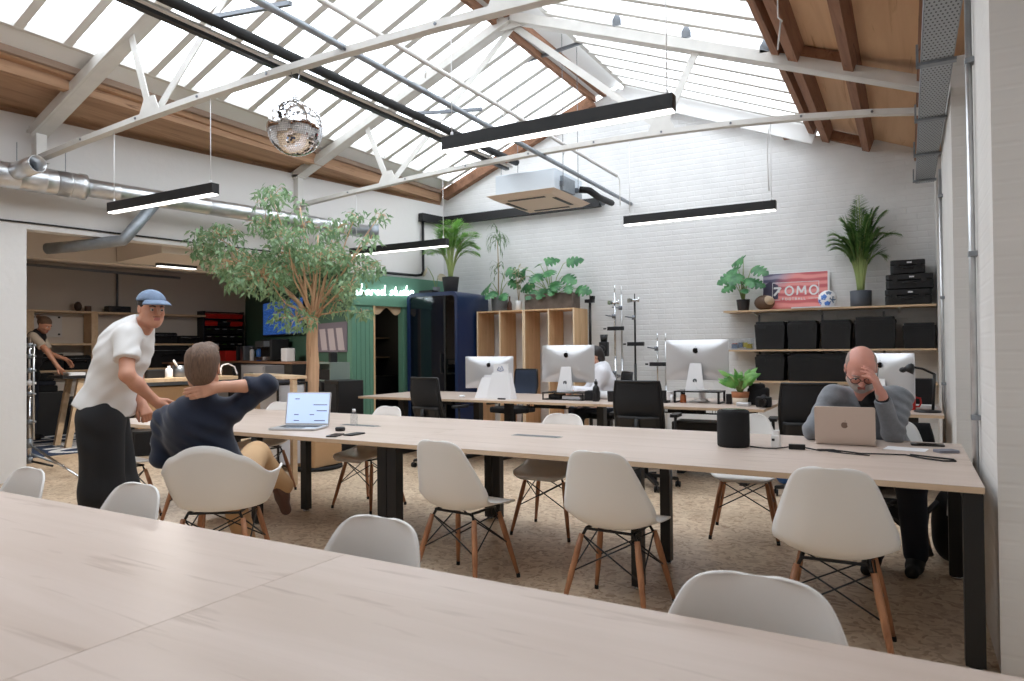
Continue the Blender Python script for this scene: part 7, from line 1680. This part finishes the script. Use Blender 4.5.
# ------------------------------------------------------------------ along the green wall
def gx(px, py, o):
    r = ray(px, py); n = GN; p0 = GA+GN*o; s = ((p0-CP).dot(n))/r.dot(n); p = CP+r*s; return (p-GA).dot(GU), p.z
RG = math.atan2(GU.y, GU.x)-PI          # local +x runs back towards the room
def gthing(name, lab, cat, px, o, z, group=None): s_, _ = gx(px, 350, o); return thing(name, lab, cat, gw(s_, o, z), RG, group)
s0, zt0 = gx(264, 303, .05); s1, _ = gx(305, 303, .05); zb0 = gx(285, 335, .05)[1]
t = thing('television', 'blue-lit television on the green wall behind the fig tree leaves', 'television', gw((s0+s1)/2, .05, zb0), RG); tw, th_ = abs(s0-s1), zt0-zb0
mb = MB(); mb.rbox((0,0,th_/2), (tw,.05,th_), .01, axis='Y'); mb.build('casing', M['black_plastic'], t)
m, N, L, B = new_mat('tv_picture'); tc = N.new('ShaderNodeTexCoord'); br = N.new('ShaderNodeTexBrick'); br.inputs['Scale'].default_value = 9; br.inputs['Color1'].default_value = srgb(40,84,160); br.inputs['Color2'].default_value = srgb(64,112,190); br.inputs['Mortar'].default_value = srgb(22,48,104); br.inputs['Mortar Size'].default_value = .03
sp = N.new('ShaderNodeSeparateXYZ'); cb = N.new('ShaderNodeCombineXYZ'); L.new(tc.outputs['Object'], sp.inputs[0]); L.new(sp.outputs['X'], cb.inputs['X']); L.new(sp.outputs['Z'], cb.inputs['Y']); L.new(cb.outputs[0], br.inputs['Vector']); L.new(br.outputs['Color'], B.inputs['Base Color']); L.new(br.outputs['Color'], B.inputs['Emission Color']); B.inputs['Emission Strength'].default_value = .5
mb = MB(); mb.quad((-tw*.485,-.027,th_*.03),(tw*.485,-.027,th_*.03),(tw*.485,-.027,th_*.97),(-tw*.485,-.027,th_*.97)); mb.build('screen', m, t, fixn=False)
s0, zt0 = gx(317, 324, .02); s1, _ = gx(347, 324, .02); zb0 = gx(332, 352, .02)[1]
t = thing('wall_poster', 'greyish folded poster pinned to the green wall right of the tree trunk', 'poster', gw((s0+s1)/2, .02, zb0), RG); tw, th_ = abs(s0-s1), zt0-zb0
mb = MB(); mb.box((0,0,th_/2), (tw,.012,th_)); mb.build('sheet', plain('poster_grey', (120,112,124), .6), t)
mb = MB()
for k in range(3): mb.quad((-tw*.32+k*.28*tw,-.008,th_*.06),(-tw*.12+k*.28*tw,-.008,th_*.06),(-tw*.2+k*.28*tw,-.008,th_*.8),(-tw*.40+k*.28*tw,-.008,th_*.8)); b_ = None
mb.build('printed_panels', plain('poster_light', (190,180,184), .6), t, fixn=False)
# counter: wood board with dark cabinets below
zk = gx(262, 361.5, .55)[1]; sA, sB = gx(293, 361, .55)[0], gx(234, 361, .55)[0]
t = thing('kitchen_counter', 'wood-topped counter with dark cabinets along the green wall', 'counter', gw((sA+sB)/2, .3, 0), RG); kw = abs(sA-sB)
mb = MB(); mb.bb(-kw/2,kw/2,-.28,.26,zk-.03,zk); mb.build('top', plain('counter_wood', (150,112,88), .6), t)
n_ = 4
for k in range(n_):
    x0 = -kw/2+kw*k/n_; mb = MB(); mb.bb(x0+.004,x0+kw/n_-.004,-.25,.26,.08,zk-.032); mb.build('cabinet_unit', M['black_plastic'], t); mb = MB(); mb.bb(x0+.012,x0+kw/n_-.012,-.268,-.252,.10,zk-.05); dr = mb.build('door', plain('dark_door_%d' % k, (46+8*(k % 2),44+6*(k % 2),44), .6), t); mb = MB(); mb.tube([(x0+.06,-.27,zk-.1),(x0+.06,-.29,zk-.1),(x0+.06,-.29,zk-.24),(x0+.06,-.27,zk-.24)], .006, 6); mb.build('handle', M['grey_metal'], dr)
def on_k(px): s_, _ = gx(px, 355, .3); return gw(s_, .3, zk+.001)
bottle('bottle', 'white bottle on the wood-topped counter, left of the blue one', 'bottle', on_k(252), [(.04,0),(.042,.005),(.042,.17),(.02,.22)], M['paper'], [(.022,.215),(.022,.25),(0,.25)], M['paper'], 'bottles on the storeroom counter')
bottle('bottle', 'blue bottle on the wood-topped counter', 'bottle', on_k(259), [(.045,0),(.048,.005),(.048,.18),(.025,.22)], M['blue'], [(.026,.215),(.026,.26),(0,.26)], M['blue'], 'bottles on the storeroom counter')
t = gthing('coffee_machine', 'dark coffee machine on the counter under the television', 'coffee machine', 272, .3, zk+.001)
mb = MB(); mb.rbox((0,.05,.20), (.52,.34,.36), .03); mb.build('body', M['black_plastic'], t, bevel=.01); mb = MB(); mb.box((0,-.14,.05), (.48,.2,.06)); mb.build('drip_tray', M['chrome'], t); mb = MB(); mb.box((0,-.16,.30), (.46,.12,.10)); mb.build('group_head', M['grey_metal'], t)
for x in (-.14,.14): mb = MB(); mb.cyl((x,-.18,.22), (x,-.18,.26), .035, seg=12); mb.cyl((x,-.2,.23), (x,-.34,.225), .013, seg=8); mb.build('portafilter', M['black_metal'], t)
mb = MB(); mb.rbox((0,0,.11), (.24,.16,.22), .02, RG); tag(mb.build('appliance', M['paper'], loc=on_k(288), bevel=.01), 'white appliance on the counter right of the coffee machine', 'appliance')
for px, lb, mt in ((240, 'black box at the far end of the counter', 'black_plastic'), (247, 'dark grey box near the far end of the counter', 'grey_metal')):
    mb = MB(); mb.rbox((0,0,.14), (.2,.2,.28), .02, RG); tag(mb.build('storage_box', M[mt], loc=on_k(px), bevel=.01), lb, 'box', 'boxes on the storeroom counter')
t_, _ = lw(229, 356, -4.4); mb = MB(); mb.rbox((0,0,.10), (.24,.26,.20), .01, RZW)
red_b = tag(mb.build('red_box', M['red'], loc=wl(t_, -4.4, zz(229, 361, -4.4)), bevel=.006), 'red box below the drawer rack in the storeroom', 'box')
zr_ = zz(229, 361, -4.4); mb = MB(); wseg(mb, t_-1.2, t_+.2, zr_-.031, zr_-.001, SBK, -4.2); wseg(mb, t_-1.18, t_-1.12, 0, zr_-.031, -4.3, -4.24); wseg(mb, t_+.12, t_+.18, 0, zr_-.031, -4.3, -4.24); wseg(mb, t_-1.18, t_+.18, .3, .33, SBK, -4.24); tag(mb.build('side_table', M['timber'], world=True), 'brown side table under the drawer rack', 'table')
# nearer pieces before the green wall
t = gthing('wheeled_crate', 'stack of pale translucent crates beside the lower half of the tree trunk', 'crate', 281, 1.7, 0)
wq = abs(gx(272,390,1.7)[0]-gx(293,390,1.7)[0]); z1 = gx(282,383,1.7)[1]; h1 = z1-.08
for k in range(3):
    mb = MB(); zb1 = .08+h1*k/3; mb.rbox((0,0,zb1+h1/6-.004), (wq,.3,h1/3-.012), .03); mb.build('drawer', plain('milky_%d' % k, (196,198,204), .3), t)
mb = MB()
for x in (-wq/2-.012, wq/2+.012):
    for y in (-.16,.16): mb.bb(x-.01,x+.01,y-.01,y+.01,.04,z1+.02)
mb.bb(-wq/2-.02,wq/2+.02,-.17,.17,z1+.005,z1+.02); mb.build('frame', M['black_metal'], t)
for x in (-wq/2,wq/2):
    for y in (-.14,.14): mb = MB(); mb.cyl((x-.01,y,.02),(x+.01,y,.02),.02,seg=10); mb.build('castor', M['rubber'], t)
t = gthing('grey_drawer_unit', 'grey drawer unit in front of the green-wall counter', 'drawer unit', 262, .85, 0); wq = abs(gx(250,368,.85)[0]-gx(274,368,.85)[0]); z1 = gx(262,365,.85)[1]
mb = MB(); mb.rbox((0,0,z1/2), (wq,.3,z1), .01); mb.build('body', plain('mid_grey', (112,110,112), .5), t)
for k in range(4): mb = MB(); mb.box((0,-.155,.12+(z1-.16)*k/3.3), (wq*.92,.014,(z1-.2)/4.2)); d_ = mb.build('drawer', plain('mid_grey_front_%d' % k, (124,122,124), .5), t); mb = MB(); mb.box((0,-.168,.12+(z1-.16)*k/3.3), (.12,.012,.02)); mb.build('handle', M['black_metal'], d_)
mb = MB(); z1 = gx(284,374.5,1.9)[1]; sA, sB = gx(302,374,1.9)[0], gx(262,374,1.9)[0]
mb.hexa([gw(sA,1.85,z1-.03), gw(sB,1.85,z1-.03), gw(sB,2.1,z1-.03), gw(sA,2.1,z1-.03)], [gw(sA,1.85,z1), gw(sB,1.85,z1), gw(sB,2.1,z1), gw(sA,2.1,z1)])
for s_ in (sA+.04, sB-.04): mb.beam(gw(s_,1.97,0), gw(s_,1.97,z1-.03), .05, .05, WN)
tag(mb.build('narrow_table', M['ply_light_x'], world=True), 'narrow wooden table behind the raised elbow of the man in navy', 'table')
for (px0, px1, py, o, lb, mt) in ((336, 351, 380, .55, 'tall dark speaker cabinet at the near end of the green wall', 'black_plastic'), (323, 333, 382, .5, 'dark cabinet behind the open laptop screen', 'pot_black')):
    t = gthing('cabinet', lb, 'cabinet', (px0+px1)/2, o, 0, 'dark cabinets by the green wall'); wq = abs(gx(px0,390,o)[0]-gx(px1,390,o)[0]); z1 = gx((px0+px1)/2, py, o)[1]
    mb = MB(); mb.rbox((0,0,z1/2), (wq*.96,.36,z1), .015); mb.build('body', M[mt], t, bevel=.006); mb = MB(); mb.rbox((0,-.182,z1/2), (wq*.84,.008,z1*.9), .01, axis='Y'); mb.build('front_panel', M['black_soft'], t)
t = gthing('open_rack', 'pale-framed open rack on the dark cabinet at the green wall', 'rack', 331, .5, gx(331,381,.5)[1]+.002); wq = abs(gx(324,375,.5)[0]-gx(341,375,.5)[0]); hh = .26
mb = MB()
for x in (-wq/2,wq/2): mb.bb(x-.015,x+.015,-.14,.14,0,hh)
mb.bb(-wq/2,wq/2,-.14,.14,hh-.02,hh); mb.bb(-wq/2,wq/2,-.14,.14,0,.015); mb.build('frame', plain('rack_green', (128,142,134), .5), t); mb = MB(); mb.rbox((0,0,.09), (wq*.8,.22,.14), .01); mb.build('amplifier', M['black_plastic'], t)
mb = MB(); mb.rbox((0,0,.07), (.09,.1,.14), .01, RG); tag(mb.build('small_speaker', M['black_plastic'], loc=gw(gx(333,360,.5)[0], .5, gx(331,381,.5)[1]+.002+hh+.001), bevel=.004), 'small black speaker on top of the pale-framed rack', 'speaker')
mb = MB(); mb.rbox((0,0,.2), (.5,.3,.4), .02, RG); tag(mb.build('flight_case', M['black_plastic'], loc=gw(gx(308,385,.95)[0], .95, .0), bevel=.01), 'low black case on the floor behind the tree trunk', 'case')
mb = MB(); mb.rbox((0,0,.46), (.26,.3,.92), .02, RG); tag(mb.build('black_locker', M['black_plastic'], loc=gw(gx(311,375,.25)[0], .25, 0), bevel=.01), 'slim black locker at the near end of the wood-topped counter', 'locker')

# ------------------------------------------------------------------ rug, stand, speaker, backpack, coat
m = plain('navy_rug', (40,58,86), .95, noise=.2, nscale=12, bump=.3, bscale=200)
t = thing('rug', 'navy rug with big white letters on the storeroom floor', 'rug', wl(5.0, -3.0, 0))
def rp(a, b, z): return wl(4.02+b*2.1, -1.75-(1-a)*2.6, z)        # a towards the room, b along the wall
mb = MB(); mb.hexa([rp(0,0,0), rp(1,0,0), rp(1,1,0), rp(0,1,0)], [rp(0,0,.010), rp(1,0,.010), rp(1,1,.010), rp(0,1,.010)]); mb.build('pile', m, t, world=True)
mb = MB()
def rput(mb, a, b, w_): p, q = rp(.10+a[0]*.8/3.6, .30+a[1]*.40, .0115), rp(.10+b[0]*.8/3.6, .30+b[1]*.40, .0115); mb.beam(p, q, w_, .002)
stroke_text(mb, 'FOMO', rput, 1.0, .13, .25); mb.build('lettering', M['paper'], t, world=True)
q = J(29.5, 466, 7.72); q.z = 0
t = thing('light_stand', 'chrome three-legged light stand in front of the white pier at the left edge', 'light stand', q)
mb = MB(); mb.cyl(q+V3(0,0,.10), q+V3(0,0,.9), .019, seg=10); mb.cyl(q+V3(0,0,.9), q+V3(0,0,1.5), .015, seg=10); mb.build('pole', M['chrome'], t, world=True)
mb = MB(); p2 = q+Rh*.045; mb.cyl(p2+V3(0,0,.35), p2+V3(0,0,1.42), .011, seg=8); mb.build('second_pole', M['galv'], t, world=True)
for z in (.55, .86, .98, 1.12, 1.28, 1.40): mb = MB(); mb.cyl(q+V3(0,0,z-.025), q+V3(0,0,z+.025), .028, seg=10); mb.cyl(q+V3(0,0,z), q+Rh*.07+V3(0,0,z), .012, seg=8); mb.build('clamp', M['galv_dull'] if z != .98 else M['paper'], t, world=True)
for z0, e, mt in ((.30, V3(-7.58,4.10,.015), 'chrome'), (.36, q-Rh*.42+V3(0,0,.15), 'black_metal'), (.20, q+Rh*.22+Fh*.25+V3(0,0,.02), 'galv_dull'), (.12, q-Rh*.45+V3(0,0,.05), 'black_metal'), (.12, q+Rh*.26+V3(0,0,.06), 'black_metal')):
    mb = MB(); a = q+V3(0,0,z0); mb.tube([a, a.lerp(e,.5), e], .013, 7); mb.build('leg', M[mt], t, world=True)
mb = MB(); mb.cyl(q+V3(0,0,.26), q+V3(0,0,.36), .035, seg=12); mb.cyl(q+V3(0,0,.09), q+V3(0,0,.16), .032, seg=12); mb.build('collar', M['galv_dull'], t, world=True)
t = thing('amplifier', 'black speaker box with a round white emblem on the floor by the standing man', 'speaker', V3(-8.5,5.53,0), math.radians(60))
mb = MB(); mb.rbox((0,0,.16), (.48,.34,.31), .02); mb.build('cabinet', M['black_plastic'], t, bevel=.008); mb = MB(); mb.rbox((0,-.172,.16), (.42,.008,.26), .02, axis='Y'); mb.build('grille', M['black_soft'], t)
mb = MB(); mb.tube([(.04+.075*math.cos(2*PI*k/24),-.179,.16+.075*math.sin(2*PI*k/24)) for k in range(25)], .010, 6, False); mb.tube([(.01,-.179,.13),(.01,-.179,.19),(.06,-.179,.19),(.06,-.179,.165),(.01,-.179,.16)], .007, 5); mb.build('emblem', M['paper'], t)
for x in (-.2,.2): mb = MB(); mb.cyl((x,0,0),(x,0,.01),.02,seg=8); mb.build('foot', M['rubber'], t)
t = thing('backpack', 'black backpack on the floor behind the right-hand table leg', 'backpack', (.20,5.02,0))
F = Field(.009); F.ell((.20,5.02,.21), (.095,.15,.22), ((1,0,0),(0,1,0),(0,0,1)), .03); F.ell((.20,4.93,.14), (.085,.09,.12), ((1,0,0),(0,1,0),(0,0,1)), .05); F.cut((0,0,.002), (0,0,-1)); F.cut((.296,0,0), (1,0,0)); field_obj('body', F, M['black_soft'], t)
mb = MB(); mb.tube([(.14,4.93,.36),(.08,4.88,.30),(.06,4.87,.15),(.10,4.90,.04)], .018, 6); mb.build('shoulder_strap', M['black_plastic'], t, world=True)
mb = MB(); mb.tube([(.24,4.87,.40),(.22,4.84,.30),(.23,4.83,.22),(.255,4.86,.20),(.265,4.88,.28),(.255,4.9,.38)], .006, 6); mb.build('cord', M['paper'], t, world=True)
t = thing('coat', 'black coat hanging off the chair of the man in the grey jumper', 'coat', (-.02,5.2,.1))
mb = MB()
def coat(u, v):
    x = -.15+.26*v; z = .80-.70*u*(1-.25*abs(v-.45)*1.6); return (x+.03*math.sin(5*u), 5.255+.018*math.sin(9*v+3*u)+.02*u, z)
mb.grid(coat, 14, 12); mb.build('cloth', M['black_soft'], t, world=True, solid=.02)
mb = MB(); mb.tube([(.18,4.70,.70),(.19,4.70,.5),(.18,4.71,.33),(.21,4.71,.30),(.225,4.71,.36),(.215,4.71,.55)], .004, 6); tag(mb.build('white_lead', M['paper'], world=True), 'white lead looping down under the right end of the long table', 'cable')
